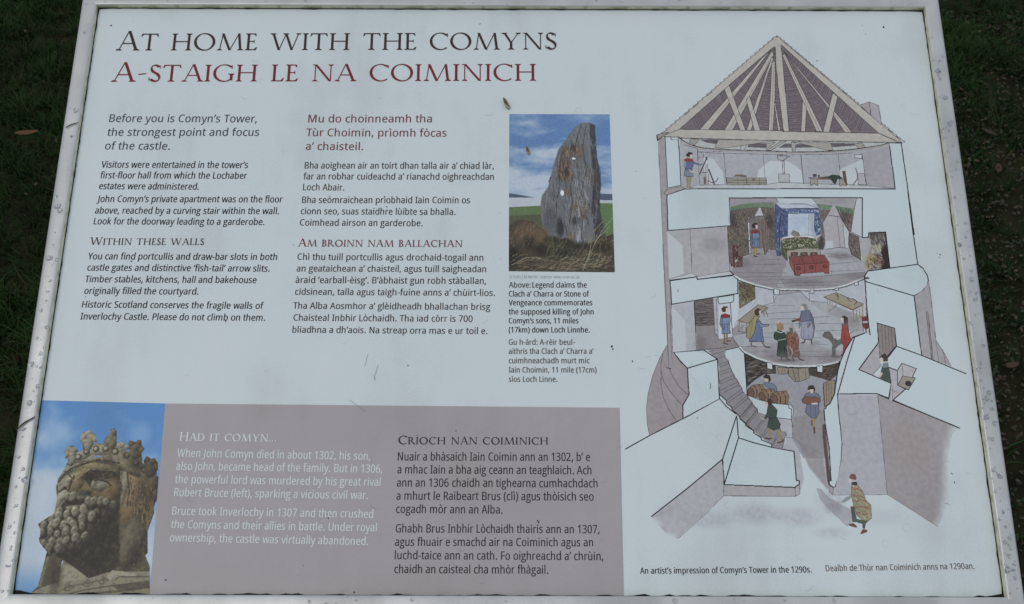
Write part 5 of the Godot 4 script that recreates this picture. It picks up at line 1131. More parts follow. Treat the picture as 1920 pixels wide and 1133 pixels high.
	line(0.8049999999999999, c8(23, 23, 26, 255), [70.1, 128.2, 73.3, 131.5, 81.9, 137, 93.5, 140.4, 113, 142.3, 146.3, 143.3, 181.1, 144.5, 181, 145.1, 210.5, 144.6, 228.2, 143.7, 245, 142.3, 259.9, 140.3, 279.9, 136.8, 289, 133.8])
	line(0.40249999999999997, c8(68, 64, 67, 255), [75.1, 137, 87.6, 140.8])
	line(0.40249999999999997, c8(68, 64, 67, 255), [88.4, 144.6, 103, 146.5, 180.8, 148.1, 180.8, 148.5, 227.8, 147.4, 249.6, 145.7])
	# the roof
	fill(c8(101, 95, 100, 255), [179.3, 13.8, 70.5, 118.9, 279.2, 122.6, 184.2, 13.7])
	roof_hatch(Vector2(178.3, 17.5), Vector2(69.7, 119.4), Vector2(279.9, 123.3), Vector2(184.5, 15.6))
	fill(c8(159, 155, 150, 255), [163.4, 32.5, 173.9, 22.2, 101.3, 119.1, 91.8, 119.2])
	line(0.45999999999999996, c8(42, 39, 40, 255), [163.4, 32.5, 173.9, 22.2, 101.3, 119.1, 91.8, 119.2, 163.4, 32.5])
	fill(c8(159, 155, 150, 255), [174.8, 23.2, 176.3, 28.8, 126.5, 119.4, 117.8, 119.4])
	line(0.45999999999999996, c8(42, 39, 40, 255), [174.8, 23.2, 176.3, 28.8, 126.5, 119.4, 117.8, 119.4, 174.8, 23.2])
	fill(c8(159, 155, 150, 255), [174.2, 30.6, 175.6, 33.4, 164.4, 63.9, 145.9, 119.5, 141.2, 119.5, 153.3, 85.8])
	line(0.45999999999999996, c8(42, 39, 40, 255), [174.2, 30.6, 175.6, 33.4, 164.4, 63.9, 145.9, 119.5, 141.2, 119.5, 153.3, 85.8, 174.2, 30.6])
	fill(c8(159, 155, 150, 255), [173.7, 37.1, 177.3, 36.2, 173.5, 83.9, 168.6, 120.1, 164.2, 120.2])
	line(0.45999999999999996, c8(42, 39, 40, 255), [173.7, 37.1, 177.3, 36.2, 173.5, 83.9, 168.6, 120.1, 164.2, 120.2, 173.7, 37.1])
	fill(c8(159, 155, 150, 255), [185.5, 28.7, 188.2, 26.8, 221, 121, 214.4, 121, 202.8, 83.8])
	line(0.45999999999999996, c8(42, 39, 40, 255), [185.5, 28.7, 188.2, 26.8, 221, 121, 214.4, 121, 202.8, 83.8, 185.5, 28.7])
	fill(c8(159, 155, 150, 255), [186.9, 23.1, 193.3, 32.4, 251.6, 122, 244.2, 122, 229, 92.7])
	line(0.45999999999999996, c8(42, 39, 40, 255), [186.9, 23.1, 193.3, 32.4, 251.6, 122, 244.2, 122, 229, 92.7, 186.9, 23.1])
	fill(c8(159, 155, 150, 255), [120.7, 70.5, 125.9, 65, 139.9, 119.4, 134.4, 119.4])
	line(0.45999999999999996, c8(42, 39, 40, 255), [120.7, 70.5, 125.9, 65, 139.9, 119.4, 134.4, 119.4, 120.7, 70.5])
	fill(c8(159, 155, 150, 255), [143.1, 83.1, 146.8, 78.6, 155.4, 119.8, 149.4, 119.9])
	line(0.45999999999999996, c8(42, 39, 40, 255), [143.1, 83.1, 146.8, 78.6, 155.4, 119.8, 149.4, 119.9, 143.1, 83.1])
	fill(c8(159, 155, 150, 255), [172.4, 85.7, 173.6, 86.6, 176.5, 120.1, 174, 120.1])
	line(0.45999999999999996, c8(42, 39, 40, 255), [172.4, 85.7, 173.6, 86.6, 176.5, 120.1, 174, 120.1, 172.4, 85.7])
	fill(c8(159, 155, 150, 255), [202.7, 84.2, 206.3, 92.8, 202.4, 120.9, 198, 120.9])
	line(0.45999999999999996, c8(42, 39, 40, 255), [202.7, 84.2, 206.3, 92.8, 202.4, 120.9, 198, 120.9, 202.7, 84.2])
	fill(c8(159, 155, 150, 255), [235.5, 74.6, 240.3, 79.1, 227.5, 121.7, 220.9, 121.7])
	line(0.45999999999999996, c8(42, 39, 40, 255), [235.5, 74.6, 240.3, 79.1, 227.5, 121.7, 220.9, 121.7, 235.5, 74.6])
	line(0.322, c8(107, 100, 98, 255), [169.9, 32.5, 111, 100.4])
	line(0.322, c8(107, 100, 98, 255), [175.2, 29.7, 122.6, 119.4])
	line(0.322, c8(107, 100, 98, 255), [175.3, 35.3, 145.1, 103.8])
	line(0.322, c8(107, 100, 98, 255), [175.9, 38.1, 166.7, 119.8])
	line(0.322, c8(107, 100, 98, 255), [187.7, 30.6, 217.8, 121])
	line(0.322, c8(107, 100, 98, 255), [191, 30.6, 248.5, 122])
	fill(c8(159, 155, 150, 255), [181.3, 4.7, 185.8, 13.7, 180.9, 119.7, 185.5, 121.1, 180, 120.6, 179.1, 49.2, 179.2, 11.9])
	fill(c8(159, 155, 150, 255), [179.3, 13.8, 185.5, 13.7, 185, 13.7, 185.7, 121, 179.7, 121, 178.3, 71.2, 177.7, 36.2])
	line(0.45999999999999996, c8(42, 39, 40, 255), [179.3, 13.8, 185.5, 13.7, 185, 13.7, 185.7, 121, 179.7, 121, 178.3, 71.2, 177.7, 36.2, 179.3, 13.8])
	line(0.40249999999999997, c8(53, 48, 49, 255), [177.2, 21.3, 179.3, 120.1])
	fill(c8(159, 155, 150, 255), [181.3, 4.3, 179.1, 16.6, 132.6, 59.5, 70.5, 118.9, 52.8, 126.9, 49.7, 126.6])
	line(0.45999999999999996, c8(42, 39, 40, 255), [181.3, 4.3, 179.1, 16.6, 132.6, 59.5, 70.5, 118.9, 52.8, 126.9, 49.7, 126.6, 181.3, 4.3])
	fill(c8(159, 155, 150, 255), [181.1, 4.7, 184.9, 15.2, 214.5, 49, 279.2, 122.6, 303.1, 134.3, 299, 129])
	line(0.45999999999999996, c8(42, 39, 40, 255), [181.1, 4.7, 184.9, 15.2, 214.5, 49, 279.2, 122.6, 303.1, 134.3, 299, 129, 181.1, 4.7])
	fill(c8(159, 155, 150, 255), [178.2, 7.2, 183.2, 6.2, 187.5, 13.7, 180.5, 19.4, 176.6, 17.5])
	fill(c8(159, 155, 150, 255), [70.5, 118.9, 180.9, 120.1, 178.4, 121, 279.2, 122.8, 300.3, 134.2, 69.3, 129.3, 52.1, 126.9])
	line(0.45999999999999996, c8(42, 39, 40, 255), [70.5, 118.9, 180.9, 120.1, 178.4, 121, 279.2, 122.8, 300.3, 134.2, 69.3, 129.3, 52.1, 126.9, 70.5, 118.9])
	line(0.40249999999999997, c8(68, 64, 67, 255), [70.1, 128.6, 181.5, 132.1, 168.2, 131.3, 287.5, 133.1])
	line(0.8049999999999999, c8(23, 23, 26, 255), [52.5, 127.3, 70.1, 128.6, 69.6, 127.6])
	line(0.8049999999999999, c8(23, 23, 26, 255), [287.1, 133.8, 302.3, 133.8])
	roof_tiles(Vector2(182.0, 4.7), Vector2(47.7, 129.4), 27, 1)
	roof_tiles(Vector2(181.1, 4.7), Vector2(304.4, 133.4), 34, -1)
	fill(c8(141, 135, 135, 255), [263.3, 89, 273.2, 85.4, 273.4, 101.6, 266.3, 93.5])
	line(0.40249999999999997, c8(42, 39, 40, 255), [263.3, 89, 273.2, 85.4, 273.4, 101.6, 266.3, 93.5, 263.3, 89])
	fill(c8(146, 142, 146, 255), [273.2, 85.4, 282.9, 89.8, 283.1, 112.6, 273.4, 101.9])
	line(0.40249999999999997, c8(42, 39, 40, 255), [273.2, 85.4, 282.9, 89.8, 283.1, 112.6, 273.4, 101.9, 273.2, 85.4])
	fill(c8(133, 128, 127, 255), [46.6, 125.5, 49, 124.6, 59.4, 122, 52, 128.2, 47.1, 132.3])
	line(0.45999999999999996, c8(42, 39, 40, 255), [46.6, 125.5, 49, 124.6, 59.4, 122, 52, 128.2, 47.1, 132.3, 46.6, 125.5])
	line(1.035, c8(23, 23, 26, 255), [46.9, 125.9, 47.1, 131.7, 52, 128.2])
	fill(c8(168, 179, 184, 255), [55.3, 127.7, 69.1, 128, 69.4, 183.7, 55.2, 186.9])
	line(0.69, c8(23, 23, 26, 255), [55.3, 127.7, 69.1, 128, 69.4, 183.7, 55.2, 186.9, 55.3, 127.7])
	fill(c8(168, 179, 184, 255), [61.2, 128, 69.4, 128, 69.2, 131.3, 61.4, 131])
	line(0.45999999999999996, c8(23, 23, 26, 255), [61.2, 128, 69.4, 128, 69.2, 131.3, 61.4, 131, 61.2, 128])
	fill(c8(142, 137, 141, 255), [54.2, 188.5, 68.9, 185, 73.6, 187.4, 54, 194.6, 51.3, 193.3])
	line(0.45999999999999996, c8(42, 39, 40, 255), [54.2, 188.5, 68.9, 185, 73.6, 187.4, 54, 194.6, 51.3, 193.3, 54.2, 188.5])
	fill(c8(168, 179, 184, 255), [289, 133.8, 296.9, 133.8, 296, 138.4, 289.2, 137.9])
	line(0.45999999999999996, c8(23, 23, 26, 255), [289, 133.8, 296.9, 133.8, 296, 138.4, 289.2, 137.9, 289, 133.8])
	fill(c8(168, 179, 184, 255), [296.8, 134.3, 301.7, 135.2, 302.3, 196.2, 303.1, 270.5, 274.9, 273.6, 274.4, 235.3, 257.4, 236.2, 256.5, 241.1, 250.2, 241.6, 254.7, 197.1, 118, 197.9, 289.8, 187.2, 289.1, 137.9])
	line(0.9774999999999999, c8(23, 23, 26, 255), [301.6, 135.3, 302.5, 188.2, 303.1, 238, 302.2, 190.3, 302, 226.2, 303.1, 270.5])
	line(0.69, c8(23, 23, 26, 255), [289, 133.8, 301.7, 134.5])
	line(0.9774999999999999, c8(23, 23, 26, 255), [289.1, 137.9, 289.6, 187.2, 177.8, 187.3])
	line(0.9774999999999999, c8(23, 23, 26, 255), [118, 197.9, 177, 197.3, 254.7, 197.1, 250.2, 241.6, 256.5, 241.1, 257.4, 236.2, 274.4, 235.3, 274.6, 274.1])
	soft(c8(94, 89, 91, 120), 241.8, 283.9, 20, 6)
	soft(c8(98, 93, 95, 130), 188.6, 290.1, 30, 6)
	soft(c8(101, 95, 96, 120), 128.2, 270.1, 12, 8)
	soft(c8(97, 91, 93, 110), 225.0, 261.6, 16, 6)
	soft(c8(44, 39, 38, 120), 120.8, 222.6, 6, 16)
	soft(c8(41, 37, 38, 120), 158.0, 224.6, 6, 14)
	soft(c8(52, 46, 45, 90), 234.9, 217.0, 8, 10)
	soft(c8(118, 113, 118, 110), 153.8, 203.6, 22, 5)
	soft(c8(124, 119, 124, 110), 224.9, 201.2, 22, 5)
	soft(c8(124, 121, 127, 140), 99.2, 249.7, 20, 14)
	soft(c8(102, 96, 98, 130), 163.3, 368.5, 34, 8)
	soft(c8(102, 96, 98, 120), 204.5, 369.4, 18, 8)
	soft(c8(110, 104, 106, 120), 231.7, 334.3, 14, 8)
	soft(c8(109, 106, 110, 120), 193.0, 354.0, 8, 3)
	soft(c8(78, 74, 76, 150), 163.9, 371.9, 14, 2.5)
	soft(c8(82, 78, 80, 140), 212.9, 367.9, 8, 2.5)
	soft(c8(166, 169, 172, 120), 203.6, 316.7, 20, 12)
	soft(c8(160, 163, 168, 90), 183.9, 340.4, 18, 14)
	fill(c8(168, 179, 184, 255), [252, 278, 303.1, 270.5, 307.7, 275, 311.1, 282.1, 311.7, 287.7, 309.3, 293.7, 303.9, 299.7, 295.4, 304.3, 249.2, 289.4, 247.6, 286.4, 252.7, 285.6, 247.9, 284.1])
	line(0.9774999999999999, c8(23, 23, 26, 255), [252, 278, 303.1, 270.5, 307.7, 275, 311.1, 282.1, 311.7, 287.7, 309.3, 293.7, 303.9, 299.7, 295.4, 304.3, 249.2, 289.4, 247.6, 286.4, 252.7, 285.6, 247.9, 284.1, 252, 278])
	fill(c8(168, 179, 184, 255), [248.3, 289.6, 277.9, 299, 295.4, 304.3, 295.8, 365.9, 272.1, 357, 255.8, 333, 255.4, 352.1, 247.6, 348.8])
	fill(c8(143, 141, 145, 255), [295.7, 304.3, 305.6, 298.3, 311.5, 288.9, 312.1, 304.2, 311.2, 351.1, 317, 360.9, 322.8, 377.2, 295.7, 366.3])
	line(0.9774999999999999, c8(23, 23, 26, 255), [248.3, 284.5, 248.3, 289.6, 247.2, 314.6, 247.4, 348.9, 255.3, 352.8])
	line(0.9774999999999999, c8(23, 23, 26, 255), [248.4, 289.1, 295.4, 304.3, 295.7, 366.3])
	line(0.40249999999999997, c8(68, 64, 67, 255), [311.9, 289.7, 312.1, 304.2, 311.6, 351.1, 318.2, 364.2, 323.1, 377.2])
	line(0.40249999999999997, c8(68, 64, 67, 255), [311.6, 351.1, 311.6, 373.2])
	line(0.40249999999999997, c8(68, 64, 67, 255), [317, 360.9, 318.3, 375.6])
	fill(c8(125, 119, 119, 255), [305.3, 321.1, 307.2, 321.1, 306.5, 370, 305, 369.5])
	line(0.345, c8(42, 39, 40, 255), [305.3, 321.1, 307.2, 321.1, 306.5, 370, 305, 369.5, 305.3, 321.1])
	fill(c8(168, 179, 184, 255), [230.7, 348.1, 243.7, 343.4, 247.4, 345.5, 255.3, 352.9, 232.9, 380.8, 262.5, 395.2, 258.9, 409.6, 248.3, 405.2, 225.1, 405.3, 215.2, 382.7, 212.4, 382.7, 216.1, 372.2, 221.8, 360.6, 230.4, 348])
	fill(c8(168, 179, 184, 255), [272.1, 357, 295.7, 366.3, 337, 385, 323.5, 438.6, 262.2, 412, 276.6, 400, 286.8, 389.5, 284.2, 387.9, 289, 379.8, 275.6, 374.5, 269.4, 381.5, 262.7, 379.1])
	soft(c8(171, 180, 184, 255), 330.9, 411.0, 26, 38)
	soft(c8(171, 180, 184, 200), 330.3, 426.8, 22, 22)
	fill(c8(120, 113, 111, 255), [255.8, 333, 272.3, 338.3, 272.1, 356.5, 261.9, 367.7, 259.6, 364.4, 254.4, 369.3])
	line(0.8049999999999999, c8(23, 23, 26, 255), [255.8, 333, 272.3, 338.3, 272.1, 356.5, 261.9, 367.7, 259.6, 364.4, 254.4, 369.3, 255.8, 333])
	line(0.345, c8(77, 71, 71, 255), [260, 334.7, 258.3, 362.8])
	line(0.345, c8(77, 71, 71, 255), [263.1, 335.5, 261.5, 362.8])
	line(0.345, c8(77, 71, 71, 255), [266.2, 336.3, 264.6, 362.8])
	line(0.345, c8(77, 71, 71, 255), [269.2, 337.1, 267.7, 362.7])
	fill(c8(148, 147, 151, 255), [255.3, 352.9, 254.4, 369.3, 255.1, 377.5, 245.6, 386.4, 232.9, 380.8])
	line(0.9774999999999999, c8(23, 23, 26, 255), [255.3, 352.9, 232.9, 380.8, 263, 394.9, 258.9, 409.6, 248.3, 405.2, 225.1, 405.3])
	fill(c8(152, 151, 156, 255), [262.7, 379.1, 269.4, 381.5, 268.8, 393.6, 276.6, 400, 262.2, 412, 262.6, 401.6, 262.8, 392])
	line(0.40249999999999997, c8(68, 64, 67, 255), [245.6, 386.4, 255.7, 375.8])
	line(0.40249999999999997, c8(68, 64, 67, 255), [262.6, 401.6, 268.5, 404])
	fill(c8(155, 155, 159, 255), [275.6, 374.5, 289, 379.8, 284.2, 387.9, 286.8, 389.5, 278.8, 401.3, 275.1, 400, 269, 396.5, 270.2, 381.5])
	line(0.69, c8(23, 23, 26, 255), [275.6, 374.5, 289, 379.8, 284.2, 387.9, 286.8, 389.5, 278.8, 401.3, 275.1, 400, 269, 396.5, 270.2, 381.5, 275.6, 374.5])
	fill(c8(131, 124, 116, 255), [274.7, 387.1, 286.8, 389.5, 278.8, 401.3, 269.3, 396.5])
	line(0.45999999999999996, c8(42, 39, 40, 255), [274.7, 387.1, 286.8, 389.5, 278.8, 401.3, 269.3, 396.5, 274.7, 387.1])
	oval(c8(39, 37, 38, 255), 279.5, 394.8, 3.2, 2.8)
	line(0.40249999999999997, c8(68, 64, 67, 255), [275.6, 374.5, 275, 387.1])
	line(0.9774999999999999, c8(23, 23, 26, 255), [272.1, 357, 264, 366.8, 261.7, 369.3])
	line(0.9774999999999999, c8(23, 23, 26, 255), [272.1, 357, 295.7, 366.3, 337, 385])
	line(0.9774999999999999, c8(23, 23, 26, 255), [262.7, 378.7, 269.4, 381.5])
	line(0.9774999999999999, c8(23, 23, 26, 255), [276.6, 400, 262.2, 412, 323.5, 438.6])
	fill(c8(166, 172, 175, 255), [262.3, 396.8, 263.3, 397.6, 261.9, 414.4, 259.3, 414.4])
	line(0.40249999999999997, c8(42, 39, 40, 255), [262.3, 396.8, 263.3, 397.6, 261.9, 414.4, 259.3, 414.4, 262.3, 396.8])
	fill(c8(54, 65, 57, 255), [255.8, 377.5, 261.7, 373.4, 262.7, 379.1, 263.3, 394.4, 254.5, 390.4, 252.3, 388.8])
	fill(c8(100, 109, 120, 255), [257, 374.2, 262.2, 373.4, 262.3, 378.3, 256.4, 379.1])
	fill(c8(55, 44, 41, 255), [255.8, 366.1, 260.3, 364.7, 262.7, 368.5, 261.8, 372.6, 257.9, 372.9])
	fill(c8(179, 165, 158, 255), [255.1, 369.3, 257.9, 369.3, 257.6, 372.9, 255.1, 372.6])
	fill(c8(175, 163, 157, 255), [250.9, 387.5, 254.9, 383.1, 255.8, 384.8, 253.1, 388.8])
	line(0.9774999999999999, c8(23, 23, 26, 255), [242.4, 343.6, 230.4, 348, 221.8, 360.6, 216.1, 372.2, 212.4, 382.7, 209, 395.4, 214.9, 372.5, 211.3, 386.8, 207.4, 404.8, 201.9, 415.1, 198.2, 417.5, 197.8, 420.1, 195.8, 420.4, 195.5, 423.5, 195.6, 434.6, 197.2, 456.6, 197.1, 468.7, 196.1, 490, 194.1, 490.3, 194.2, 493.7, 198.3, 496.6, 200.2, 495.6])
	fill(c8(168, 179, 184, 255), [242.4, 343.8, 230.9, 348.2, 216.6, 372.2, 212.9, 382.7, 215.3, 373, 211.8, 386.8, 207.5, 405.7, 202.1, 415.6, 198.5, 417.9, 198, 420.3, 196, 420.7, 195.8, 434.6, 197.4, 456.6, 196.1, 490, 194.5, 490.6, 194.6, 493.3, 198.3, 496.3, 200.6, 494.9, 207.5, 470.5, 209.6, 457.8, 209.4, 423, 209.7, 406, 210, 405.7, 225.5, 362.8])
	line(0.9774999999999999, c8(23, 23, 26, 255), [231.8, 348.5, 222.7, 371.2, 214, 395.3, 210, 405.7, 209.4, 423, 210, 452.7, 207.5, 470.5, 202.8, 488.1, 199.6, 495.6, 197.6, 496.6, 194.2, 493.7])
	line(0.9774999999999999, c8(23, 23, 26, 255), [210, 405.7, 240.6, 405.1])
	line(0.9774999999999999, c8(23, 23, 26, 255), [242.4, 343.6, 230.9, 348.2])
	fill(c8(150, 150, 158, 255), [210, 406.7, 248.4, 406.5, 247.6, 502.9, 196.4, 503.6, 197.6, 496.6, 199.8, 495.8, 207.5, 470.5, 209.9, 455.2, 209.8, 423])
	fill(c8(144, 139, 143, 255), [193.8, 494.3, 197.6, 496.8, 196.4, 503.6, 193.6, 500.8])
	line(0.40249999999999997, c8(106, 97, 98, 255), [194.1, 494.3, 193.6, 500.8, 196.4, 503.6, 247.6, 502.9])
	line(0.40249999999999997, c8(68, 64, 67, 255), [197.6, 496.8, 196.4, 503.6])
	fill(c8(82, 68, 67, 255), [192.7, 435.6, 195.1, 435.7, 195.3, 453.9, 195.2, 455.3, 196.1, 490, 193.9, 490, 192.6, 498.1, 192.2, 468.7, 191.8, 447.5])
	line(0.8049999999999999, c8(23, 23, 26, 255), [195.1, 435.7, 197.2, 457.5, 196.1, 490])
	fill(c8(132, 125, 127, 215), [248.7, 406.5, 323.6, 439.1, 316, 444.6, 307.8, 470.1, 305, 507.6, 294.5, 527.3, 291.4, 532.8, 247.6, 502.9])
	soft(c8(171, 180, 184, 255), 323.0, 448.5, 15, 22)
	soft(c8(171, 180, 184, 255), 317.6, 466.3, 17, 30)
	soft(c8(171, 180, 184, 255), 314.0, 485.2, 17, 34)
	soft(c8(171, 180, 184, 255), 313.3, 505.1, 20, 34)
	soft(c8(171, 180, 184, 255), 305.4, 523.6, 17, 26)
	soft(c8(171, 180, 184, 220), 296.2, 533.4, 12, 14)
	soft(c8(130, 120, 114, 80), 271.9, 457.6, 30, 40)
	line(0.45999999999999996, c8(93, 87, 89, 255), [248.7, 406.5, 247.6, 502.9])
	line(0.9774999999999999, c8(23, 23, 26, 255), [249.1, 405.9, 258.8, 410.4])
	line(0.9774999999999999, c8(23, 23, 26, 255), [262.5, 411.4, 323.6, 439.1])
	line(0.45999999999999996, c8(115, 105, 105, 255), [247.6, 502.9, 271.1, 518.8, 291.4, 532.8])
	fill(c8(123, 117, 117, 150), [163.8, 449, 190.1, 462.9, 192, 498.1, 185.4, 488.1, 176.6, 475.6, 168.3, 455.4])
	fill(c8(126, 123, 129, 150), [181.6, 496.9, 185.8, 497.5, 192.5, 505.5, 211.2, 516.5, 215.2, 525.1, 207.1, 533, 194.9, 520.3, 184.3, 508])
	soft(c8(118, 113, 118, 80), 195.3, 515.4, 12, 10)
	fill(c8(56, 67, 61, 255), [142, 417.6, 146.1, 416.2, 150.7, 421.8, 149.3, 428.3, 152.8, 435.7, 151.1, 440.3, 145.6, 441.7, 140, 438.5, 141.9, 430.6, 140.6, 423.7])
	line(0.40249999999999997, c8(42, 39, 40, 255), [142, 417.6, 146.1, 416.2, 150.7, 421.8, 149.3, 428.3, 152.8, 435.7, 151.1, 440.3, 145.6, 441.7, 140, 438.5, 141.9, 430.6, 140.6, 423.7, 142, 417.6])
	line(0.45999999999999996, c8(28, 36, 32, 255), [144.7, 430.2, 145.7, 441.2])
	line(0.45999999999999996, c8(27, 27, 27, 255), [141.5, 430.2, 149.3, 429.2])
	fill(c8(58, 44, 40, 255), [141.5, 412, 144.3, 410.2, 146.8, 413, 145.7, 416.2, 142.4, 417.6])
	fill(c8(177, 162, 154, 255), [139.5, 414.4, 142.1, 413.4, 142, 417.2, 140, 417.6])
	fill(c8(56, 67, 61, 255), [140.6, 423.7, 143.1, 427.4, 138.3, 431.6, 137, 430.7])
	line(0.9199999999999999, c8(166, 154, 147, 255), [138.3, 431.3, 134.3, 429.7])
	fill(c8(125, 119, 91, 255), [140, 438.5, 143.4, 440.8, 143.1, 448.6, 140.7, 448.1])
	fill(c8(125, 119, 91, 255), [148.4, 440.8, 152, 440.3, 153.9, 450.4, 151.6, 451.3])
	line(1.4949999999999999, c8(81, 54, 47, 255), [137, 448.8, 140.1, 450, 143.1, 449.5])
	line(1.4949999999999999, c8(81, 54, 47, 255), [148.8, 453.6, 152.9, 452.7, 154.1, 450.8])
	fill(c8(100, 102, 120, 255), [178.7, 405.8, 183.9, 403.5, 190.1, 404.8, 193.4, 408.6, 191.1, 414.2, 190.8, 423.5, 187, 430, 182.6, 429.1, 177.2, 423.6, 179.6, 416.1, 175.9, 412.4])
	line(0.40249999999999997, c8(42, 39, 40, 255), [178.7, 405.8, 183.9, 403.5, 190.1, 404.8, 193.4, 408.6, 191.1, 414.2, 190.8, 423.5, 187, 430, 182.6, 429.1, 177.2, 423.6, 179.6, 416.1, 175.9, 412.4, 178.7, 405.8])
	line(0.40249999999999997, c8(62, 64, 82, 255), [182.6, 418, 182.6, 429.1])
	line(0.40249999999999997, c8(62, 64, 82, 255), [187.2, 418, 187.1, 429.1])
	fill(c8(107, 78, 64, 255), [174.9, 411.5, 178, 408.2, 183.4, 408.6, 188, 408.4, 192.8, 410.5, 192.8, 413.7, 187.4, 415.3, 180.1, 416.1, 175.7, 414.7])
	line(0.40249999999999997, c8(42, 39, 40, 255), [174.9, 411.5, 178, 408.2, 183.4, 408.6, 188, 408.4, 192.8, 410.5, 192.8, 413.7, 187.4, 415.3, 180.1, 416.1, 175.7, 414.7, 174.9, 411.5])
	fill(c8(51, 41, 39, 255), [181.2, 401.1, 183, 397.3, 187.2, 396.8, 188.9, 400.1, 187.8, 404.9, 185.9, 401.1, 183.1, 401.6])
	fill(c8(179, 167, 160, 255), [183.6, 401.1, 187.3, 401.1, 186.5, 404.9, 184.2, 404.9])
	fill(c8(176, 176, 178, 255), [183.8, 414.7, 190.2, 414.2, 189.6, 416.1, 184.2, 416.1])
	fill(c8(132, 123, 94, 255), [182.6, 429.6, 187, 430, 185.4, 438.4, 183.6, 438.4, 183.5, 434.7])
	fill(c8(93, 77, 65, 255), [182, 431, 183.7, 431.9, 183.2, 437.4, 181.9, 437.4])
	line(1.4949999999999999, c8(81, 57, 49, 255), [184.5, 438.4, 184.5, 444.3])
	fill(c8(131, 125, 104, 255), [215.4, 491.8, 220.7, 494.2, 225, 500.4, 226.8, 507.9, 231.2, 512.8, 230.5, 525, 227.2, 527.5, 222.4, 526.9, 217.3, 522.6, 215.1, 514.1, 213.7, 503])
	scribble([215.7, 493, 220.7, 494.9, 226.2, 507.9, 230.9, 513.4, 229.9, 525, 222.5, 526.3, 217.4, 522, 215.1, 514.1], 90, 3, 0.45, 1.1, 0.5, [c8(163, 156, 130, 255), c8(108, 101, 81, 255), c8(87, 83, 68, 255)])
	line(0.6325, c8(117, 59, 54, 255), [215.4, 496.1, 217.8, 498.6, 220.4, 497.4, 223.9, 499.8])
	line(0.6325, c8(117, 59, 54, 255), [214.4, 502.3, 217.2, 504.8, 221, 503.6, 226.3, 506.6])
	line(0.6325, c8(117, 59, 54, 255), [215, 508.5, 218, 509.7, 221.8, 507.9, 227.3, 509.1])
	line(0.6325, c8(117, 59, 54, 255), [215, 514.7, 218, 515.3, 221.9, 513.8, 226, 515.3, 230.4, 514])
	line(0.6325, c8(117, 59, 54, 255), [216.3, 520.8, 219.5, 519.6, 222.9, 522, 227.9, 520.8])
	line(0.40249999999999997, c8(68, 64, 67, 255), [215.4, 491.8, 220.7, 494.2, 225, 500.4, 226.8, 507.9, 231.2, 512.8, 230.5, 525, 227.2, 527.5, 222.4, 526.9, 217.3, 522.6, 215.1, 514.1, 213.7, 503, 215.4, 491.8])
	fill(c8(100, 72, 71, 255), [213.5, 486.2, 215.6, 483.3, 219.3, 483.6, 220.4, 487.4, 219.4, 489.3, 213.9, 488])
	fill(c8(178, 165, 158, 255), [212.4, 488, 215.1, 488, 215.4, 492, 212.5, 492])
	fill(c8(53, 50, 50, 255), [214.8, 491.2, 220.4, 491.1, 220.1, 494.3, 215.2, 493.6])
	fill(c8(120, 125, 130, 255), [213.6, 503.6, 213.3, 506.7, 205.5, 511, 203.8, 509.8, 208.5, 505.5])
	line(0.9199999999999999, c8(154, 145, 139, 255), [205.6, 510.6, 200.5, 509.8])
	fill(c8(71, 75, 71, 255), [212, 514.1, 215.1, 514.1, 217.3, 528.7, 212.4, 528.8])
	fill(c8(69, 79, 69, 255), [215.2, 525.1, 222.4, 526.9, 227.2, 527.5, 224.5, 530.5, 217.3, 529.4])
	fill(c8(71, 73, 77, 255), [221, 528.7, 224.5, 530.5, 223.4, 534.8, 221.6, 534.8])
	fill(c8(92, 64, 57, 255), [208.3, 530.6, 213, 529.4, 216.4, 532.4, 215.6, 533.9, 209.7, 532.2])
	fill(c8(92, 64, 57, 255), [221.6, 534.8, 225.8, 536, 225, 537.8, 219.3, 539.9, 218.8, 538.7])
	line(0.575, c8(71, 73, 77, 255), [87.8, 394.5, 88.1, 399.7, 87, 400.7])
	line(0.575, c8(71, 73, 77, 255), [61, 298.6, 61.1, 301.1])
	line(0.575, c8(71, 73, 77, 255), [70.7, 375.7, 71.2, 375.9])
	line(0.575, c8(71, 73, 77, 255), [309.8, 482.1, 310.9, 483.3])
	line(0.575, c8(71, 73, 77, 255), [73.1, 429, 73.7, 430.5])
	# small dots
	dots(73.3, 394.5, 22, 14, 12, c8(110, 116, 122, 255))
	pigment()
	weather(556.5, 28)

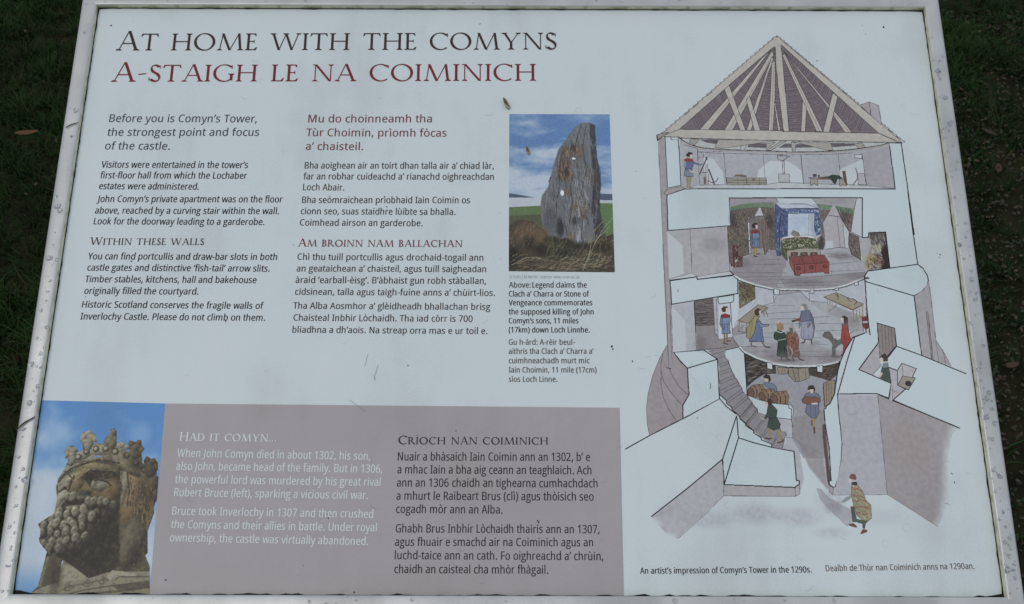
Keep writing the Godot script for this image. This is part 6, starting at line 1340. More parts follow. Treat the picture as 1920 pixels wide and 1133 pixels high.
func draw_statue() -> void:
	new_canvas(126.0, 186.0, 3.2, c8(60, 55, 44))
	fill(c8(63, 60, 51, 255), [26.6, 133.6, 43, 150, 40.4, 152.5, 40, 174.4, 30.7, 180.9, 13.1, 184.2, 21.7, 175.3, 24, 156.6])
	fill(c8(117, 113, 94, 160), [26.9, 135.2, 29.7, 140.2, 27.3, 156.6, 24.2, 175.3, 21.7, 175.3, 24.4, 156.6])
	fill(c8(133, 130, 114, 255), [41.6, 151.7, 50.5, 156.5, 66.9, 167.9, 40.1, 174.7, 39.9, 161.5])
	fill(c8(119, 115, 102, 255), [12.4, 190.6, 13, 183.4, 22, 177.7, 32.9, 172.8, 66.9, 167.9, 84.4, 162.1, 89.2, 160.5, 100.9, 161.6, 121.4, 159.6, 125.5, 190.2])
	fill(c8(63, 60, 51, 255), [28.1, 95, 25.8, 84.8, 26.7, 76.3, 31.8, 65.9, 50.9, 55.4, 74.9, 55.4, 85.6, 58.8, 100.6, 70.9, 116.9, 79.4, 120.6, 74.2, 121.2, 96.4, 119.1, 99.8, 120, 108.3, 115.9, 125, 118.1, 144.9, 116.2, 147.3, 121.4, 157.1, 121.5, 161.2, 100.9, 161.6, 84.4, 162.1, 66.9, 167.9, 48.8, 155.7, 38.1, 150, 27.2, 143.5, 17.7, 135.3, 15.9, 117, 27.4, 108.6, 27.9, 100.1])
	fill(c8(102, 82, 61, 255), [84.2, 69.2, 100.6, 70.9, 117.1, 81.1, 119.9, 99.8, 115.2, 125.9, 104.1, 116.7, 94.9, 110, 87.2, 101.6])
	fill(c8(85, 80, 68, 255), [88, 108.4, 98.9, 115, 113.4, 125, 118.1, 144.9, 116.2, 147.3, 121.4, 157.1, 110.8, 161.6, 96.8, 154.8, 91.1, 135.1])
	fill(c8(121, 113, 100, 255), [81.8, 67.5, 88.5, 69.2, 92.8, 84.6, 94.1, 103.3, 88.4, 105, 85.3, 88])
	fill(c8(46, 44, 39, 255), [87.7, 105.8, 96.6, 110, 115.4, 125, 118.4, 146.5, 115.3, 144.9, 110.6, 130, 95.7, 116.7, 88.4, 111.7])
	fill(c8(84, 67, 52, 255), [99.1, 72.6, 104.4, 74.3, 109.9, 108.3, 105.6, 115])
	fill(c8(125, 98, 71, 255), [92.3, 72.6, 99.1, 72.6, 104.1, 101.6, 98.1, 108.3])
	fill(c8(39, 37, 32, 255), [41.3, 136.9, 56.9, 128.5, 63.8, 116.8, 85.9, 105, 91.1, 135.1, 96.8, 154.8, 84.4, 162.1, 66.9, 167.9, 48.8, 155.7, 37.8, 148.4])
	fill(c8(51, 49, 41, 255), [60.2, 101.7, 86.8, 98.2, 89.2, 118.4, 69.5, 121.8])
	fill(c8(129, 124, 111, 255), [26, 79.7, 32.1, 68.5, 40.4, 72.8, 37.5, 83.1, 28.3, 88.2])
	fill(c8(117, 106, 80, 255), [35.8, 70.2, 48.4, 62.4, 60.2, 61, 81.2, 64.9, 83.8, 72.6, 76.5, 68.4, 62.7, 67.2, 49.5, 71, 40.4, 79.6])
	fill(c8(97, 84, 63, 255), [37, 79.7, 49.5, 71, 57.1, 77, 59.2, 87.3, 52.1, 91.6, 40.2, 90.7, 35.2, 84.8])
	fill(c8(37, 34, 30, 255), [47.4, 74.5, 55.9, 67.9, 76.6, 69.6, 82.6, 74.4, 72.3, 76.5, 65.3, 74.4, 59.1, 79.6, 58.1, 84.7, 54, 79.6])
	fill(c8(115, 110, 99, 255), [58.6, 77.9, 63.8, 76.1, 72.7, 79.5, 75.7, 83, 68.7, 88.1, 60.7, 85.6])
	fill(c8(88, 73, 54, 255), [59.9, 85.6, 75.7, 83, 83.3, 76.1, 87.4, 103.3, 79.8, 96.6, 59.1, 92.9])
	fill(c8(56, 46, 36, 255), [75.9, 84.7, 84.1, 77.8, 87.5, 101.6, 81.3, 94.9])
	fill(c8(127, 121, 106, 255), [27.9, 89.9, 34.5, 86.2, 38.9, 91.6, 34.1, 101.8, 29.2, 109.4, 26, 108.6])
	fill(c8(35, 33, 28, 255), [28.3, 88.2, 34.1, 83.1, 36.1, 85.6, 30.9, 90.8])
	fill(c8(40, 35, 28, 255), [38.2, 88.2, 42.2, 86.5, 48.3, 88.2, 52.1, 91.6, 43.8, 92.4])
	fill(c8(33, 31, 26, 255), [30.9, 103.5, 36, 97.5, 50.9, 95, 56.5, 99.2, 45, 101.8, 37.3, 106.8])
	fill(c8(109, 103, 89, 255), [36.7, 102.6, 43.1, 100.1, 52.6, 101.7, 48.8, 104.8, 38.8, 106])
	fill(c8(118, 113, 100, 255), [26.5, 79.7, 31.7, 65, 37, 53.7, 59.5, 41.8, 80.6, 45.2, 98.9, 55.3, 114.4, 72.5, 117.6, 82.8, 100.7, 71.7, 84.2, 61.4, 61, 54, 39, 62.1, 28.1, 76.3])
	fill(c8(87, 78, 63, 255), [82.5, 47.5, 98.9, 55.3, 115.3, 72.5, 117.6, 82.8, 100.7, 71.7, 86, 62.3])
	line(1.035, c8(44, 42, 36, 255), [27.2, 79.7, 39.1, 62.8, 61.2, 55.1, 82.2, 58.8])
	line(0.575, c8(81, 78, 67, 255), [31.7, 65, 47.1, 52, 63.7, 47.6, 81.1, 50.1, 97.7, 60.5])
	fill(c8(149, 145, 134, 255), [45.1, 50.2, 48.2, 47.6, 51.3, 52, 48.3, 54.6])
	line(0.575, c8(53, 50, 44, 255), [45.1, 50.2, 48.2, 47.6, 51.3, 52, 48.3, 54.6, 45.1, 50.2])
	fill(c8(149, 145, 134, 255), [60, 45.8, 66.7, 44.6, 67.8, 50.2, 61.5, 51.1])
	line(0.575, c8(53, 50, 44, 255), [60, 45.8, 66.7, 44.6, 67.8, 50.2, 61.5, 51.1, 60, 45.8])
	fill(c8(149, 145, 134, 255), [73.9, 47, 79.1, 47.5, 79.7, 52.7, 74.9, 52.2])
	line(0.575, c8(53, 50, 44, 255), [73.9, 47, 79.1, 47.5, 79.7, 52.7, 74.9, 52.2, 73.9, 47])
	fill(c8(149, 145, 134, 255), [39.3, 58.1, 43.1, 54.6, 44.4, 58.1, 41.4, 61])
	line(0.575, c8(53, 50, 44, 255), [39.3, 58.1, 43.1, 54.6, 44.4, 58.1, 41.4, 61, 39.3, 58.1])
	fill(c8(149, 145, 134, 255), [52.7, 48.8, 55.8, 46.7, 58.1, 51.1, 54.9, 52.8])
	line(0.575, c8(53, 50, 44, 255), [52.7, 48.8, 55.8, 46.7, 58.1, 51.1, 54.9, 52.8, 52.7, 48.8])
	fill(c8(119, 113, 99, 255), [30.5, 56.4, 29.4, 50.3, 32.1, 45, 36.7, 44.7, 41.9, 49.4, 39, 53.4, 36.1, 59.8])
	fill(c8(130, 124, 107, 255), [42, 39.4, 43.6, 31.8, 47.8, 30.9, 50.2, 29.1, 53.5, 32.3, 55.9, 33.5, 58.6, 41.1, 52.6, 41.8, 45.3, 44.6])
	fill(c8(81, 76, 63, 255), [65, 41.4, 67.3, 34.7, 70.2, 33.5, 70.3, 28.7, 73.6, 27.6, 76.1, 30.8, 77.4, 41.7, 72, 45.8])
	fill(c8(127, 122, 113, 255), [77.3, 43.5, 80, 40.5, 88.1, 43.4, 90.4, 48.7, 80.8, 47.5])
	fill(c8(70, 62, 52, 255), [87.7, 43.5, 89.3, 39.2, 95.5, 41, 97, 38.9, 100.5, 39.2, 101.3, 43.4, 104.5, 47.4, 101.9, 52.1, 97, 53.9, 90.6, 50.4])
	fill(c8(56, 50, 43, 255), [104.9, 59.1, 107.3, 54.2, 111.9, 57.3, 114.7, 56.1, 118.6, 60.8, 119.4, 67.7, 115.9, 70.5, 110.6, 68.8, 106.4, 64.3])
	fill(c8(52, 49, 45, 255), [113.4, 70.8, 120.6, 74.2, 121.4, 96.4, 118.8, 100.2, 116.6, 84.5])
	soft(c8(141, 136, 120, 90), 33.2, 48.5, 2.6, 2.6)
	soft(c8(141, 136, 120, 90), 49.2, 35.3, 3.0, 3.0)
	soft(c8(141, 136, 120, 90), 73.2, 34.4, 2.6, 2.6)
	soft(c8(141, 136, 120, 90), 96.1, 45.7, 3, 3)
	soft(c8(141, 136, 120, 90), 113.3, 62.2, 3, 3)
	line(1.8399999999999999, c8(55, 51, 43, 255), [38.8, 47.6, 42, 49.7, 38.7, 53.7])
	line(1.8399999999999999, c8(55, 51, 43, 255), [53.5, 32.7, 58.6, 41.1, 53.5, 41.8])
	line(1.8399999999999999, c8(55, 51, 43, 255), [73.5, 29.1, 76.1, 32.6, 76.7, 41.4])
	blur(3)
	lump(c8(121, 100, 75), 101.6, 94.8, 16.8, 30.1, 0.12, 0.05, 0.28)
	lump(c8(131, 124, 110), 88.9, 84.6, 4.2, 19.1, 0.02, 0.08, 0.3)
	lump(c8(89, 84, 72), 103.2, 135.0, 11.7, 29.2, 0.15, 0.05, 0.25)
	lump(c8(108, 88, 66), 78.8, 88.1, 9.9, 14.2, 0.2, 0.1, 0.2)
	lump(c8(154, 149, 130), 40.6, 74.5, 8.8, 3.0, -0.55, 0.15, 0.34)
	lump(c8(131, 120, 93), 60.6, 64.1, 21.2, 3.5, 0.12, 0.15, 0.25)
	lump(c8(114, 100, 75), 44.8, 80.5, 6.4, 11.0, 0.35, 0.12, 0.22)
	lump(c8(137, 110, 79), 73.3, 84.7, 5.3, 3.5, 0.5, 0.2, 0.4)
	lump(c8(151, 147, 131), 32.8, 92.5, 4.6, 7.1, 0.5, 0.15, 0.34)
	lump(c8(132, 127, 110), 28.2, 101.8, 3.5, 7.8, 0.3, 0.15, 0.34)
	lump(c8(123, 118, 103), 44.3, 102.9, 7.4, 2.1, -0.15, 0.1, 0.34)
	lump(c8(128, 124, 109), 37.0, 66.2, 15.6, 4.6, -0.62, 0.06, 0.3)
	lump(c8(132, 127, 112), 59.6, 56.3, 19.5, 3.9, -0.04, 0.06, 0.3)
	lump(c8(114, 104, 86), 89.6, 64.0, 19.5, 5.3, 0.6, 0.08, 0.25)
	lump(c8(137, 133, 118), 44.8, 54.6, 14.2, 5.3, -0.5, 0.08, 0.3)
	lump(c8(141, 136, 122), 63.8, 48.8, 15.0, 5.3, 0.0, 0.08, 0.3)
	lump(c8(99, 90, 75), 97.4, 57.9, 19.5, 6.0, 0.65, 0.1, 0.22)
	lump(c8(35, 33, 28), 36.3, 61.0, 3.5, 3.4, -0.6, 0.1, 0.9)
	lump(c8(150, 145, 131), 36.1, 60.9, 2.3, 2.3, -0.6, 0.1, 0.35)
	lump(c8(35, 33, 28), 42.7, 55.5, 3.5, 3.4, -0.6, 0.1, 0.9)
	lump(c8(150, 145, 131), 42.5, 55.3, 2.3, 2.3, -0.6, 0.1, 0.35)
	lump(c8(35, 33, 28), 49.9, 50.2, 3.5, 3.4, -0.5, 0.1, 0.9)
	lump(c8(150, 145, 131), 49.7, 50.0, 2.3, 2.3, -0.5, 0.1, 0.35)
	lump(c8(35, 33, 28), 58.5, 47.6, 3.5, 3.4, -0.1, 0.1, 0.9)
	lump(c8(150, 145, 131), 58.3, 47.4, 2.3, 2.3, -0.1, 0.1, 0.35)
	lump(c8(35, 33, 28), 67.9, 47.4, 3.5, 3.4, 0.1, 0.1, 0.9)
	lump(c8(150, 145, 131), 67.7, 47.2, 2.3, 2.3, 0.1, 0.1, 0.35)
	lump(c8(35, 33, 28), 76.8, 50.1, 3.5, 3.4, 0.3, 0.1, 0.9)
	lump(c8(150, 145, 131), 76.7, 50.0, 2.3, 2.3, 0.3, 0.1, 0.35)
	lump(c8(40, 37, 31), 88.4, 53.9, 3.5, 3.0, 0.7, 0.1, 0.8)
	lump(c8(111, 100, 85), 88.4, 53.9, 2.1, 1.9, 0.7, 0.2, 0.3)
	lump(c8(40, 37, 31), 97.8, 60.8, 3.5, 3.0, 0.7, 0.1, 0.8)
	lump(c8(111, 100, 85), 97.8, 60.8, 2.1, 1.9, 0.7, 0.2, 0.3)
	lump(c8(40, 37, 31), 106.2, 67.7, 3.5, 3.0, 0.7, 0.1, 0.8)
	lump(c8(111, 100, 85), 106.2, 67.7, 2.1, 1.9, 0.7, 0.2, 0.3)
	lump(c8(139, 134, 118), 32.8, 47.7, 3.9, 2.8, 0, 0.2, 0.26)
	lump(c8(139, 134, 118), 37.2, 48.9, 4.2, 3.5, 0, 0.2, 0.26)
	lump(c8(139, 134, 118), 32.1, 52.9, 2.8, 3.9, 0, 0.2, 0.26)
	lump(c8(139, 134, 118), 36.6, 53.4, 3.9, 3.5, 0, 0.2, 0.26)
	lump(c8(139, 134, 118), 34.4, 57.2, 2.5, 2.5, 0, 0.2, 0.26)
	lump(c8(151, 145, 127), 45.1, 36.6, 3.5, 4.2, 0, 0.2, 0.26)
	lump(c8(151, 145, 127), 49.8, 32.7, 3.5, 3.5, 0, 0.2, 0.26)
	lump(c8(151, 145, 127), 52.8, 36.5, 5.0, 4.2, 0, 0.2, 0.26)
	lump(c8(151, 145, 127), 49.0, 40.6, 4.6, 3.2, 0, 0.2, 0.26)
	lump(c8(151, 145, 127), 56.0, 38.8, 2.1, 3.9, 0, 0.2, 0.26)
	lump(c8(114, 107, 90), 72.9, 31.2, 3.0, 3.5, 0, 0.2, 0.26)
	lump(c8(114, 107, 90), 70.9, 36.1, 4.6, 3.5, 0, 0.2, 0.26)
	lump(c8(114, 107, 90), 69.7, 40.5, 4.6, 3.9, 0, 0.2, 0.26)
	lump(c8(114, 107, 90), 74.7, 39.6, 2.8, 5.0, 0, 0.2, 0.26)
	lump(c8(150, 146, 136), 82.4, 43.5, 5.3, 3.2, 0, 0.2, 0.26)
	lump(c8(150, 146, 136), 87.5, 45.7, 3.2, 2.8, 0, 0.2, 0.26)
	lump(c8(88, 80, 67), 91.9, 42.2, 3.5, 3.2, 0, 0.2, 0.26)
	lump(c8(88, 80, 67), 98.1, 41.3, 3.2, 2.7, 0, 0.2, 0.26)
	lump(c8(88, 80, 67), 96.1, 46.2, 5.3, 4.2, 0, 0.2, 0.26)
	lump(c8(88, 80, 67), 101.5, 48.0, 3.0, 3.2, 0, 0.2, 0.26)
	lump(c8(88, 80, 67), 94.0, 50.1, 3.9, 2.8, 0, 0.2, 0.26)
	lump(c8(76, 68, 59), 108.0, 57.3, 2.8, 3.2, 0, 0.2, 0.26)
	lump(c8(76, 68, 59), 113.8, 59.1, 4.2, 3.5, 0, 0.2, 0.26)
	lump(c8(76, 68, 59), 116.2, 65.3, 3.5, 4.6, 0, 0.2, 0.26)
	lump(c8(76, 68, 59), 110.4, 63.6, 4.6, 4.2, 0, 0.2, 0.26)
	lump(c8(64, 62, 56), 117.7, 79.4, 3.2, 8.8, 0, 0.2, 0.26)
	lump(c8(64, 62, 56), 119.1, 92.2, 2.1, 7.1, 0, 0.2, 0.26)
	lump(c8(132, 127, 111), 50.8, 43.6, 4.6, 7.1, 0, 0.12, 0.28)
	lump(c8(128, 123, 107), 37.6, 58.1, 3.5, 5.0, 0, 0.12, 0.28)
	lump(c8(100, 94, 78), 72.8, 43.5, 4.2, 5.7, 0, 0.12, 0.28)
	lump(c8(80, 72, 61), 96.6, 53.2, 5.3, 4.6, 0, 0.12, 0.28)
	lump(c8(68, 62, 53), 112.0, 69.1, 5.7, 6.4, 0, 0.12, 0.28)
	line(1.4949999999999999, c8(35, 33, 27, 255), [27.5, 79.3, 32.5, 71.1, 39.4, 65.5, 61.5, 58.2, 82.4, 61.2])
	line(1.8399999999999999, c8(31, 28, 24, 255), [48, 75.5, 56.1, 68.9, 76.6, 69.9, 83, 74.4])
	line(1.265, c8(35, 31, 26, 255), [57.8, 80.3, 63.9, 77, 72.7, 79.2, 77.2, 83])
	line(0.9199999999999999, c8(54, 48, 40, 255), [60.2, 85.4, 68.6, 87.8, 75.9, 83.6])
	line(1.38, c8(36, 32, 26, 255), [41.3, 73.1, 37.5, 88.5, 42.9, 91.9, 51.5, 91.6])
	line(1.15, c8(46, 43, 36, 255), [32.2, 69, 39.5, 75.5, 37.9, 83.4])
	line(1.035, c8(40, 37, 31, 255), [82.5, 67.5, 86.2, 84.6, 87.1, 103.3])
	line(1.15, c8(48, 41, 32, 255), [90.7, 70.9, 94.2, 86.3, 94.2, 103.6])
	lump(c8(23, 22, 18), 39.1, 94.0, 4.8, 6.3, -0.41403327503710763, 0.2, 0.8)
	lump(c8(132, 129, 114), 37.9, 92.5, 3.6, 5.2, -0.41403327503710763, 0.25, 0.14)
	line(0.575, c8(68, 64, 55, 150), [36, 93.3, 37.8, 91.6, 39.4, 93.6, 38.3, 95.8])
	lump(c8(140, 136, 120), 37.0, 90.6, 1.8, 1.6, -0.41403327503710763, 0.3, 0.3)
	lump(c8(23, 22, 18), 43.9, 94.5, 5.7, 7.5, 0.3605428217949702, 0.2, 0.8)
	lump(c8(132, 129, 114), 42.7, 92.9, 4.2, 6.2, 0.3605428217949702, 0.25, 0.14)
	line(0.575, c8(68, 64, 55, 150), [40.4, 94, 42.5, 91.9, 44.7, 94.5, 43.2, 96.8])
	lump(c8(140, 136, 120), 41.7, 90.7, 2.2, 1.9, 0.3605428217949702, 0.3, 0.3)
	lump(c8(23, 22, 18), 50.5, 93.4, 5.0, 6.6, -0.26798082787025973, 0.2, 0.8)
	lump(c8(132, 129, 114), 49.3, 91.9, 3.7, 5.5, -0.26798082787025973, 0.25, 0.14)
	line(0.575, c8(68, 64, 55, 150), [47.2, 92.8, 49.2, 91.1, 51, 93.3, 49.8, 95.5])
	lump(c8(140, 136, 120), 48.4, 90.0, 1.9, 1.6, -0.26798082787025973, 0.3, 0.3)
	lump(c8(23, 22, 18), 54.3, 92.7, 4.5, 5.9, 0.5129707577136725, 0.2, 0.8)
	lump(c8(132, 129, 114), 53.1, 91.2, 3.3, 4.9, 0.5129707577136725, 0.25, 0.14)
	line(0.575, c8(68, 64, 55, 150), [51.3, 91.9, 53, 90.4, 54.6, 92.4, 53.5, 94.3])
	lump(c8(140, 136, 120), 52.2, 89.5, 1.7, 1.5, 0.5129707577136725, 0.3, 0.3)
	lump(c8(23, 22, 18), 59.0, 98.5, 5.5, 7.2, -0.367877258376912, 0.2, 0.8)
	lump(c8(119, 115, 100), 57.7, 97.0, 4.1, 6.0, -0.367877258376912, 0.25, 0.14)
	line(0.575, c8(68, 64, 55, 150), [55.5, 97.8, 57.6, 96, 59.6, 98.3, 58.2, 100.7])
	lump(c8(126, 121, 105), 56.8, 94.8, 2.1, 1.8, -0.367877258376912, 0.3, 0.3)
	lump(c8(23, 22, 18), 63.6, 98.8, 5.4, 7.1, 0.42557802958961666, 0.2, 0.8)
	lump(c8(119, 115, 100), 62.4, 97.3, 4.0, 5.9, 0.42557802958961666, 0.25, 0.14)
	line(0.575, c8(68, 64, 55, 150), [60.3, 98.3, 62.2, 96.4, 64.2, 98.8, 62.8, 101])
	lump(c8(126, 121, 105), 61.4, 95.3, 2.1, 1.8, 0.42557802958961666, 0.3, 0.3)
	lump(c8(23, 22, 18), 70.4, 98.3, 5.2, 6.8, 0.20604174781976792, 0.2, 0.8)
	lump(c8(119, 115, 100), 69.2, 96.8, 3.8, 5.6, 0.20604174781976792, 0.25, 0.14)
	line(0.575, c8(68, 64, 55, 150), [67.1, 97.6, 69.1, 95.7, 70.9, 97.9, 69.7, 100.3])
	lump(c8(126, 121, 105), 68.3, 94.7, 2.0, 1.7, 0.20604174781976792, 0.3, 0.3)
	lump(c8(23, 22, 18), 75.5, 99.5, 4.9, 6.5, -0.4927845512815316, 0.2, 0.8)
	lump(c8(119, 115, 100), 74.3, 97.9, 3.7, 5.4, -0.4927845512815316, 0.25, 0.14)
	line(0.575, c8(68, 64, 55, 150), [72.3, 98.8, 74.2, 97.1, 75.9, 99.3, 74.7, 101.3])
	lump(c8(126, 121, 105), 73.4, 96.1, 1.9, 1.6, -0.4927845512815316, 0.3, 0.3)
	lump(c8(23, 22, 18), 82.4, 102.6, 5.0, 6.7, -0.23970511251201038, 0.2, 0.8)
	lump(c8(119, 115, 100), 81.2, 101.1, 3.8, 5.5, -0.23970511251201038, 0.25, 0.14)
	line(0.575, c8(68, 64, 55, 150), [79.1, 102, 81.1, 100.1, 82.9, 102.3, 81.6, 104.5])
	lump(c8(126, 121, 105), 80.3, 99.1, 1.9, 1.7, -0.23970511251201038, 0.3, 0.3)
	lump(c8(23, 22, 18), 28.1, 114.9, 5.6, 7.4, 0.41765290586836146, 0.2, 0.8)
	lump(c8(132, 127, 112), 26.9, 113.4, 4.2, 6.1, 0.41765290586836146, 0.25, 0.14)
	line(0.575, c8(68, 64, 55, 150), [24.5, 114.4, 26.8, 112.6, 28.8, 114.9, 27.4, 117.3])
	lump(c8(140, 134, 118), 25.9, 111.2, 2.2, 1.8, 0.41765290586836146, 0.3, 0.3)
	lump(c8(23, 22, 18), 33.1, 108.4, 5.1, 6.8, -0.08274837924803147, 0.2, 0.8)
	lump(c8(132, 127, 112), 31.9, 106.9, 3.8, 5.6, -0.08274837924803147, 0.25, 0.14)
	line(0.575, c8(68, 64, 55, 150), [29.8, 107.9, 31.8, 106, 33.6, 108.2, 32.4, 110.6])
	lump(c8(140, 134, 118), 30.9, 105.0, 2.0, 1.7, -0.08274837924803147, 0.3, 0.3)
	lump(c8(23, 22, 18), 32.9, 111.9, 5.5, 7.3, -0.5481138371133017, 0.2, 0.8)
	lump(c8(146, 141, 125), 31.7, 110.4, 4.1, 6.0, -0.5481138371133017, 0.25, 0.14)
	line(0.575, c8(68, 64, 55, 150), [29.5, 111.4, 31.6, 109.5, 33.6, 111.9, 32.2, 114.2])
	lump(c8(154, 150, 132), 30.7, 108.4, 2.1, 1.8, -0.5481138371133017, 0.3, 0.3)
	lump(c8(23, 22, 18), 40.0, 111.0, 4.6, 6.0, 0.04154615385530658, 0.2, 0.8)
	lump(c8(146, 141, 125), 38.8, 109.5, 3.4, 5.0, 0.04154615385530658, 0.25, 0.14)
	line(0.575, c8(68, 64, 55, 150), [36.9, 110.4, 38.7, 108.9, 40.3, 110.7, 39.2, 112.7])
	lump(c8(154, 150, 132), 37.9, 107.8, 1.7, 1.5, 0.04154615385530658, 0.3, 0.3)
	lump(c8(23, 22, 18), 47.9, 108.3, 5.8, 7.7, -0.3653118068000215, 0.2, 0.8)
	lump(c8(146, 141, 125), 46.7, 106.8, 4.4, 6.4, -0.3653118068000215, 0.25, 0.14)
	line(0.575, c8(68, 64, 55, 150), [44.3, 107.8, 46.6, 105.8, 48.6, 108.3, 47.2, 110.8])
	lump(c8(154, 150, 132), 45.7, 104.6, 2.2, 1.9, -0.3653118068000215, 0.3, 0.3)
	lump(c8(23, 22, 18), 54.9, 106.1, 5.2, 6.9, -0.2684341980483802, 0.2, 0.8)
	lump(c8(146, 141, 125), 53.7, 104.6, 3.9, 5.7, -0.2684341980483802, 0.25, 0.14)
	line(0.575, c8(68, 64, 55, 150), [51.6, 105.4, 53.5, 103.6, 55.3, 105.9, 54.1, 108.1])
	lump(c8(154, 150, 132), 52.7, 102.6, 2.0, 1.7, -0.2684341980483802, 0.3, 0.3)
	lump(c8(23, 22, 18), 57.8, 110.6, 4.7, 6.1, 0.07023478030007047, 0.2, 0.8)
	lump(c8(97, 92, 79), 56.6, 109.1, 3.5, 5.1, 0.07023478030007047, 0.25, 0.14)
	line(0.575, c8(68, 64, 55, 150), [54.7, 110, 56.5, 108.5, 58.3, 110.5, 57, 112.5])
	lump(c8(102, 97, 83), 55.7, 107.5, 1.8, 1.5, 0.07023478030007047, 0.3, 0.3)
	lump(c8(23, 22, 18), 67.6, 109.6, 4.2, 5.5, -0.32535667171348226, 0.2, 0.8)
	lump(c8(97, 92, 79), 66.4, 108.1, 3.1, 4.6, -0.32535667171348226, 0.25, 0.14)
	line(0.575, c8(68, 64, 55, 150), [64.8, 108.8, 66.3, 107.4, 67.9, 109.1, 66.8, 111])
	lump(c8(102, 97, 83), 65.5, 106.4, 1.6, 1.4, -0.32535667171348226, 0.3, 0.3)
	lump(c8(23, 22, 18), 76.5, 111.9, 4.5, 5.9, -0.20271960555391838, 0.2, 0.8)
	lump(c8(97, 92, 79), 75.3, 110.4, 3.4, 4.9, -0.20271960555391838, 0.25, 0.14)
	line(0.575, c8(68, 64, 55, 150), [73.5, 111.3, 75.2, 109.6, 76.8, 111.6, 75.7, 113.6])
	lump(c8(102, 97, 83), 74.4, 108.7, 1.7, 1.5, -0.20271960555391838, 0.3, 0.3)
	lump(c8(23, 22, 18), 20.2, 120.8, 4.2, 5.5, 0.23675025775382208, 0.2, 0.8)
	lump(c8(141, 136, 121), 19.0, 119.3, 3.1, 4.5, 0.23675025775382208, 0.25, 0.14)
	line(0.575, c8(68, 64, 55, 150), [17.2, 120.2, 18.9, 118.6, 20.5, 120.5, 19.4, 122.1])
	lump(c8(149, 144, 128), 18.1, 117.8, 1.6, 1.4, 0.23675025775382208, 0.3, 0.3)
	lump(c8(23, 22, 18), 27.8, 121.6, 5.4, 7.1, 0.5518411099355413, 0.2, 0.8)
	lump(c8(141, 136, 121), 26.6, 120.1, 4.0, 5.9, 0.5518411099355413, 0.25, 0.14)
	line(0.575, c8(68, 64, 55, 150), [24.4, 121.1, 26.5, 119.3, 28.5, 121.6, 27.2, 124])
	lump(c8(149, 144, 128), 25.7, 118.1, 2.1, 1.8, 0.5518411099355413, 0.3, 0.3)
	lump(c8(23, 22, 18), 31.9, 119.1, 5.8, 7.6, 0.3302873222701782, 0.2, 0.8)
	lump(c8(141, 136, 121), 30.6, 117.6, 4.3, 6.3, 0.3302873222701782, 0.25, 0.14)
	line(0.575, c8(68, 64, 55, 150), [28.3, 118.6, 30.5, 116.6, 32.5, 119.1, 31.2, 121.4])
	lump(c8(149, 144, 128), 29.7, 115.3, 2.2, 1.9, 0.3302873222701782, 0.3, 0.3)
	lump(c8(23, 22, 18), 38.9, 120.4, 5.2, 6.8, 0.3815133608379032, 0.2, 0.8)
	lump(c8(141, 136, 121), 37.7, 118.9, 3.9, 5.6, 0.3815133608379032, 0.25, 0.14)
	line(0.575, c8(68, 64, 55, 150), [35.5, 119.8, 37.6, 117.9, 39.4, 120.2, 38.2, 122.4])
	lump(c8(149, 144, 128), 36.8, 116.9, 2.0, 1.7, 0.3815133608379032, 0.3, 0.3)
	lump(c8(23, 22, 18), 44.4, 117.4, 4.9, 6.4, -0.43627484813290207, 0.2, 0.8)
	lump(c8(141, 136, 121), 43.2, 115.9, 3.6, 5.3, -0.43627484813290207, 0.25, 0.14)
	line(0.575, c8(68, 64, 55, 150), [41.1, 116.7, 43.1, 115.1, 44.7, 117.2, 43.6, 119.2])
	lump(c8(149, 144, 128), 42.3, 114.0, 1.9, 1.6, -0.43627484813290207, 0.3, 0.3)
	lump(c8(23, 22, 18), 47.4, 119.7, 4.7, 6.2, -0.5887242403925225, 0.2, 0.8)
	lump(c8(132, 127, 113), 46.2, 118.2, 3.5, 5.1, -0.5887242403925225, 0.25, 0.14)
	line(0.575, c8(68, 64, 55, 150), [44.3, 119.1, 46.1, 117.6, 47.7, 119.6, 46.6, 121.4])
	lump(c8(140, 134, 120), 45.3, 116.6, 1.8, 1.5, -0.5887242403925225, 0.3, 0.3)
	lump(c8(23, 22, 18), 54.9, 115.3, 5.5, 7.2, -0.16473087968958683, 0.2, 0.8)
	lump(c8(132, 127, 113), 53.7, 113.8, 4.1, 6.0, -0.16473087968958683, 0.25, 0.14)
	line(0.575, c8(68, 64, 55, 150), [51.4, 114.7, 53.5, 112.8, 55.5, 115.2, 54.1, 117.5])
	lump(c8(140, 134, 120), 52.7, 111.7, 2.1, 1.8, -0.16473087968958683, 0.3, 0.3)
	lump(c8(23, 22, 18), 63.8, 113.0, 5.8, 7.7, -0.09125697687390621, 0.2, 0.8)
	lump(c8(132, 127, 113), 62.6, 111.5, 4.3, 6.3, -0.09125697687390621, 0.25, 0.14)
	line(0.575, c8(68, 64, 55, 150), [60.4, 112.5, 62.5, 110.5, 64.7, 113, 63.1, 115.5])
	lump(c8(140, 134, 120), 61.6, 109.1, 2.2, 1.9, -0.09125697687390621, 0.3, 0.3)
	lump(c8(23, 22, 18), 19.4, 127.1, 4.2, 5.5, -0.39759567443548294, 0.2, 0.8)
	lump(c8(132, 127, 112), 18.2, 125.7, 3.1, 4.6, -0.39759567443548294, 0.25, 0.14)
	line(0.575, c8(68, 64, 55, 150), [16.6, 126.3, 18.1, 125, 19.7, 126.8, 18.6, 128.5])
	lump(c8(140, 134, 118), 17.3, 124.0, 1.6, 1.4, -0.39759567443548294, 0.3, 0.3)
	lump(c8(23, 22, 18), 27.4, 127.1, 4.2, 5.5, -0.011198861157908357, 0.2, 0.8)
	lump(c8(132, 127, 112), 26.2, 125.6, 3.1, 4.5, -0.011198861157908357, 0.25, 0.14)
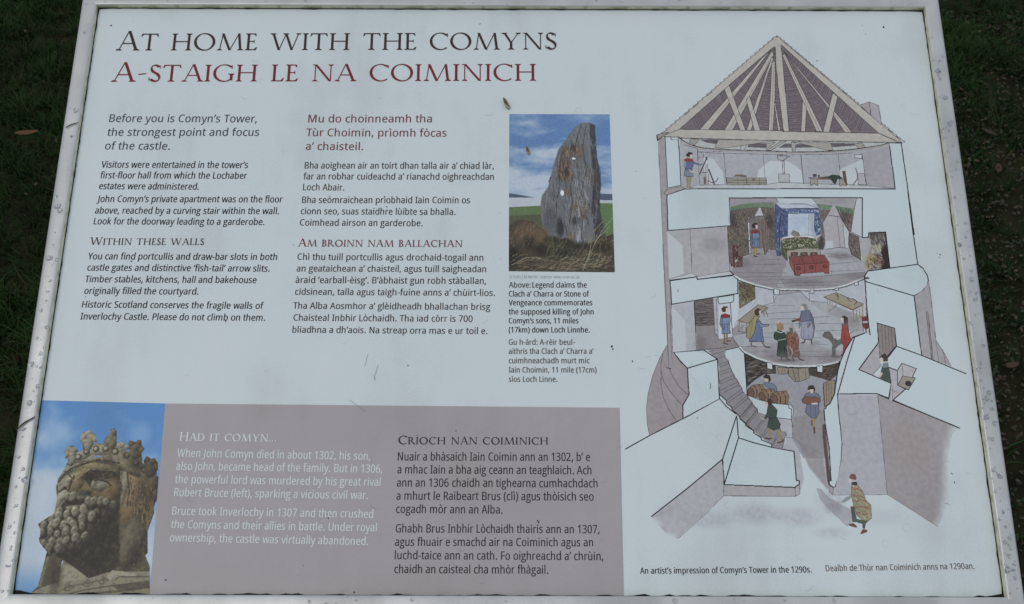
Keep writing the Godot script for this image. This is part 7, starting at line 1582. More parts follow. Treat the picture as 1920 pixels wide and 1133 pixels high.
	line(0.575, c8(68, 64, 55, 150), [24.5, 126.3, 26.1, 125, 27.5, 126.6, 26.6, 128.5])
	lump(c8(140, 134, 118), 25.3, 124.0, 1.6, 1.4, -0.011198861157908357, 0.3, 0.3)
	lump(c8(23, 22, 18), 33.8, 129.4, 4.3, 5.7, 0.03508990370846454, 0.2, 0.8)
	lump(c8(132, 127, 112), 32.6, 127.9, 3.2, 4.7, 0.03508990370846454, 0.25, 0.14)
	line(0.575, c8(68, 64, 55, 150), [30.8, 128.6, 32.4, 127.1, 34, 128.9, 32.9, 130.8])
	lump(c8(140, 134, 118), 31.7, 126.3, 1.6, 1.4, 0.03508990370846454, 0.3, 0.3)
	lump(c8(23, 22, 18), 41.5, 127.2, 5.8, 7.7, -0.026685644372349326, 0.2, 0.8)
	lump(c8(132, 127, 112), 40.3, 125.7, 4.3, 6.3, -0.026685644372349326, 0.25, 0.14)
	line(0.575, c8(68, 64, 55, 150), [37.9, 126.8, 40.2, 124.8, 42.3, 127.2, 40.8, 129.7])
	lump(c8(140, 134, 118), 39.3, 123.6, 2.2, 1.9, -0.026685644372349326, 0.3, 0.3)
	lump(c8(23, 22, 18), 42.2, 127.2, 4.2, 5.5, -0.0945348461553267, 0.2, 0.8)
	lump(c8(125, 120, 106), 41.0, 125.7, 3.1, 4.5, -0.0945348461553267, 0.25, 0.14)
	line(0.575, c8(68, 64, 55, 150), [39.2, 126.6, 40.9, 125.1, 42.3, 126.9, 41.3, 128.6])
	lump(c8(132, 127, 112), 40.1, 124.3, 1.6, 1.4, -0.0945348461553267, 0.3, 0.3)
	lump(c8(23, 22, 18), 49.6, 126.2, 5.5, 7.3, -0.0017043365146807155, 0.2, 0.8)
	lump(c8(125, 120, 106), 48.4, 124.7, 4.1, 6.0, -0.0017043365146807155, 0.25, 0.14)
	line(0.575, c8(68, 64, 55, 150), [46.2, 125.7, 48.2, 123.7, 50.2, 126.2, 48.9, 128.5])
	lump(c8(132, 127, 112), 47.4, 122.6, 2.1, 1.8, -0.0017043365146807155, 0.3, 0.3)
	lump(c8(23, 22, 18), 56.0, 121.9, 4.5, 5.9, -0.35032140816167956, 0.2, 0.8)
	lump(c8(125, 120, 106), 54.8, 120.4, 3.4, 4.9, -0.35032140816167956, 0.25, 0.14)
	line(0.575, c8(68, 64, 55, 150), [53.1, 121, 54.7, 119.5, 56.3, 121.5, 55.2, 123.4])
	lump(c8(132, 127, 112), 53.9, 118.5, 1.7, 1.5, -0.35032140816167956, 0.3, 0.3)
	lump(c8(23, 22, 18), 22.7, 137.9, 4.3, 5.7, -0.5384715298620568, 0.2, 0.8)
	lump(c8(121, 116, 101), 21.5, 136.4, 3.2, 4.7, -0.5384715298620568, 0.25, 0.14)
	line(0.575, c8(68, 64, 55, 150), [19.8, 137.1, 21.4, 135.6, 23, 137.4, 21.9, 139.2])
	lump(c8(128, 123, 107), 20.6, 134.8, 1.7, 1.4, -0.5384715298620568, 0.3, 0.3)
	lump(c8(23, 22, 18), 30.3, 136.9, 5.8, 7.7, -0.1164455208532047, 0.2, 0.8)
	lump(c8(121, 116, 101), 29.1, 135.4, 4.3, 6.4, -0.1164455208532047, 0.25, 0.14)
	line(0.575, c8(68, 64, 55, 150), [26.9, 136.4, 28.9, 134.4, 31.1, 136.9, 29.6, 139.4])
	lump(c8(128, 123, 107), 28.1, 133.3, 2.2, 1.9, -0.1164455208532047, 0.3, 0.3)
	lump(c8(23, 22, 18), 36.7, 137.2, 5.5, 7.2, 0.2936715427682094, 0.2, 0.8)
	lump(c8(121, 116, 101), 35.4, 135.7, 4.1, 6.0, 0.2936715427682094, 0.25, 0.14)
	line(0.575, c8(68, 64, 55, 150), [33.2, 136.6, 35.3, 134.7, 37.3, 137, 35.9, 139.4])
	lump(c8(128, 123, 107), 34.5, 133.6, 2.1, 1.8, 0.2936715427682094, 0.3, 0.3)
	lump(c8(23, 22, 18), 42.1, 135.5, 4.5, 5.9, 0.44856747304473654, 0.2, 0.8)
	lump(c8(121, 116, 101), 40.9, 134.0, 3.3, 4.9, 0.44856747304473654, 0.25, 0.14)
	line(0.575, c8(68, 64, 55, 150), [39, 134.7, 40.8, 133.2, 42.4, 135.2, 41.3, 137])
	lump(c8(128, 123, 107), 40.0, 132.2, 1.7, 1.5, 0.44856747304473654, 0.3, 0.3)
	lump(c8(23, 22, 18), 42.9, 135.5, 4.7, 6.2, 0.18829079989697672, 0.2, 0.8)
	lump(c8(128, 124, 110), 41.7, 134.0, 3.5, 5.1, 0.18829079989697672, 0.25, 0.14)
	line(0.575, c8(68, 64, 55, 150), [39.8, 134.7, 41.6, 133.2, 43.2, 135.2, 42.2, 137.2])
	lump(c8(135, 131, 116), 40.8, 132.2, 1.8, 1.5, 0.18829079989697672, 0.3, 0.3)
	lump(c8(23, 22, 18), 51.1, 132.7, 5.5, 7.3, 0.033628671305519275, 0.2, 0.8)
	lump(c8(128, 124, 110), 49.9, 131.2, 4.1, 6.0, 0.033628671305519275, 0.25, 0.14)
	line(0.575, c8(68, 64, 55, 150), [47.7, 132.2, 49.8, 130.2, 51.8, 132.7, 50.4, 135])
	lump(c8(135, 131, 116), 48.9, 129.0, 2.1, 1.8, 0.033628671305519275, 0.3, 0.3)
	lump(c8(23, 22, 18), 59.4, 130.8, 4.6, 6.0, 0.5073599552409217, 0.2, 0.8)
	lump(c8(128, 124, 110), 58.2, 129.4, 3.4, 5.0, 0.5073599552409217, 0.25, 0.14)
	line(0.575, c8(68, 64, 55, 150), [56.3, 130.2, 58.1, 128.7, 59.7, 130.5, 58.6, 132.5])
	lump(c8(135, 131, 116), 57.3, 127.7, 1.7, 1.5, 0.5073599552409217, 0.3, 0.3)
	lump(c8(23, 22, 18), 27.9, 141.7, 5.8, 7.6, 0.5541285809385269, 0.2, 0.8)
	lump(c8(107, 103, 91), 26.7, 140.2, 4.3, 6.3, 0.5541285809385269, 0.25, 0.14)
	line(0.575, c8(68, 64, 55, 150), [24.5, 141.2, 26.6, 139.2, 28.8, 141.7, 27.3, 144.2])
	lump(c8(113, 109, 96), 25.8, 138.1, 2.2, 1.9, 0.5541285809385269, 0.3, 0.3)
	lump(c8(23, 22, 18), 37.0, 142.3, 5.7, 7.5, -0.44684065490823743, 0.2, 0.8)
	lump(c8(107, 103, 91), 35.8, 140.8, 4.2, 6.2, -0.44684065490823743, 0.25, 0.14)
	line(0.575, c8(68, 64, 55, 150), [33.4, 141.8, 35.7, 139.8, 37.7, 142.3, 36.3, 144.6])
	lump(c8(113, 109, 96), 34.9, 138.7, 2.2, 1.9, -0.44684065490823743, 0.3, 0.3)
	lump(c8(23, 22, 18), 65.0, 123.8, 4.2, 5.5, -0.3992812631620223, 0.2, 0.8)
	lump(c8(57, 54, 46), 63.8, 122.3, 3.1, 4.6, -0.3992812631620223, 0.25, 0.14)
	line(0.575, c8(68, 64, 55, 150), [62.1, 123, 63.7, 121.7, 65.1, 123.3, 64.2, 125.2])
	lump(c8(65, 61, 53), 62.9, 120.7, 1.6, 1.4, -0.3992812631620223, 0.3, 0.3)
	lump(c8(23, 22, 18), 72.2, 119.3, 5.4, 7.1, 0.5129771356920206, 0.2, 0.8)
	lump(c8(57, 54, 46), 71.0, 117.8, 4.0, 5.9, 0.5129771356920206, 0.25, 0.14)
	line(0.575, c8(68, 64, 55, 150), [68.7, 118.8, 70.9, 117, 72.7, 119.3, 71.4, 121.5])
	lump(c8(65, 61, 53), 70.1, 115.8, 2.1, 1.8, 0.5129771356920206, 0.3, 0.3)
	lump(c8(23, 22, 18), 79.0, 113.4, 5.7, 7.5, -0.5842676674424797, 0.2, 0.8)
	lump(c8(57, 54, 46), 77.8, 111.9, 4.3, 6.2, -0.5842676674424797, 0.25, 0.14)
	line(0.575, c8(68, 64, 55, 150), [75.4, 112.9, 77.7, 110.9, 79.7, 113.4, 78.3, 115.8])
	lump(c8(65, 61, 53), 76.9, 109.7, 2.2, 1.9, -0.5842676674424797, 0.3, 0.3)
	lump(c8(23, 22, 18), 42.3, 143.0, 5.5, 7.3, 0.3395636771418268, 0.2, 0.8)
	lump(c8(55, 53, 45), 41.1, 141.5, 4.1, 6.0, 0.3395636771418268, 0.25, 0.14)
	line(0.575, c8(68, 64, 55, 150), [38.7, 142.5, 40.9, 140.5, 42.8, 143, 41.6, 145.3])
	lump(c8(63, 60, 51), 40.1, 139.3, 2.1, 1.8, 0.3395636771418268, 0.3, 0.3)
	lump(c8(23, 22, 18), 49.3, 141.8, 5.6, 7.4, -0.35799666200368274, 0.2, 0.8)
	lump(c8(55, 53, 45), 48.1, 140.3, 4.2, 6.1, -0.35799666200368274, 0.25, 0.14)
	line(0.575, c8(68, 64, 55, 150), [45.7, 141.3, 47.9, 139.3, 49.9, 141.8, 48.6, 144.1])
	lump(c8(63, 60, 51), 47.1, 138.2, 2.1, 1.8, -0.35799666200368274, 0.3, 0.3)
	lump(c8(23, 22, 18), 55.7, 138.6, 5.7, 7.4, 0.32828863070312797, 0.2, 0.8)
	lump(c8(55, 53, 45), 54.5, 137.1, 4.2, 6.2, 0.32828863070312797, 0.25, 0.14)
	line(0.575, c8(68, 64, 55, 150), [52.1, 138.1, 54.4, 136.2, 56.4, 138.6, 55, 140.9])
	lump(c8(63, 60, 51), 53.6, 135.0, 2.2, 1.8, 0.32828863070312797, 0.3, 0.3)
	lump(c8(23, 22, 18), 62.3, 136.6, 4.1, 5.5, -0.558980220299122, 0.2, 0.8)
	lump(c8(55, 53, 45), 61.1, 135.1, 3.1, 4.5, -0.558980220299122, 0.25, 0.14)
	line(0.575, c8(68, 64, 55, 150), [59.4, 136, 61, 134.5, 62.4, 136.3, 61.4, 138])
	lump(c8(63, 60, 51), 60.2, 133.7, 1.6, 1.4, -0.558980220299122, 0.3, 0.3)
	lump(c8(23, 22, 18), 63.7, 133.3, 5.6, 7.4, 0.12975017822485702, 0.2, 0.8)
	lump(c8(46, 44, 37), 62.5, 131.8, 4.2, 6.1, 0.12975017822485702, 0.25, 0.14)
	line(0.575, c8(68, 64, 55, 150), [60.3, 132.8, 62.4, 130.8, 64.3, 133.1, 63, 135.6])
	lump(c8(49, 46, 39), 61.6, 129.7, 2.1, 1.8, 0.12975017822485702, 0.3, 0.3)
	lump(c8(23, 22, 18), 69.8, 128.8, 5.4, 7.2, 0.027583550557813252, 0.2, 0.8)
	lump(c8(46, 44, 37), 68.6, 127.3, 4.1, 5.9, 0.027583550557813252, 0.25, 0.14)
	line(0.575, c8(68, 64, 55, 150), [66.4, 128.2, 68.5, 126.3, 70.3, 128.6, 69.1, 131])
	lump(c8(49, 46, 39), 67.7, 125.2, 2.1, 1.8, 0.027583550557813252, 0.3, 0.3)
	lump(c8(23, 22, 18), 76.7, 126.0, 5.5, 7.3, -0.49783078765987154, 0.2, 0.8)
	lump(c8(46, 44, 37), 75.5, 124.5, 4.1, 6.0, -0.49783078765987154, 0.25, 0.14)
	line(0.575, c8(68, 64, 55, 150), [73.3, 125.5, 75.4, 123.5, 77.3, 126, 75.9, 128.3])
	lump(c8(49, 46, 39), 74.5, 122.3, 2.1, 1.8, -0.49783078765987154, 0.3, 0.3)
	soft(c8(21, 20, 17, 200), 77.0, 128.5, 20, 26)
	soft(c8(23, 22, 18, 210), 71.5, 151.6, 22, 16)
	soft(c8(26, 24, 20, 170), 81.3, 108.4, 12, 14)
	soft(c8(25, 23, 20, 190), 51.1, 148.4, 16, 12)
	soft(c8(26, 24, 20, 200), 56.8, 74.4, 9, 7)
	soft(c8(29, 26, 21, 170), 51.9, 89.9, 11, 5)
	soft(c8(34, 29, 23, 150), 82.1, 72.6, 8, 12)
	soft(c8(35, 33, 28, 130), 106.7, 94.8, 10, 40)
	soft(c8(26, 25, 22, 150), 109.3, 148.2, 14, 18)
	soft(c8(32, 30, 25, 150), 37.2, 168.0, 9, 18)
	soft(c8(26, 24, 19, 170), 43.0, 99.2, 14, 3.5)
	soft(c8(39, 36, 30, 120), 99.6, 62.2, 14, 9)
	lump(c8(117, 112, 100), 68.0, 83.0, 7.1, 3.5, 0.1, 0.3, 0.3)
	lump(c8(124, 118, 101), 60.2, 81.3, 2.5, 3.9, 0.1, 0.3, 0.3)
	scribble([37.1, 67.6, 60.2, 61, 81.2, 64.9, 83.8, 72.6, 62.7, 67.5, 49.5, 71, 39.4, 84.8], 110, 2, 0.5, 0.8, 1.4, [c8(121, 114, 79, 255), c8(134, 125, 86, 255), c8(93, 90, 61, 255)])
	scribble([26.9, 135.2, 29.7, 140.2, 27.3, 156.6, 24.2, 175.3, 21.7, 175.3, 24.4, 156.6], 60, 2, 0.5, 1.3, 0.6, [c8(109, 109, 76, 255), c8(89, 91, 62, 255)])
	scribble([41.7, 140.2, 64.4, 121.8, 88, 108.4, 93.1, 151.5, 66.7, 166.3, 46.6, 151.6], 110, 2.2, 0.4, 1.2, 1.4, [c8(30, 27, 22, 255), c8(53, 49, 41, 255)])
	line(1.035, c8(81, 78, 67, 255), [29.5, 184.1, 51.4, 175.2, 81.9, 168.6, 90.2, 169.4])
	line(1.035, c8(67, 64, 55, 255), [36.3, 185.7, 63.3, 178.4, 89.2, 174.3, 122.5, 170.1])
	line(1.8399999999999999, c8(75, 72, 63, 255), [52.8, 186, 76.8, 180.8, 99.6, 179.1, 122.3, 175.8])
	fill(c8(141, 136, 124, 255), [83.1, 165.4, 87.5, 160.5, 100.9, 162.1, 109.4, 163.7, 109.7, 166.1, 98, 165.3, 91.1, 169.4, 85.3, 169.4])
	line(0.9199999999999999, c8(68, 64, 56, 255), [91.1, 169.4, 94.8, 166.2, 109.7, 166.4, 122.1, 166.1])
	fill(c8(53, 50, 44, 180), [89.3, 175.1, 102.2, 172.6, 122.6, 170.9, 123.1, 175.8, 96.3, 178.8])
	line(0.8049999999999999, c8(73, 70, 61, 255), [30.1, 182.5, 34.4, 178, 39.7, 180.2, 35.2, 183.8, 30.1, 182.5])
	line(0.8049999999999999, c8(73, 70, 61, 255), [32.9, 180.9, 37.1, 180.9])
	line(0.8049999999999999, c8(73, 70, 61, 255), [34.6, 179.3, 35.4, 182.8])
	line(0.8049999999999999, c8(73, 70, 61, 255), [45.1, 178, 49.5, 173.4, 54.7, 175.7, 50.2, 179.2, 45.1, 178])
	line(0.8049999999999999, c8(73, 70, 61, 255), [47.9, 176.3, 52.2, 176.3])
	line(0.8049999999999999, c8(73, 70, 61, 255), [49.6, 174.7, 50.4, 178.3])
	line(0.8049999999999999, c8(73, 70, 61, 255), [61.9, 174, 66.3, 169.5, 71.5, 171.7, 67, 175.3, 61.9, 174])
	line(0.8049999999999999, c8(73, 70, 61, 255), [64.7, 172.4, 69, 172.4])
	line(0.8049999999999999, c8(73, 70, 61, 255), [66.5, 170.8, 67.2, 174.3])
	line(0.8049999999999999, c8(73, 70, 61, 255), [75.6, 171.4, 80, 166.9, 85.2, 169.1, 80.7, 172.7, 75.6, 171.4])
	line(0.8049999999999999, c8(73, 70, 61, 255), [78.4, 169.8, 82.7, 169.8])
	line(0.8049999999999999, c8(73, 70, 61, 255), [80.2, 168.2, 80.9, 171.7])
	scribble([92.3, 72.6, 115.5, 82.8, 118.4, 101.5, 114.1, 123.4, 103.7, 113.4, 95.6, 101.6], 170, 6, 0.5, 1.45, 0.2, [c8(139, 117, 88, 255), c8(83, 69, 52, 255), c8(41, 35, 29, 255), c8(34, 29, 25, 255)])
	scribble([83.3, 68.3, 90.2, 69.2, 94.1, 88, 94.1, 103.3, 88.4, 103.6], 50, 2, 0.5, 1.2, 0.8, [c8(131, 126, 112, 255), c8(106, 98, 84, 255)])
	scribble([26.9, 78, 38.9, 61.6, 61, 53.7, 82.1, 57.9, 100.6, 70.9, 82.8, 64, 61.5, 58, 40.3, 65.9], 60, 2, 0.45, 0.4, 1, [c8(140, 135, 121, 255), c8(87, 82, 70, 255)])
	scribble([90.5, 115.1, 113.8, 128.3, 118.5, 156.3, 100.3, 156.4, 92, 135], 90, 1.6, 0.4, 1.0, 1.4, [c8(97, 92, 79, 255), c8(63, 60, 51, 255)])
	scribble([38.3, 76.2, 49.1, 67.6, 76.2, 66.6, 82.1, 72.6, 83, 94.9, 62.1, 89.8], 50, 1.6, 0.45, 0.8, 1.2, [c8(132, 109, 75, 255), c8(110, 91, 66, 255)])
	mottle(5, 0.045, c8(26, 26, 16), c8(112, 106, 62), 0.26)
	mottle(6, 0.22, c8(20, 18, 14), c8(150, 144, 120), 0.2)
	soften()
	var fig := cv
	# what was drawn is the figure; put it before the sky
	var w := fig.get_width(); var h := fig.get_height()
	var solid_fig := statue_mask(w, h)
	cv = Image.create(w, h, false, Image.FORMAT_RGBA8)
	var cl := FastNoiseLite.new(); cl.seed = 91; cl.frequency = 0.006; cl.fractal_octaves = 4
	var blue := c8(74, 118, 168); var pale := c8(158, 170, 184); var mid := c8(108, 142, 178)
	for y in h:
		var ty := y / float(h)
		for x in w:
			var tx := x / float(w)
			var t := smoothstep(0.05, 0.62, ty + (0.42 - tx) * 0.35 + cl.get_noise_2d(x, y) * 0.34)
			t *= 1.0 - smoothstep(0.80, 1.0, ty) * 0.75
			var c := blue.lerp(mid, clampf(t * 2.0, 0, 1)).lerp(pale, clampf(t * 2.0 - 1.0, 0, 1))
			cv.set_pixel(x, y, c)
	var sky_im := cv
	soft_cloud(sky_im)
	sky_im.blit_rect_mask(fig, solid_fig, Rect2i(0, 0, w, h), Vector2i.ZERO)
	cv = sky_im
	soften()
	weather(0, 442)

func blur(k: int) -> void:
	var w := cv.get_width(); var h := cv.get_height()
	cv.resize(w / k, h / k, Image.INTERPOLATE_BILINEAR)
	cv.resize(w, h, Image.INTERPOLATE_CUBIC)

func lump(c: Color, x: float, y: float, rx: float, ry: float, turn: float, rough: float, amb: float) -> void:   # a rounded, weathered knob of stone as the photographer's sun showed it
	var n := FastNoiseLite.new(); n.seed = int(x * 31.0 + y * 17.0); n.frequency = 0.9
	var lin := c.srgb_to_linear()
	var ca := cos(turn); var sa := sin(turn)
	var big := maxf(rx, ry) * 1.25
	var light := Vector3(-0.60, -0.55, 0.58)
	for py in range(maxi(0, int((y - big) * texels)), mini(cv.get_height(), int((y + big) * texels) + 1)):
		for px in range(maxi(0, int((x - big) * texels)), mini(cv.get_width(), int((x + big) * texels) + 1)):
			var d := Vector2(px / texels - x, py / texels - y)
			var e := Vector2((d.x * ca + d.y * sa) / rx, (-d.x * sa + d.y * ca) / ry)
			var r := e.length() * (1.0 + rough * 2.0 * n.get_noise_2d(px / texels, py / texels))
			if r >= 1.0: continue
			var z := sqrt(1.0 - r * r)
			var nrm := Vector3((e.x * ca - e.y * sa), (e.x * sa + e.y * ca), z).normalized()
			var g := amb + 0.95 * maxf(0.0, nrm.dot(light)) + 0.42 * n.get_noise_2d(px * 0.5, py * 0.5)
			var a := smoothstep(1.0, 0.8, r)
			var q := Color(lin.r * g, lin.g * g, lin.b * g).linear_to_srgb()
			cv.set_pixel(px, py, cv.get_pixel(px, py).lerp(Color(q.r, q.g, q.b, 1.0), a))

func soft_cloud(im: Image) -> void:
	cv = im
	soft(c8(170, 184, 198, 80), 18, 34, 30, 22)
	soft(c8(170, 184, 198, 70), 98, 34, 18, 20)
	soft(c8(172, 184, 196, 110), 12, 90, 20, 46)

func soften() -> void:
	var w := cv.get_width(); var h := cv.get_height()
	cv.resize(w * 2 / 3, h * 2 / 3, Image.INTERPOLATE_BILINEAR)
	cv.resize(w, h, Image.INTERPOLATE_CUBIC)

func draw_stone() -> void:
	new_canvas(108.0, 182.0, 3.2, Color.WHITE)
	var w := cv.get_width(); var h := cv.get_height()
	var cl := FastNoiseLite.new(); cl.seed = 19; cl.frequency = 0.008; cl.fractal_octaves = 5
	var blue := c8(84, 114, 156); var pale := c8(158, 170, 184)
	for y in h:
		var ty := y / float(h)
		for x in w:
			var n := cl.get_noise_2d(x * 0.55, y * 1.3)
			var t := clampf(smoothstep(0.0, 0.5, ty + n * 0.30 - (x / float(w)) * 0.12) * 0.75 + n * 0.75 + 0.08, 0, 1)
			cv.set_pixel(x, y, blue.lerp(pale, t))
	fill(c8(70, 79, 96, 255), [-0, 93.1, 8.7, 94.4, 27.8, 98.1, 33, 99.6, 0, 99.8])
	fill(c8(70, 79, 96, 255), [93.8, 93.3, 107.7, 94, 107.5, 101.3, 93.7, 100.9])
	fill(c8(161, 166, 176, 255), [0, 98.2, 34.7, 98.1, 34.6, 109.5, 0, 109.3])
	fill(c8(156, 163, 173, 255), [93.7, 100.4, 107.6, 100.7, 107.5, 104.1, 93.6, 104])
	fill(c8(82, 99, 67, 255), [0, 109.3, 34.7, 107.3, 48.5, 111, 48.1, 148.5, 0.2, 148.7])
	fill(c8(83, 104, 69, 255), [91.9, 104, 108.3, 104.3, 108.3, 148.3, 90.9, 148.4])
	line(0.575, c8(90, 94, 84, 255), [0, 109.3, 34.7, 107.3])
	fill(c8(70, 74, 57, 255), [0.1, 118.7, 34.6, 116.7, 34.5, 129.9, 0.1, 130])
	fill(c8(93, 95, 100, 255), [32.9, 107.3, 34.7, 95.8, 40.9, 86.2, 43.6, 74.6, 45.4, 66.8, 51.8, 43.3, 59.9, 31.4, 68.9, 17.4, 76.1, 11.8, 86.8, 11.4, 90.7, 14.4, 91.3, 33.3, 92.1, 53, 95.3, 68.6, 95.5, 84.1, 93.7, 99.4, 94.2, 114.6, 98, 139, 100.1, 157.6, 44.6, 157.8, 37.1, 135.5, 33.7, 122.4])
	fill(c8(58, 60, 64, 255), [85, 12.4, 90.7, 14.4, 91.3, 33.3, 92.1, 53, 95.3, 68.6, 95.5, 84.1, 93.7, 99.4, 94.2, 114.6, 98, 139, 99.3, 153.9, 89.2, 148.4, 84.8, 110.9, 88.2, 72.5, 86.1, 49.1])
	fill(c8(99, 102, 108, 255), [68.9, 18.4, 76.1, 12.4, 85, 12.4, 85.4, 39.2, 77.5, 37.3, 68.8, 29.4, 61.6, 33.4])
	blur(2)
	soft(c8(84, 67, 53, 215), 60.6, 45.3, 8.1, 9.0)
	soft(c8(94, 74, 57, 215), 72.1, 42.3, 7.2, 9.0)
	soft(c8(81, 65, 53, 215), 58.6, 60.9, 9.9, 12.6)
	soft(c8(78, 65, 55, 215), 53.2, 72.6, 6.3, 9.0)
	soft(c8(85, 69, 55, 215), 62.8, 74.5, 8.1, 9.0)
	soft(c8(108, 81, 60, 215), 74.6, 47.2, 4.5, 8.1)
	soft(c8(91, 77, 63, 215), 61.7, 91.9, 5.4, 12.6)
	soft(c8(97, 83, 65, 215), 69.3, 107.1, 5.4, 7.2)
	soft(c8(90, 79, 64, 215), 77.8, 114.7, 4.5, 12.6)
	soft(c8(81, 72, 63, 215), 87.2, 76.4, 5.4, 14.4)
	soft(c8(93, 86, 80, 215), 80.4, 68.7, 6.3, 12.6)
	soft(c8(113, 90, 66, 215), 64.5, 141.0, 5.4, 6.3)
	soft(c8(44, 37, 32, 200), 66.8, 41.3, 4.800000000000001, 6.4)
	soft(c8(44, 37, 32, 200), 59.4, 68.7, 6.4, 7.2)
	scribble([32.9, 107.3, 34.7, 95.8, 40.9, 86.2, 43.6, 74.6, 45.4, 66.8, 51.8, 43.3, 59.9, 31.4, 68.9, 17.4, 76.1, 11.8, 86.8, 11.4, 90.7, 14.4, 91.3, 33.3, 92.1, 53, 95.3, 68.6, 95.5, 84.1, 93.7, 99.4, 94.2, 114.6, 98, 139, 100.1, 157.6, 44.6, 157.8, 37.1, 135.5, 33.7, 122.4], 320, 8, 0.5, 1.4, 0.2, [c8(70, 72, 77, 255), c8(113, 115, 122, 255), c8(124, 127, 133, 255), c8(48, 48, 51, 255)])
	scribble([53.6, 43.3, 70.5, 33.4, 77.4, 38.3, 74.6, 50.1, 65.3, 83.2, 54, 81.3, 48.5, 68.8], 150, 5, 0.5, 1.45, 0.25, [c8(102, 82, 63, 255), c8(57, 48, 42, 255), c8(88, 71, 56, 255), c8(132, 126, 119, 255)])
	scribble([59.2, 84.2, 69.5, 91.9, 84.1, 58.9, 90.7, 76.4, 79.4, 122.2, 67.2, 129.8, 58.7, 122.3], 90, 5, 0.5, 1.5, 0.3, [c8(103, 89, 72, 255), c8(79, 69, 58, 255), c8(135, 135, 136, 255)])
	scribble([66.4, 68.7, 80.6, 60.9, 83.4, 91.8, 75.5, 148.4, 68.7, 144.7, 67.7, 99.5], 70, 6, 0.5, 1.5, 0.2, [c8(145, 149, 154, 255), c8(127, 131, 136, 255)])
	soft(c8(40, 40, 44, 230), 53.1, 131.7, 7, 17)
	soft(c8(48, 49, 53, 220), 68.3, 124.2, 5, 8)
	soft(c8(146, 150, 157, 200), 71.8, 142.9, 4, 11)
	soft(c8(45, 44, 46, 220), 92.8, 137.2, 9, 20)
	soft(c8(71, 73, 80, 190), 43.2, 122.4, 10, 22)
	line(0.6325, c8(40, 39, 42, 190), [76.1, 13.4, 70.5, 33.4, 68.3, 57])
	line(0.6325, c8(40, 39, 42, 190), [81.4, 13.4, 77.4, 39.3, 80.4, 66.7, 74.7, 95.7])
	line(0.6325, c8(40, 39, 42, 190), [56.2, 45.3, 52.4, 66.8, 53.1, 84.2, 48.5, 109.1])
	line(0.6325, c8(40, 39, 42, 190), [63.6, 84.2, 65.9, 103.3, 62.1, 127.9])
	line(0.6325, c8(40, 39, 42, 190), [87.7, 53, 89.3, 76.4, 87.6, 99.4, 89.7, 122.2])
	line(0.6325, c8(40, 39, 42, 190), [45.2, 91.9, 50.3, 99.6, 48.4, 122.3])
	line(0.6325, c8(40, 39, 42, 190), [72, 103.3, 75.9, 122.2, 73.8, 144.7])
	line(0.69, c8(127, 131, 135, 170), [72.9, 16.4, 67.8, 33.4])
	line(0.69, c8(127, 131, 135, 170), [83.6, 39.3, 85.7, 66.7, 83.6, 84.1])
	line(0.69, c8(127, 131, 135, 170), [60.9, 88, 58.9, 109.1])
	line(0.69, c8(127, 131, 135, 170), [69.3, 109, 70.9, 137.3])
	line(0.69, c8(127, 131, 135, 170), [53.5, 49.2, 51.6, 61])
	line(0.69, c8(127, 131, 135, 170), [40, 92, 38.4, 111])
	line(0.69, c8(127, 131, 135, 170), [79.6, 91.8, 80.4, 114.7])
	line(0.69, c8(37, 37, 40, 255), [43.6, 74.6, 41.8, 80.4])
	line(0.575, c8(71, 73, 77, 255), [82.3, 16.4, 84, 20.4, 80.4, 24.4, 78.7, 18.4])
	scribble([34.7, 99.6, 50.5, 84.2, 72.9, 99.5, 93.7, 99.4, 95, 118.4, 96.2, 140.9, 75.5, 148.4, 44.7, 148.5, 36.2, 129.9], 140, 6, 0.5, 1.5, 0.2, [c8(61, 60, 61, 255), c8(117, 118, 121, 255), c8(105, 91, 76, 255)])
	oval(c8(194, 199, 202, 255), 67.9, 53.3, 1.8, 1.3)
	oval(c8(194, 199, 202, 255), 55.4, 92.7, 1.9, 3.3)
	fill(c8(57, 52, 43, 255), [0.1, 130, 10.4, 122.5, 24.2, 124.3, 36.2, 133.7, 44.7, 146.7, 58.4, 142.9, 73.7, 154, 89.3, 144.7, 110, 137.1, 110.4, 183.2, 0.3, 183.6])
	soft(c8(92, 76, 63, 230), 19.0, 137.5, 20, 18)
	soft(c8(85, 71, 58, 220), 32.8, 139.3, 14, 16)
	soft(c8(28, 27, 25, 230), 21.6, 146.8, 8, 12)
	soft(c8(30, 32, 27, 230), 56.5, 157.8, 16, 12)
	soft(c8(26, 25, 23, 230), 4.5, 163.5, 10, 16)
	soft(c8(35, 33, 28, 220), 36.1, 156.0, 14, 10)
	soft(c8(39, 36, 32, 200), 82.1, 159.5, 18, 14)
	scribble([1, 128.2, 15.6, 122.5, 32.8, 128, 41.3, 144.8, 24.1, 154.2, 1.1, 154.2], 150, 9, 0.4, -1.2, 0.6, [c8(115, 97, 78, 255), c8(87, 68, 54, 255), c8(62, 51, 41, 255)])
	scribble([36.1, 148.6, 70.4, 144.7, 89.2, 148.4, 88.5, 177.8, 36, 176.2], 130, 8, 0.4, -1.3, 0.6, [c8(67, 73, 54, 255), c8(43, 48, 36, 255), c8(90, 93, 70, 255)])
	scribble([1.1, 156.1, 27.5, 163.4, 61.6, 159.6, 106.3, 148.3, 106.8, 180, 1.2, 180], 210, 14, 0.42, -0.25, 0.5, [c8(134, 122, 100, 255), c8(142, 133, 111, 255), c8(95, 84, 69, 255), c8(114, 104, 85, 255)])
	scribble([73.8, 144.7, 89.6, 129.7, 106.8, 129.7, 107.1, 168.6, 75, 177.9], 110, 16, 0.4, -1.0, 0.4, [c8(131, 124, 104, 255), c8(125, 118, 97, 255), c8(83, 86, 65, 255)])
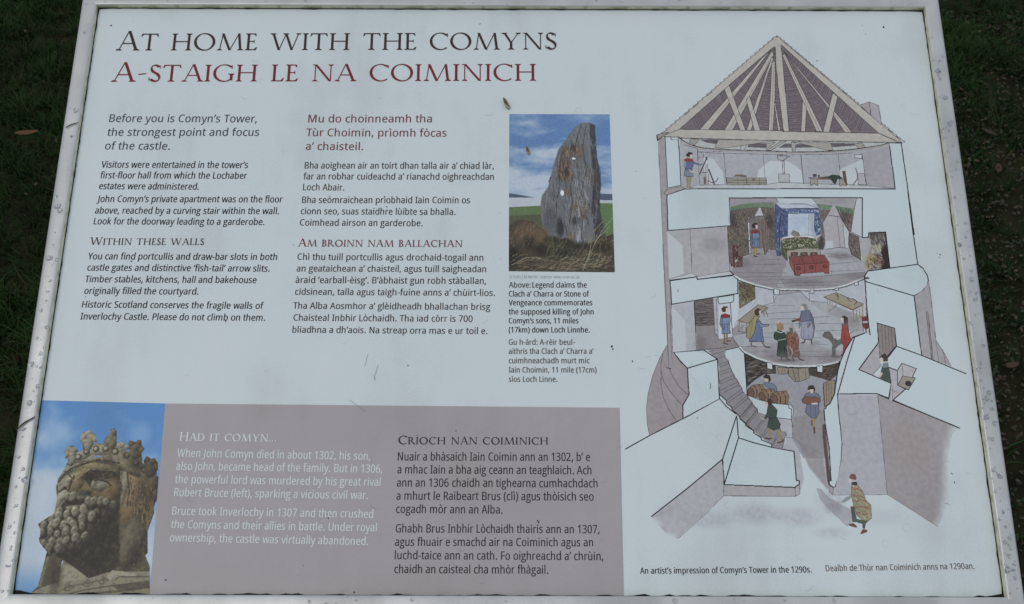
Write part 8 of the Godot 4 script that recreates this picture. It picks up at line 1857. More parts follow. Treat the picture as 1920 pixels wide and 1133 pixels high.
	scribble([1.1, 163.5, 106, 159.4, 106.8, 180, 1.2, 180.3], 90, 8, 0.5, -0.4, 0.7, [c8(51, 46, 39, 255), c8(35, 33, 28, 255)])
	soft(c8(40, 38, 31, 235), 44.7, 144.8, 12, 6)
	soft(c8(40, 38, 31, 235), 58.4, 148.5, 14, 7)
	soft(c8(40, 38, 31, 235), 73.7, 152.1, 14, 7)
	soft(c8(40, 38, 31, 235), 89.0, 153.9, 14, 8)
	soft(c8(40, 38, 31, 235), 99.3, 153.9, 10, 10)
	scribble([35.3, 137.4, 49.9, 139.2, 70.4, 146.6, 89.3, 144.7, 100.5, 139, 102.6, 159.4, 37.8, 159.7], 150, 10, 0.42, -1.35, 0.45, [c8(92, 87, 68, 255), c8(115, 108, 87, 255), c8(69, 72, 53, 255), c8(46, 45, 36, 255)])
	line(0.575, c8(137, 134, 112, 255), [87.5, 148.4, 96.4, 133.4, 106.2, 120.3])
	line(0.575, c8(137, 134, 112, 255), [86.9, 135.3, 96.6, 124.1])
	line(0.575, c8(137, 134, 112, 255), [80.3, 166.9, 89.3, 144.7, 103.3, 129.7])
	line(0.575, c8(137, 134, 112, 255), [75, 177.9, 82.1, 159.5, 84, 148.4])
	line(0.575, c8(137, 134, 112, 255), [3.7, 172.6, 19, 164.3, 34.3, 165.2])
	mottle(7, 0.08, c8(28, 28, 26), c8(200, 200, 190), 0.06)
	soften()
	weather(448, 128)

func statue_mask(w: int, h: int) -> Image:
	var keep := cv
	cv = Image.create(w, h, false, Image.FORMAT_RGBA8); cv.fill(Color(0, 0, 0, 0))
	fill(c8(229, 229, 229, 255), [45.3, 40.6, 54.5, 40.6, 58.6, 51.1, 46.8, 52.8])
	fill(c8(229, 229, 229, 255), [33.2, 56.4, 39.5, 54.6, 43.7, 62.8, 34.7, 65])
	fill(c8(229, 229, 229, 255), [68.2, 42.3, 77.3, 41.4, 80, 49.2, 68, 49.3])
	fill(c8(229, 229, 229, 255), [90.5, 49.2, 101.4, 50.1, 104.1, 59.6, 89.5, 56.2])
	fill(c8(229, 229, 229, 255), [105.9, 64.8, 118.1, 67.4, 119.7, 80.3, 105.5, 71.7])
	fill(c8(229, 229, 229, 255), [26.6, 133.6, 43, 150, 40.4, 152.5, 40, 174.4, 30.7, 180.9, 13.1, 184.2, 21.7, 175.3, 24, 156.6])
	fill(c8(229, 229, 229, 255), [28.1, 95, 25.8, 84.8, 26.7, 76.3, 31.8, 65.9, 50.9, 55.4, 74.9, 55.4, 85.6, 58.8, 100.6, 70.9, 116.9, 79.4, 120.6, 74.2, 121.2, 96.4, 119.1, 99.8, 120, 108.3, 115.9, 125, 118.1, 144.9, 116.2, 147.3, 121.4, 157.1, 121.5, 161.2, 100.9, 161.6, 84.4, 162.1, 66.9, 167.9, 48.8, 155.7, 38.1, 150, 27.2, 143.5, 17.7, 135.3, 15.9, 117, 27.4, 108.6, 27.9, 100.1])
	fill(c8(229, 229, 229, 255), [14, 190.6, 13, 183.4, 22, 177.7, 32.9, 172.8, 66.9, 167.9, 84.4, 162.1, 89.2, 160.5, 100.9, 161.6, 121.4, 159.6, 125.5, 190.2])
	fill(c8(229, 229, 229, 255), [41.6, 151.7, 50.5, 156.5, 66.9, 167.9, 40.1, 174.7, 39.9, 161.5])
	fill(c8(229, 229, 229, 255), [26.5, 79.7, 31.7, 65, 37, 53.7, 59.5, 41.8, 80.6, 45.2, 98.9, 55.3, 114.4, 72.5, 117.6, 82.8, 100.7, 71.7, 84.2, 61.4, 61, 54, 39, 62.1, 28.1, 76.3])
	fill(c8(229, 229, 229, 255), [13.7, 118.7, 16.7, 116.6, 24.1, 115.3, 38.8, 118.6, 42.4, 145.1, 32.4, 145.1, 25.6, 144.3, 17.8, 136.1, 16.4, 132, 18.2, 127])
	fill(c8(229, 229, 229, 255), [84.2, 69.2, 100.6, 70.9, 117.1, 81.1, 119.9, 99.8, 115.2, 125.9, 104.1, 116.7, 94.9, 110, 87.2, 101.6])
	fill(c8(229, 229, 229, 255), [30.5, 56.4, 29.4, 50.3, 32.1, 45, 36.7, 44.7, 41.9, 49.4, 39, 53.4, 36.1, 59.8])
	fill(c8(229, 229, 229, 255), [42, 39.4, 43.6, 31.8, 47.8, 30.9, 50.2, 29.1, 53.5, 32.3, 55.9, 33.5, 58.6, 41.1, 52.6, 41.8, 45.3, 44.6])
	fill(c8(229, 229, 229, 255), [65, 41.4, 67.3, 34.7, 70.2, 33.5, 70.3, 28.7, 73.6, 27.6, 76.1, 30.8, 77.4, 41.7, 72, 45.8])
	fill(c8(229, 229, 229, 255), [77.3, 43.5, 80, 40.5, 88.1, 43.4, 90.4, 48.7, 80.8, 47.5])
	fill(c8(229, 229, 229, 255), [87.7, 43.5, 89.3, 39.2, 95.5, 41, 97, 38.9, 100.5, 39.2, 101.3, 43.4, 104.5, 47.4, 101.9, 52.1, 97, 53.9, 90.6, 50.4])
	fill(c8(229, 229, 229, 255), [104.9, 59.1, 107.3, 54.2, 111.9, 57.3, 114.7, 56.1, 118.6, 60.8, 119.4, 67.7, 115.9, 70.5, 110.6, 68.8, 106.4, 64.3])
	fill(c8(229, 229, 229, 255), [113.4, 70.8, 120.6, 74.2, 121.4, 96.4, 118.8, 100.2, 116.6, 84.5])
	var m := cv
	cv = keep
	return m

# ------------------------------------------------------------------ lettering
var ink := {}
func ink_for(style: String) -> StandardMaterial3D:
	if ink.is_empty():
		for e in [["intro", 46, 52, 64], ["introred", 98, 46, 52], ["body", 10, 11, 16], ["gael", 44, 38, 37], ["tiny", 128, 136, 142], ["capb", 60, 62, 66], ["cap", 18, 19, 23], ["capg", 66, 58, 55],
			["white", 174, 180, 181], ["black", 26, 26, 28], ["capt", 16, 17, 20], ["captg", 74, 67, 64], ["title", 48, 37, 34], ["titler", 98, 32, 40], ["head", 54, 46, 45], ["headr", 94, 44, 49], ["headw", 178, 184, 185], ["headk", 36, 33, 35]]:
			ink[e[0]] = plain(c8(e[1], e[2], e[3]), 0.5, 0.0, 0.3)
	return ink[style]

func lettering(called: String, style: String, rows: Array) -> void:
	var face := SystemFont.new(); face.font_names = PackedStringArray(["Droid Sans"])
	var weight: float = {"capb": 0.030, "cap": 0.030, "capg": 0.022, "body": 0.020, "gael": 0.015, "black": 0.014, "white": 0.020, "intro": 0.006, "introred": 0.008, "capt": 0.024, "captg": 0.012}.get(style, 0.0)
	var tm := TextMesh.new(); tm.font = face; tm.font_size = 64; tm.pixel_size = 0.01; tm.depth = 0.0; tm.curve_step = 3.0
	tm.horizontal_alignment = HORIZONTAL_ALIGNMENT_LEFT; tm.vertical_alignment = VERTICAL_ALIGNMENT_BOTTOM
	tm.text = "x"
	var xm := extent(tm.get_mesh_arrays()[Mesh.ARRAY_VERTEX])
	var st := SurfaceTool.new(); st.begin(Mesh.PRIMITIVE_TRIANGLES)
	for r in rows:
		tm.text = r[0]
		var vs: PackedVector3Array = tm.get_mesh_arrays()[Mesh.ARRAY_VERTEX]
		var e := extent(vs)
		var a := at_mm(r[1], r[2]); var b := at_mm(r[3], r[4])
		var along := (b - a) / e.size.x
		var up: Vector3 = Vector3(-along.y, along.x, 0).normalized() * (r[5] / 1000.0 / xm.size.y)
		if style in ["intro", "body"]: up += along.normalized() * up.length() * 0.045   # these paragraphs lean a little
		for pass_ in ([-1.0, 1.0] if weight > 0.0 else [0.0]):   # heavier faces: the letter struck twice
			for v in vs:
				st.set_normal(Vector3.BACK)
				st.add_vertex(a + along * (v.x - e.position.x + pass_ * weight * 0.64 * 0.5) + up * (v.y - xm.position.y) + Vector3(0, 0, 0.00030 + pass_ * 0.00002))
	piece(called, st.commit(), ink_for(style), panel)

func extent(vs: PackedVector3Array) -> AABB:
	var b := AABB(vs[0], Vector3.ZERO)
	for v in vs: b = b.expand(v)
	return b

# roman capitals built from stems, hairlines, bowls and serifs; every piece is a convex polygon in a box one unit high
var TH := 0.145
var TN := 0.07
func g_bar(o: Array, xb: float, yb: float, xt: float, yt: float, w: float) -> void:
	o.append([Vector2(xb - w / 2, yb), Vector2(xb + w / 2, yb), Vector2(xt + w / 2, yt), Vector2(xt - w / 2, yt)])
func g_box(o: Array, x0: float, y0: float, x1: float, y1: float) -> void:
	o.append([Vector2(x0, y0), Vector2(x1, y0), Vector2(x1, y1), Vector2(x0, y1)])
func g_foot(o: Array, x: float, y: float, half: float, up: float) -> void:
	o.append([Vector2(x - half, y), Vector2(x + half, y), Vector2(x + half * 0.93, y + 0.032 * up), Vector2(x + half * 0.42, y + 0.085 * up), Vector2(x - half * 0.42, y + 0.085 * up), Vector2(x - half * 0.93, y + 0.032 * up)])
func g_arc(o: Array, cx: float, cy: float, rx: float, ry: float, a0: float, a1: float, thick: float, thin: float, stress: float) -> void:
	var n := int(absf(a1 - a0) / 12.0) + 2
	var prev: Array = []
	for i in n + 1:
		var d := deg_to_rad(lerpf(a0, a1, i / float(n)))
		var t := lerpf(thin, thick, pow(absf(cos(d - deg_to_rad(stress))), 1.4))
		var dir := Vector2(cos(d), sin(d))
		var p := [Vector2(cx + dir.x * rx, cy + dir.y * ry), Vector2(cx + dir.x * (rx - t), cy + dir.y * (ry - t * 0.9))]
		if i > 0: o.append([prev[0], p[0], p[1], prev[1]])
		prev = p
func glyph(ch: String) -> Array:   # [width, pieces]
	var o: Array = []; var F := 0.17
	match ch:
		"A":
			g_bar(o, 0.13, 0, 0.53, 1.0, TN); g_bar(o, 0.97, 0, 0.56, 1.03, TH * 1.08); g_box(o, 0.27, 0.34, 0.83, 0.40); g_foot(o, 0.13, 0, F * 0.85, 1); g_foot(o, 0.97, 0, F, 1); return [1.08, o]
		"T":
			g_bar(o, 0.48, 0, 0.48, 0.97, TH); g_box(o, 0.04, 0.935, 0.92, 1.0); o.append([Vector2(0.0, 0.80), Vector2(0.05, 0.82), Vector2(0.14, 0.95), Vector2(0.04, 1.0)]); o.append([Vector2(0.96, 0.80), Vector2(0.92, 1.0), Vector2(0.82, 0.95), Vector2(0.91, 0.82)]); g_foot(o, 0.48, 0, F * 1.1, 1); return [0.96, o]
		"H":
			for x in [0.19, 0.97]: g_bar(o, x, 0, x, 1, TH); g_foot(o, x, 0, F, 1); g_foot(o, x, 1, F, -1)
			g_box(o, 0.25, 0.49, 0.92, 0.55); return [1.16, o]
		"O": g_arc(o, 0.6, 0.5, 0.58, 0.525, 0, 360, TH * 1.1, TN, 18); return [1.2, o]
		"M":
			g_bar(o, 0.17, 0, 0.30, 0.97, TN); g_bar(o, 0.72, 0.0, 0.30, 1.0, TH * 1.05); g_bar(o, 0.72, 0.0, 1.17, 1.0, TN); g_bar(o, 1.30, 0, 1.17, 1.0, TH); g_foot(o, 0.17, 0, F * 0.85, 1); g_foot(o, 1.30, 0, F, 1); return [1.47, o]
		"E":
			g_bar(o, 0.17, 0, 0.17, 1, TH); g_box(o, 0.17, 0.94, 0.56, 1.0); g_box(o, 0.17, 0.49, 0.50, 0.55); g_box(o, 0.17, 0.0, 0.60, 0.06)
			o.append([Vector2(0.56, 1.0), Vector2(0.46, 0.95), Vector2(0.55, 0.83), Vector2(0.59, 0.83)]); o.append([Vector2(0.50, 0.64), Vector2(0.44, 0.55), Vector2(0.44, 0.49), Vector2(0.50, 0.40)]); o.append([Vector2(0.60, 0.0), Vector2(0.66, 0.18), Vector2(0.61, 0.18), Vector2(0.48, 0.05)]); g_foot(o, 0.17, 0, F, 1); g_foot(o, 0.17, 1, F, -1); return [0.66, o]
		"W":
			g_bar(o, 0.50, 0.0, 0.15, 1, TH); g_bar(o, 0.50, 0.0, 0.86, 1.0, TN); g_bar(o, 1.20, 0.0, 0.84, 1.0, TH); g_bar(o, 1.20, 0.0, 1.53, 1, TN); g_foot(o, 0.15, 1, F, -1); g_foot(o, 1.53, 1, F * 0.85, -1); g_foot(o, 0.84, 1, F, -1); return [1.66, o]
		"I": g_bar(o, 0.18, 0, 0.18, 1, TH); g_foot(o, 0.18, 0, F, 1); g_foot(o, 0.18, 1, F, -1); return [0.36, o]
		"Ì":
			var gi: Array = glyph("I"); gi[1].append([Vector2(0.02, 1.30), Vector2(0.14, 1.30), Vector2(0.26, 1.08), Vector2(0.20, 1.08)]); return gi
		"C":
			g_arc(o, 0.60, 0.5, 0.58, 0.525, 52, 310, TH * 1.1, TN, 14); o.append([Vector2(1.0, 0.97), Vector2(0.90, 0.91), Vector2(0.97, 0.76), Vector2(1.01, 0.76)]); return [1.04, o]
		"G":
			g_arc(o, 0.60, 0.5, 0.58, 0.525, 52, 308, TH * 1.1, TN, 14); o.append([Vector2(1.0, 0.97), Vector2(0.90, 0.91), Vector2(0.97, 0.76), Vector2(1.01, 0.76)]); g_bar(o, 0.98, 0.06, 0.98, 0.46, TH); g_foot(o, 0.98, 0.46, F, -1); return [1.12, o]
		"Y":
			g_bar(o, 0.52, 0.42, 0.16, 1, TH); g_bar(o, 0.54, 0.42, 0.92, 1, TN); g_bar(o, 0.53, 0, 0.53, 0.46, TH); g_foot(o, 0.53, 0, F * 1.1, 1); g_foot(o, 0.16, 1, F, -1); g_foot(o, 0.92, 1, F * 0.85, -1); return [1.06, o]
		"N":
			g_bar(o, 0.19, 0, 0.19, 0.97, TN); g_bar(o, 0.98, 0, 0.20, 1.0, TH * 1.05); g_bar(o, 1.0, 0, 1.0, 1, TN); g_foot(o, 0.19, 0, F * 0.85, 1); g_foot(o, 1.0, 1, F * 0.85, -1); o.append([Vector2(0.02, 1.0), Vector2(0.05, 0.965), Vector2(0.22, 0.92), Vector2(0.24, 1.0)]); return [1.16, o]
		"S":
			g_arc(o, 0.34, 0.755, 0.27, 0.27, 35, 285, TH * 1.15, TN, 225); g_arc(o, 0.33, 0.265, 0.30, 0.29, 100, -145, TH * 1.15, TN, 45); o.append([Vector2(0.58, 0.98), Vector2(0.53, 0.90), Vector2(0.56, 0.78), Vector2(0.60, 0.78)]); o.append([Vector2(0.05, 0.02), Vector2(0.09, 0.12), Vector2(0.06, 0.24), Vector2(0.02, 0.24)]); return [0.65, o]
		"L":
			g_bar(o, 0.17, 0, 0.17, 1, TH); g_box(o, 0.17, 0.0, 0.62, 0.06); o.append([Vector2(0.62, 0.0), Vector2(0.68, 0.20), Vector2(0.63, 0.20), Vector2(0.50, 0.05)]); g_foot(o, 0.17, 0, F, 1); g_foot(o, 0.17, 1, F, -1); return [0.68, o]
		"R":
			g_bar(o, 0.17, 0, 0.17, 1, TH); g_arc(o, 0.33, 0.735, 0.36, 0.265, -90, 90, TH, TN, 0); g_box(o, 0.17, 0.94, 0.36, 1.0); g_box(o, 0.17, 0.47, 0.40, 0.53); g_bar(o, 0.92, 0.0, 0.42, 0.50, TH * 1.15); g_foot(o, 0.17, 0, F, 1); g_foot(o, 0.17, 1, F, -1); g_foot(o, 0.94, 0, F * 0.7, 1); return [0.98, o]
		"B":
			g_bar(o, 0.17, 0, 0.17, 1, TH); g_arc(o, 0.33, 0.76, 0.30, 0.24, -90, 90, TH, TN, 0); g_arc(o, 0.33, 0.265, 0.38, 0.265, -90, 90, TH, TN, 0); g_box(o, 0.17, 0.94, 0.35, 1.0); g_box(o, 0.17, 0.48, 0.36, 0.54); g_box(o, 0.17, 0.0, 0.35, 0.06); g_foot(o, 0.12, 0, F * 0.7, 1); g_foot(o, 0.12, 1, F * 0.7, -1); return [0.76, o]
		"D":
			g_bar(o, 0.17, 0, 0.17, 1, TH); g_arc(o, 0.40, 0.5, 0.62, 0.5, -90, 90, TH * 1.1, TN, 0); g_box(o, 0.17, 0.94, 0.42, 1.0); g_box(o, 0.17, 0.0, 0.42, 0.06); g_foot(o, 0.12, 0, F * 0.7, 1); g_foot(o, 0.12, 1, F * 0.7, -1); return [1.06, o]
		"-": o.append([Vector2(0.06, 0.40), Vector2(0.46, 0.44), Vector2(0.50, 0.51), Vector2(0.10, 0.47)]); return [0.54, o]
		"…":
			for x in [0.16, 0.58, 1.0]: g_arc(o, x, 0.09, 0.1, 0.1, 0, 360, 0.1, 0.1, 0)
			return [1.12, o]
	return [0.42, o]

func carved(called: String, style: String, text: String, u0: float, v0: float, u1: float, v1: float, cap: float, big: float) -> void:
	var heavy := style.begins_with("head")
	TH = 0.175 if heavy else 0.136; TN = 0.085 if heavy else 0.055
	var runs: Array = []; var pen := 0.0; var scale_now := 1.0
	for ch in text:
		if ch == "^": scale_now = big; continue
		if ch == " ": pen += 0.62; continue
		var g: Array = glyph(ch)
		runs.append([pen, scale_now, g[1]])
		pen += g[0] * scale_now + (0.10 if heavy else 0.075)
		scale_now = 1.0
	pen -= 0.08
	var a := at_mm(u0, v0); var b := at_mm(u1, v1)
	var along := (b - a) / pen; var up := Vector3(-along.y, along.x, 0).normalized() * (cap / 1000.0)
	var st := SurfaceTool.new(); st.begin(Mesh.PRIMITIVE_TRIANGLES)
	for r in runs:
		var layer := 0
		for poly in r[2]:
			layer += 1
			var flat: Array = []
			for p in poly: flat.append(a + along * (r[0] + p.x * r[1]) + up * (p.y * r[1]) + Vector3(0, 0, 0.00026 + layer * 0.000012))
			var area := 0.0
			for i in poly.size(): area += poly[i].cross(poly[(i + 1) % poly.size()])
			if area > 0: flat.reverse()
			for i in range(1, flat.size() - 1):
				for v in [flat[0], flat[i], flat[i + 1]]:
					st.set_normal(Vector3.BACK); st.add_vertex(v)
	piece(called, st.commit(), ink_for(style), panel)

# ------------------------------------------------------------------ specks, marks, raindrops, leaves
func blob(rx: float, ry: float, hz: float, lumpy: float, seg := 9) -> ArrayMesh:
	var st := SurfaceTool.new(); st.begin(Mesh.PRIMITIVE_TRIANGLES)
	var rings: Array = []
	for j in 4:
		var e := (PI / 2.0) * j / 3.0
		var row: Array = []
		for i in seg:
			var a := TAU * i / seg
			var k := 1.0 + lumpy * (sin(a * 2.0 + 1.3) * 0.5 + sin(a * 3.0) * 0.4)
			row.append(Vector3(cos(a) * cos(e) * rx * k, sin(a) * cos(e) * ry * k, sin(e) * hz))
		rings.append(row)
	st.set_smooth_group(0)
	for j in 3:
		for i in seg:
			var q := [rings[j][i], rings[j][(i + 1) % seg], rings[j + 1][(i + 1) % seg], rings[j + 1][i]]
			for tri in [[0, 2, 1], [0, 3, 2]]:
				for n in tri: st.add_vertex(q[n])
	for i in seg:
		for p in [rings[0][i], rings[0][(i + 1) % seg], Vector3.ZERO]: st.add_vertex(p)
	st.index(); st.generate_normals()
	return st.commit()

func build_dirt() -> void:
	var dark := plain(Color(0.10, 0.095, 0.09), 0.9)
	var shapes := [blob(0.0009, 0.0013, 0.0006, 0.5), blob(0.0006, 0.0007, 0.0005, 0.4), blob(0.0004, 0.0011, 0.0004, 0.3), blob(0.00035, 0.0004, 0.0003, 0.2)]
	for d in [[16.6, 22.3, 0, 0.3], [40.2, 16.8, 3, 0], [416.7, 18.8, 2, -0.5], [735.3, -0.7, 0, 0.2], [831.7, 19.2, 3, 0], [834.1, 30.0, 3, 1.2], [854.6, 21.2, 0, 0.8], [778.7, 63.4, 1, 0], [550.0, 386.1, 0, 0.1], [550.9, 388.9, 1, 0.4], [569.8, 401.3, 2, 0.1], [592.9, 395.3, 3, 0],
			[476.7, 556.3, 1, 0.6], [477.7, 557.8, 2, -0.6], [324.0, 237.0, 2, 1.5], [351.4, 406.4, 2, 0.5], [231.5, 279.3, 3, 0], [170.3, 343.0, 3, 0.0], [170.3, 361.5, 2, 0.3], [309.7, 621.6, 1, 1.2], [306.1, 628.7, 1, 0.2], [341.9, 627.6, 1, 0.7], [452.2, 629.2, 1, 1.2], [137.5, 611.2, 1, 0], [183.3, 628.6, 1, 1.3], [262.1, 597.9, 3, 0],
			[883.2, 288.1, 1, 0.6], [880.7, 286.9, 3, 0], [882.3, 291.0, 3, 0], [840.4, 523.3, 3, 0], [867.0, 510.6, 3, 0.2], [868.4, 519.2, 2, 0.2], [840.5, 144.3, 3, 0], [157.3, 533.5, 3, 0], [243.6, 527.7, 3, 0], [281.4, 551.0, 3, 0], [282.6, 554.5, 2, 0.2], [440.9, 294.2, 3, 0], [439.0, 243.8, 3, 0], [465.2, 146.3, 3, 0], [579.8, 196.2, 3, 0], [399.3, 471.0, 2, -0.3], [29.0, 336.2, 3, 0], [70.1, 297.8, 2, 1.4]]:
		var sp := piece("dirt_speck", shapes[d[2]], dark, panel)
		sp.transform = Transform3D(Basis(Vector3.BACK, d[3]).scaled(Vector3.ONE * rng.randf_range(0.8, 1.25)), at_mm(d[0], d[1], 0.0003))
	# fine scratches
	for s in [[309.5, 407.6, 312.0, 394.6], [318.9, 420.5, 322.4, 405.4], [320.5, 421.6, 318.7, 416.2], [296.2, 440.9, 312.1, 452.4], [856.0, 538.3, 861.8, 540.3]]:
		var a := at_mm(s[0], s[1]); var b := at_mm(s[2], s[3])
		var st := SurfaceTool.new()
		var bm := BoxMesh.new(); bm.size = Vector3((b - a).length(), 0.00022, 0.0002)
		var dv := (b - a).normalized()
		st.append_from(bm, 0, Transform3D(Basis(dv, Vector3(-dv.y, dv.x, 0), Vector3.BACK), (a + b) * 0.5 + Vector3(0, 0, 0.0004)))
		piece("scratch", st.commit(), plain(Color(0.52, 0.53, 0.55), 0.8), panel)
	# faint crescents left by dried drops
	var mark := StandardMaterial3D.new(); mark.albedo_color = Color(0.30, 0.31, 0.33, 0.20); mark.transparency = BaseMaterial3D.TRANSPARENCY_ALPHA; mark.roughness = 0.5
	var arcs := [crescent(0.0038, 200, 350, 0.0006), crescent(0.0030, 150, 340, 0.0005), crescent(0.0044, 215, 330, 0.0007), crescent(0.0032, 20, 320, 0.0004)]
	var spots := [322.5, 480.6, 479.1, 466.0, 554.0, 483.9, 392.5, 619.9, 427.3, 568.8, 406.8, 580.5, 460.4, 597.8, 401.7, 594.6, 585.1, 394.2, 767.9, 415.3, 587.9, 547.6, 654.3, 541.4, 722.2, 615.1, 780.0, 449.9, 865.7, 118.9, 876.2, 125.2, 593.5, 445.2, 650.6, 476.4, 184.9, 91.1, 216.3, 175.9, 311.6, 108.1, 426.4, 126.9, 522.0, 125.2, 177.1, 64.4, 588.6, 225.3, 589.0, 261.0, 591.1, 331.5, 288.0, 381.5, 514.6, 411.8, 579.5, 405.1, 863.8, 496.3, 882.3, 509.0, 64.2, 452.2, 258.2, 604.6, 326.1, 540.9, 482.8, 528.0, 538.0, 517.7, 302.9, 622.1, 154.1, 536.5, 210.8, 528.8, 183.5, 558.7, 818.6, 561.7, 761.0, 569.2, 797.2, 576.4, 225.3, 488.1, 426.3, 611.3, 534.2, 572.4, 818.5, 326.7, 866.5, 233.3, 169.3, 108.6, 115.0, 102.4, 281.8, 314.3, 214.3, 409.0, 137.2, 414.7, 423.5, 359.0, 717.5, 588.8]
	for i in spots.size() / 2:
		var o := piece("water_mark", arcs[rng.randi() % 4], mark, panel)
		o.transform = Transform3D(Basis(Vector3.BACK, rng.randf_range(-0.7, 0.7)).scaled(Vector3.ONE * rng.randf_range(0.7, 1.3)), at_mm(spots[i * 2], spots[i * 2 + 1], 0.0009))
	# two grass husks stuck to the wet panel
	husk(446.0, 117.9, 0.014, 0.0034, 0.5, "long dry grass husk stuck at the top left corner of the standing stone photograph")
	husk(468.5, 173.2, 0.009, 0.0022, 0.35, "short dry grass husk stuck on the sky of the standing stone photograph")
	var f := piece("dead_fly", blob(0.0022, 0.0012, 0.0016, 0.3), plain(Color(0.09, 0.085, 0.09), 0.6), self)
	f.transform = on_panel(734.8, -1.4, 0.0008, 0.3)
	tag(f, "small dead fly lying against the top rail above the roof drawing", "insect")
	var tw := piece("twig", twig(0.020, 0.0009), plain(Color(0.28, 0.25, 0.22), 0.9), self)
	tw.transform = on_panel(-8.0, 467.1, 0.0085, 0.75)
	tag(tw, "thin grey twig lying across the left frame rail", "twig")
	var t2 := piece("twig", twig(0.014, 0.0007), plain(Color(0.25, 0.23, 0.21), 0.9), self)
	t2.transform = on_panel(-6.0, 148.7, 0.0085, 0.5)
	tag(t2, "tiny twig caught on the left rail beside the opening sentence", "twig")

func twig(length: float, r: float) -> ArrayMesh:
	var st := SurfaceTool.new(); st.begin(Mesh.PRIMITIVE_TRIANGLES)
	var prev: Array = []
	for i in 7:
		var t := i / 6.0; var c := Vector3((t - 0.5) * length, sin(t * 4.0) * length * 0.06, r * 0.6)
		var ring: Array = []
		for k in 6: ring.append(c + Vector3(0, cos(TAU * k / 6.0), sin(TAU * k / 6.0)) * r * (1.0 - 0.6 * absf(t - 0.4)))
		if i > 0:
			for k in 6:
				for p in [prev[k], prev[(k + 1) % 6], ring[k], ring[k], prev[(k + 1) % 6], ring[(k + 1) % 6]]: st.add_vertex(p)
		prev = ring
	st.index(); st.generate_normals()
	return st.commit()

func crescent(r: float, a0: float, a1: float, w: float) -> ArrayMesh:
	var st := SurfaceTool.new(); st.begin(Mesh.PRIMITIVE_TRIANGLES); st.set_normal(Vector3.BACK)
	var n := 18
	for i in n:
		var q: Array = []
		for t in [i / float(n), (i + 1) / float(n)]:
			var a := deg_to_rad(lerpf(a0, a1, t)); var ww: float = w * (0.25 + 0.75 * sin(PI * t))
			q.append(Vector3(cos(a) * r, sin(a) * r * 0.9, 0)); q.append(Vector3(cos(a) * (r - ww), sin(a) * (r - ww) * 0.9, 0))
		for k in [0, 1, 2, 1, 3, 2]: st.add_vertex(q[k])
	return st.commit()

func husk(u: float, v: float, length: float, width: float, turn: float, label: String) -> void:
	var h := Node3D.new(); h.name = numbered("grass_husk"); add_child(h)
	h.transform = on_panel(u, v, 0.0012, PI / 2.0 + turn)
	tag(h, label, "grass husk", "dry grass husks on the panel")
	var pale := plain(Color(0.66, 0.65, 0.56), 0.8); var brown := plain(Color(0.38, 0.36, 0.28), 0.8)
	for m in [pale, brown]: m.cull_mode = BaseMaterial3D.CULL_DISABLED
	var lm := leaf_mesh(length, width, 0.02)
	for k in 3:
		var o := piece("husk_scale", lm, [pale, brown, brown][k], h)
		o.transform = Transform3D(Basis.from_euler(Vector3(PI / 2.0, 0, [0.0, 0.16, -0.12][k])).scaled(Vector3.ONE * [1.0, 0.8, 0.6][k]), Vector3([0.0, -length * 0.1, length * 0.28][k], [0.0, width * 0.25, -width * 0.1][k], 0.0004 * k))

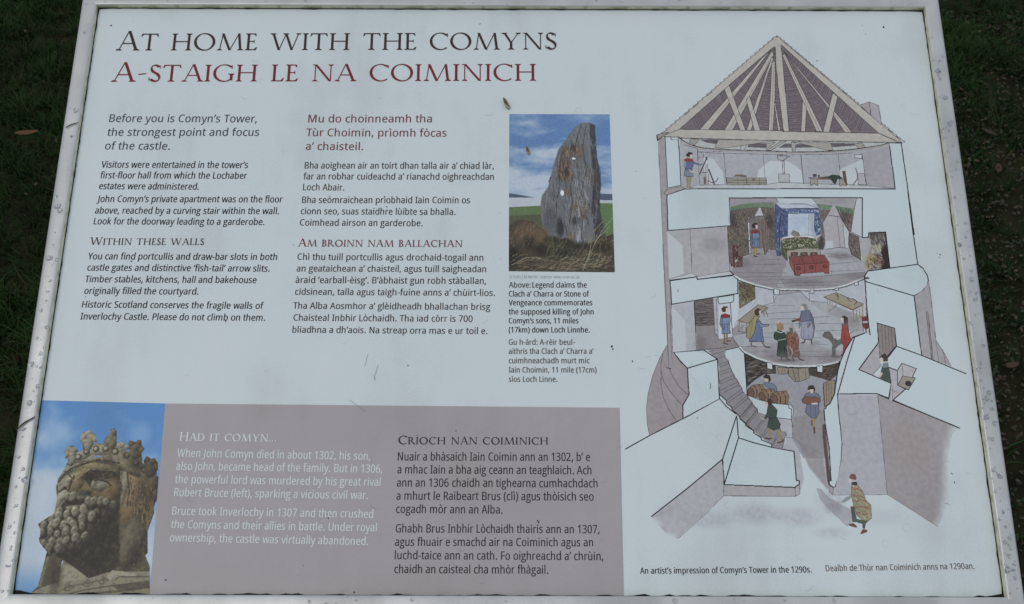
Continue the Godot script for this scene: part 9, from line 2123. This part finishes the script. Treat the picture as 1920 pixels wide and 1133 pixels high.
func build_raindrops() -> void:
	var water := StandardMaterial3D.new(); water.albedo_color = Color(0.97, 0.98, 1.0, 0.0); water.roughness = 0.0; water.refraction_enabled = true; water.refraction_scale = 0.033
	var shapes: Array = []
	for k in 6: shapes.append(blob(0.0017 * rng.randf_range(0.75, 1.1), 0.0017 * rng.randf_range(0.9, 1.25), 0.0011, rng.randf_range(0.05, 0.3), 12))
	var first: Array = []
	for k in 6:
		first.append(null)
	var tiny: Array = []
	# side: 0 top, 1 right, 2 bottom, 3 left; how many; share along it
	var says := ["clear raindrop lying on the top rail of the frame", "clear raindrop lying on the right rail of the frame", "clear raindrop lying on the bottom rail of the frame", "clear raindrop lying on the left rail of the frame"]
	var grp := ["raindrops on the top frame rail", "raindrops on the right frame rail", "raindrops on the bottom frame rail", "raindrops on the left frame rail"]
	for side in 4:
		for i in [26, 110, 18, 56][side]:
			var t := rng.randf()
			if side == 1: t = pow(t, 0.75)
			if side == 3: t = pow(t, 0.8)
			var d := rng.randf_range(1.2, 12.2)
			var u: float = [t * 900.0, 900.0 + d, t * 900.0, -d][side]; var v: float = [-d, t * 625.0, 625.0 + d * 0.8, t * 625.0][side]
			var s := clampf(exp(rng.randfn(-0.15, 0.42)), 0.4, 2.0)
			var xf := on_panel(u, v, 0.00715, rng.randf_range(-0.5, 0.5))
			xf.basis = xf.basis.scaled_local(Vector3(s, s, s * 0.9))
			var k := rng.randi() % 6
			var o: MeshInstance3D
			if first[k] == null:
				o = piece("raindrop", shapes[k], water, self); first[k] = o
			else:
				o = first[k].duplicate(); o.name = numbered("raindrop"); add_child(o, true)
			o.transform = xf
			tag(o, says[side], "raindrop", grp[side])
		for i in [90, 260, 40, 120][side]:
			var t := rng.randf(); var d := rng.randf_range(0.8, 13.8)
			var u: float = [t * 900.0, 900.0 + d, t * 900.0, -d][side]; var v: float = [-d, t * 625.0, 625.0 + d, t * 625.0][side]
			var z := 0.00715
			if d > 12.0: z = 0.0068
			var xf := on_panel(u, v, z)
			xf.basis = xf.basis.scaled_local(Vector3.ONE * rng.randf_range(0.15, 0.42))
			tiny.append(xf)
	var mmsh := MultiMesh.new(); mmsh.transform_format = MultiMesh.TRANSFORM_3D; mmsh.mesh = shapes[0]; mmsh.instance_count = tiny.size()
	for i in tiny.size(): mmsh.set_instance_transform(i, tiny[i])
	var mi := MultiMeshInstance3D.new(); mi.name = "fine_rain_beads"; mi.multimesh = mmsh; mi.material_override = water; add_child(mi)
	tag(mi, "fine beads of rain sprinkled over the whole grey frame", "water", "", "stuff")

func build_leaves() -> void:
	var cols := [Color(0.34, 0.22, 0.13), Color(0.42, 0.40, 0.36), Color(0.24, 0.16, 0.10), Color(0.25, 0.19, 0.12), Color(0.20, 0.15, 0.11)]
	var list := [
		[Vector3(-1.154, 0, -1.481), 0.055, 0.016, 0.2, 0, "narrow orange brown leaf in the grass left of the sign's upper half"],
		[Vector3(-1.280, 0, -2.216), 0.075, 0.035, 0.4, 1, "pale grey crumpled leaf in the grass near the upper left frame corner"],
		[Vector3(1.130, 0, -1.371), 0.038, 0.015, 1.2, 2, "brown curled leaf on bare soil right of the frame, level with the drawn chimney"],
		[Vector3(0.944, 0, -0.703), 0.03, 0.013, 0.4, 3, "tan leaf on bare soil right of the lower right rail"],
		[Vector3(1.156, 0, -1.528), 0.04, 0.018, 2.2, 4, "dark brown leaf where lawn meets bare soil on the right"]]
	for e in list:
		var m := plain(cols[e[4]], 0.8)
		m.albedo_color = cols[e[4]]; m.cull_mode = BaseMaterial3D.CULL_DISABLED
		var o := piece("fallen_leaf", leaf_mesh(e[1], e[2], 0.12), m, self)
		o.transform = Transform3D(Basis(Vector3.UP, e[3]), e[0] + Vector3(0, 0.045 if e[0].x < 0 else 0.018, 0))
		tag(o, e[5], "leaf", "fallen leaves round the sign")
	var stalk := piece("dry_stalk", twig(0.16, 0.0012), plain(Color(0.45, 0.42, 0.33), 0.9), self)
	stalk.transform = Transform3D(Basis(Vector3.UP, 0.35), Vector3(-1.437, 0, -2.237) + Vector3(0, 0.05, 0))
	tag(stalk, "thin straw coloured stalk lying in the grass at the upper left", "stalk")
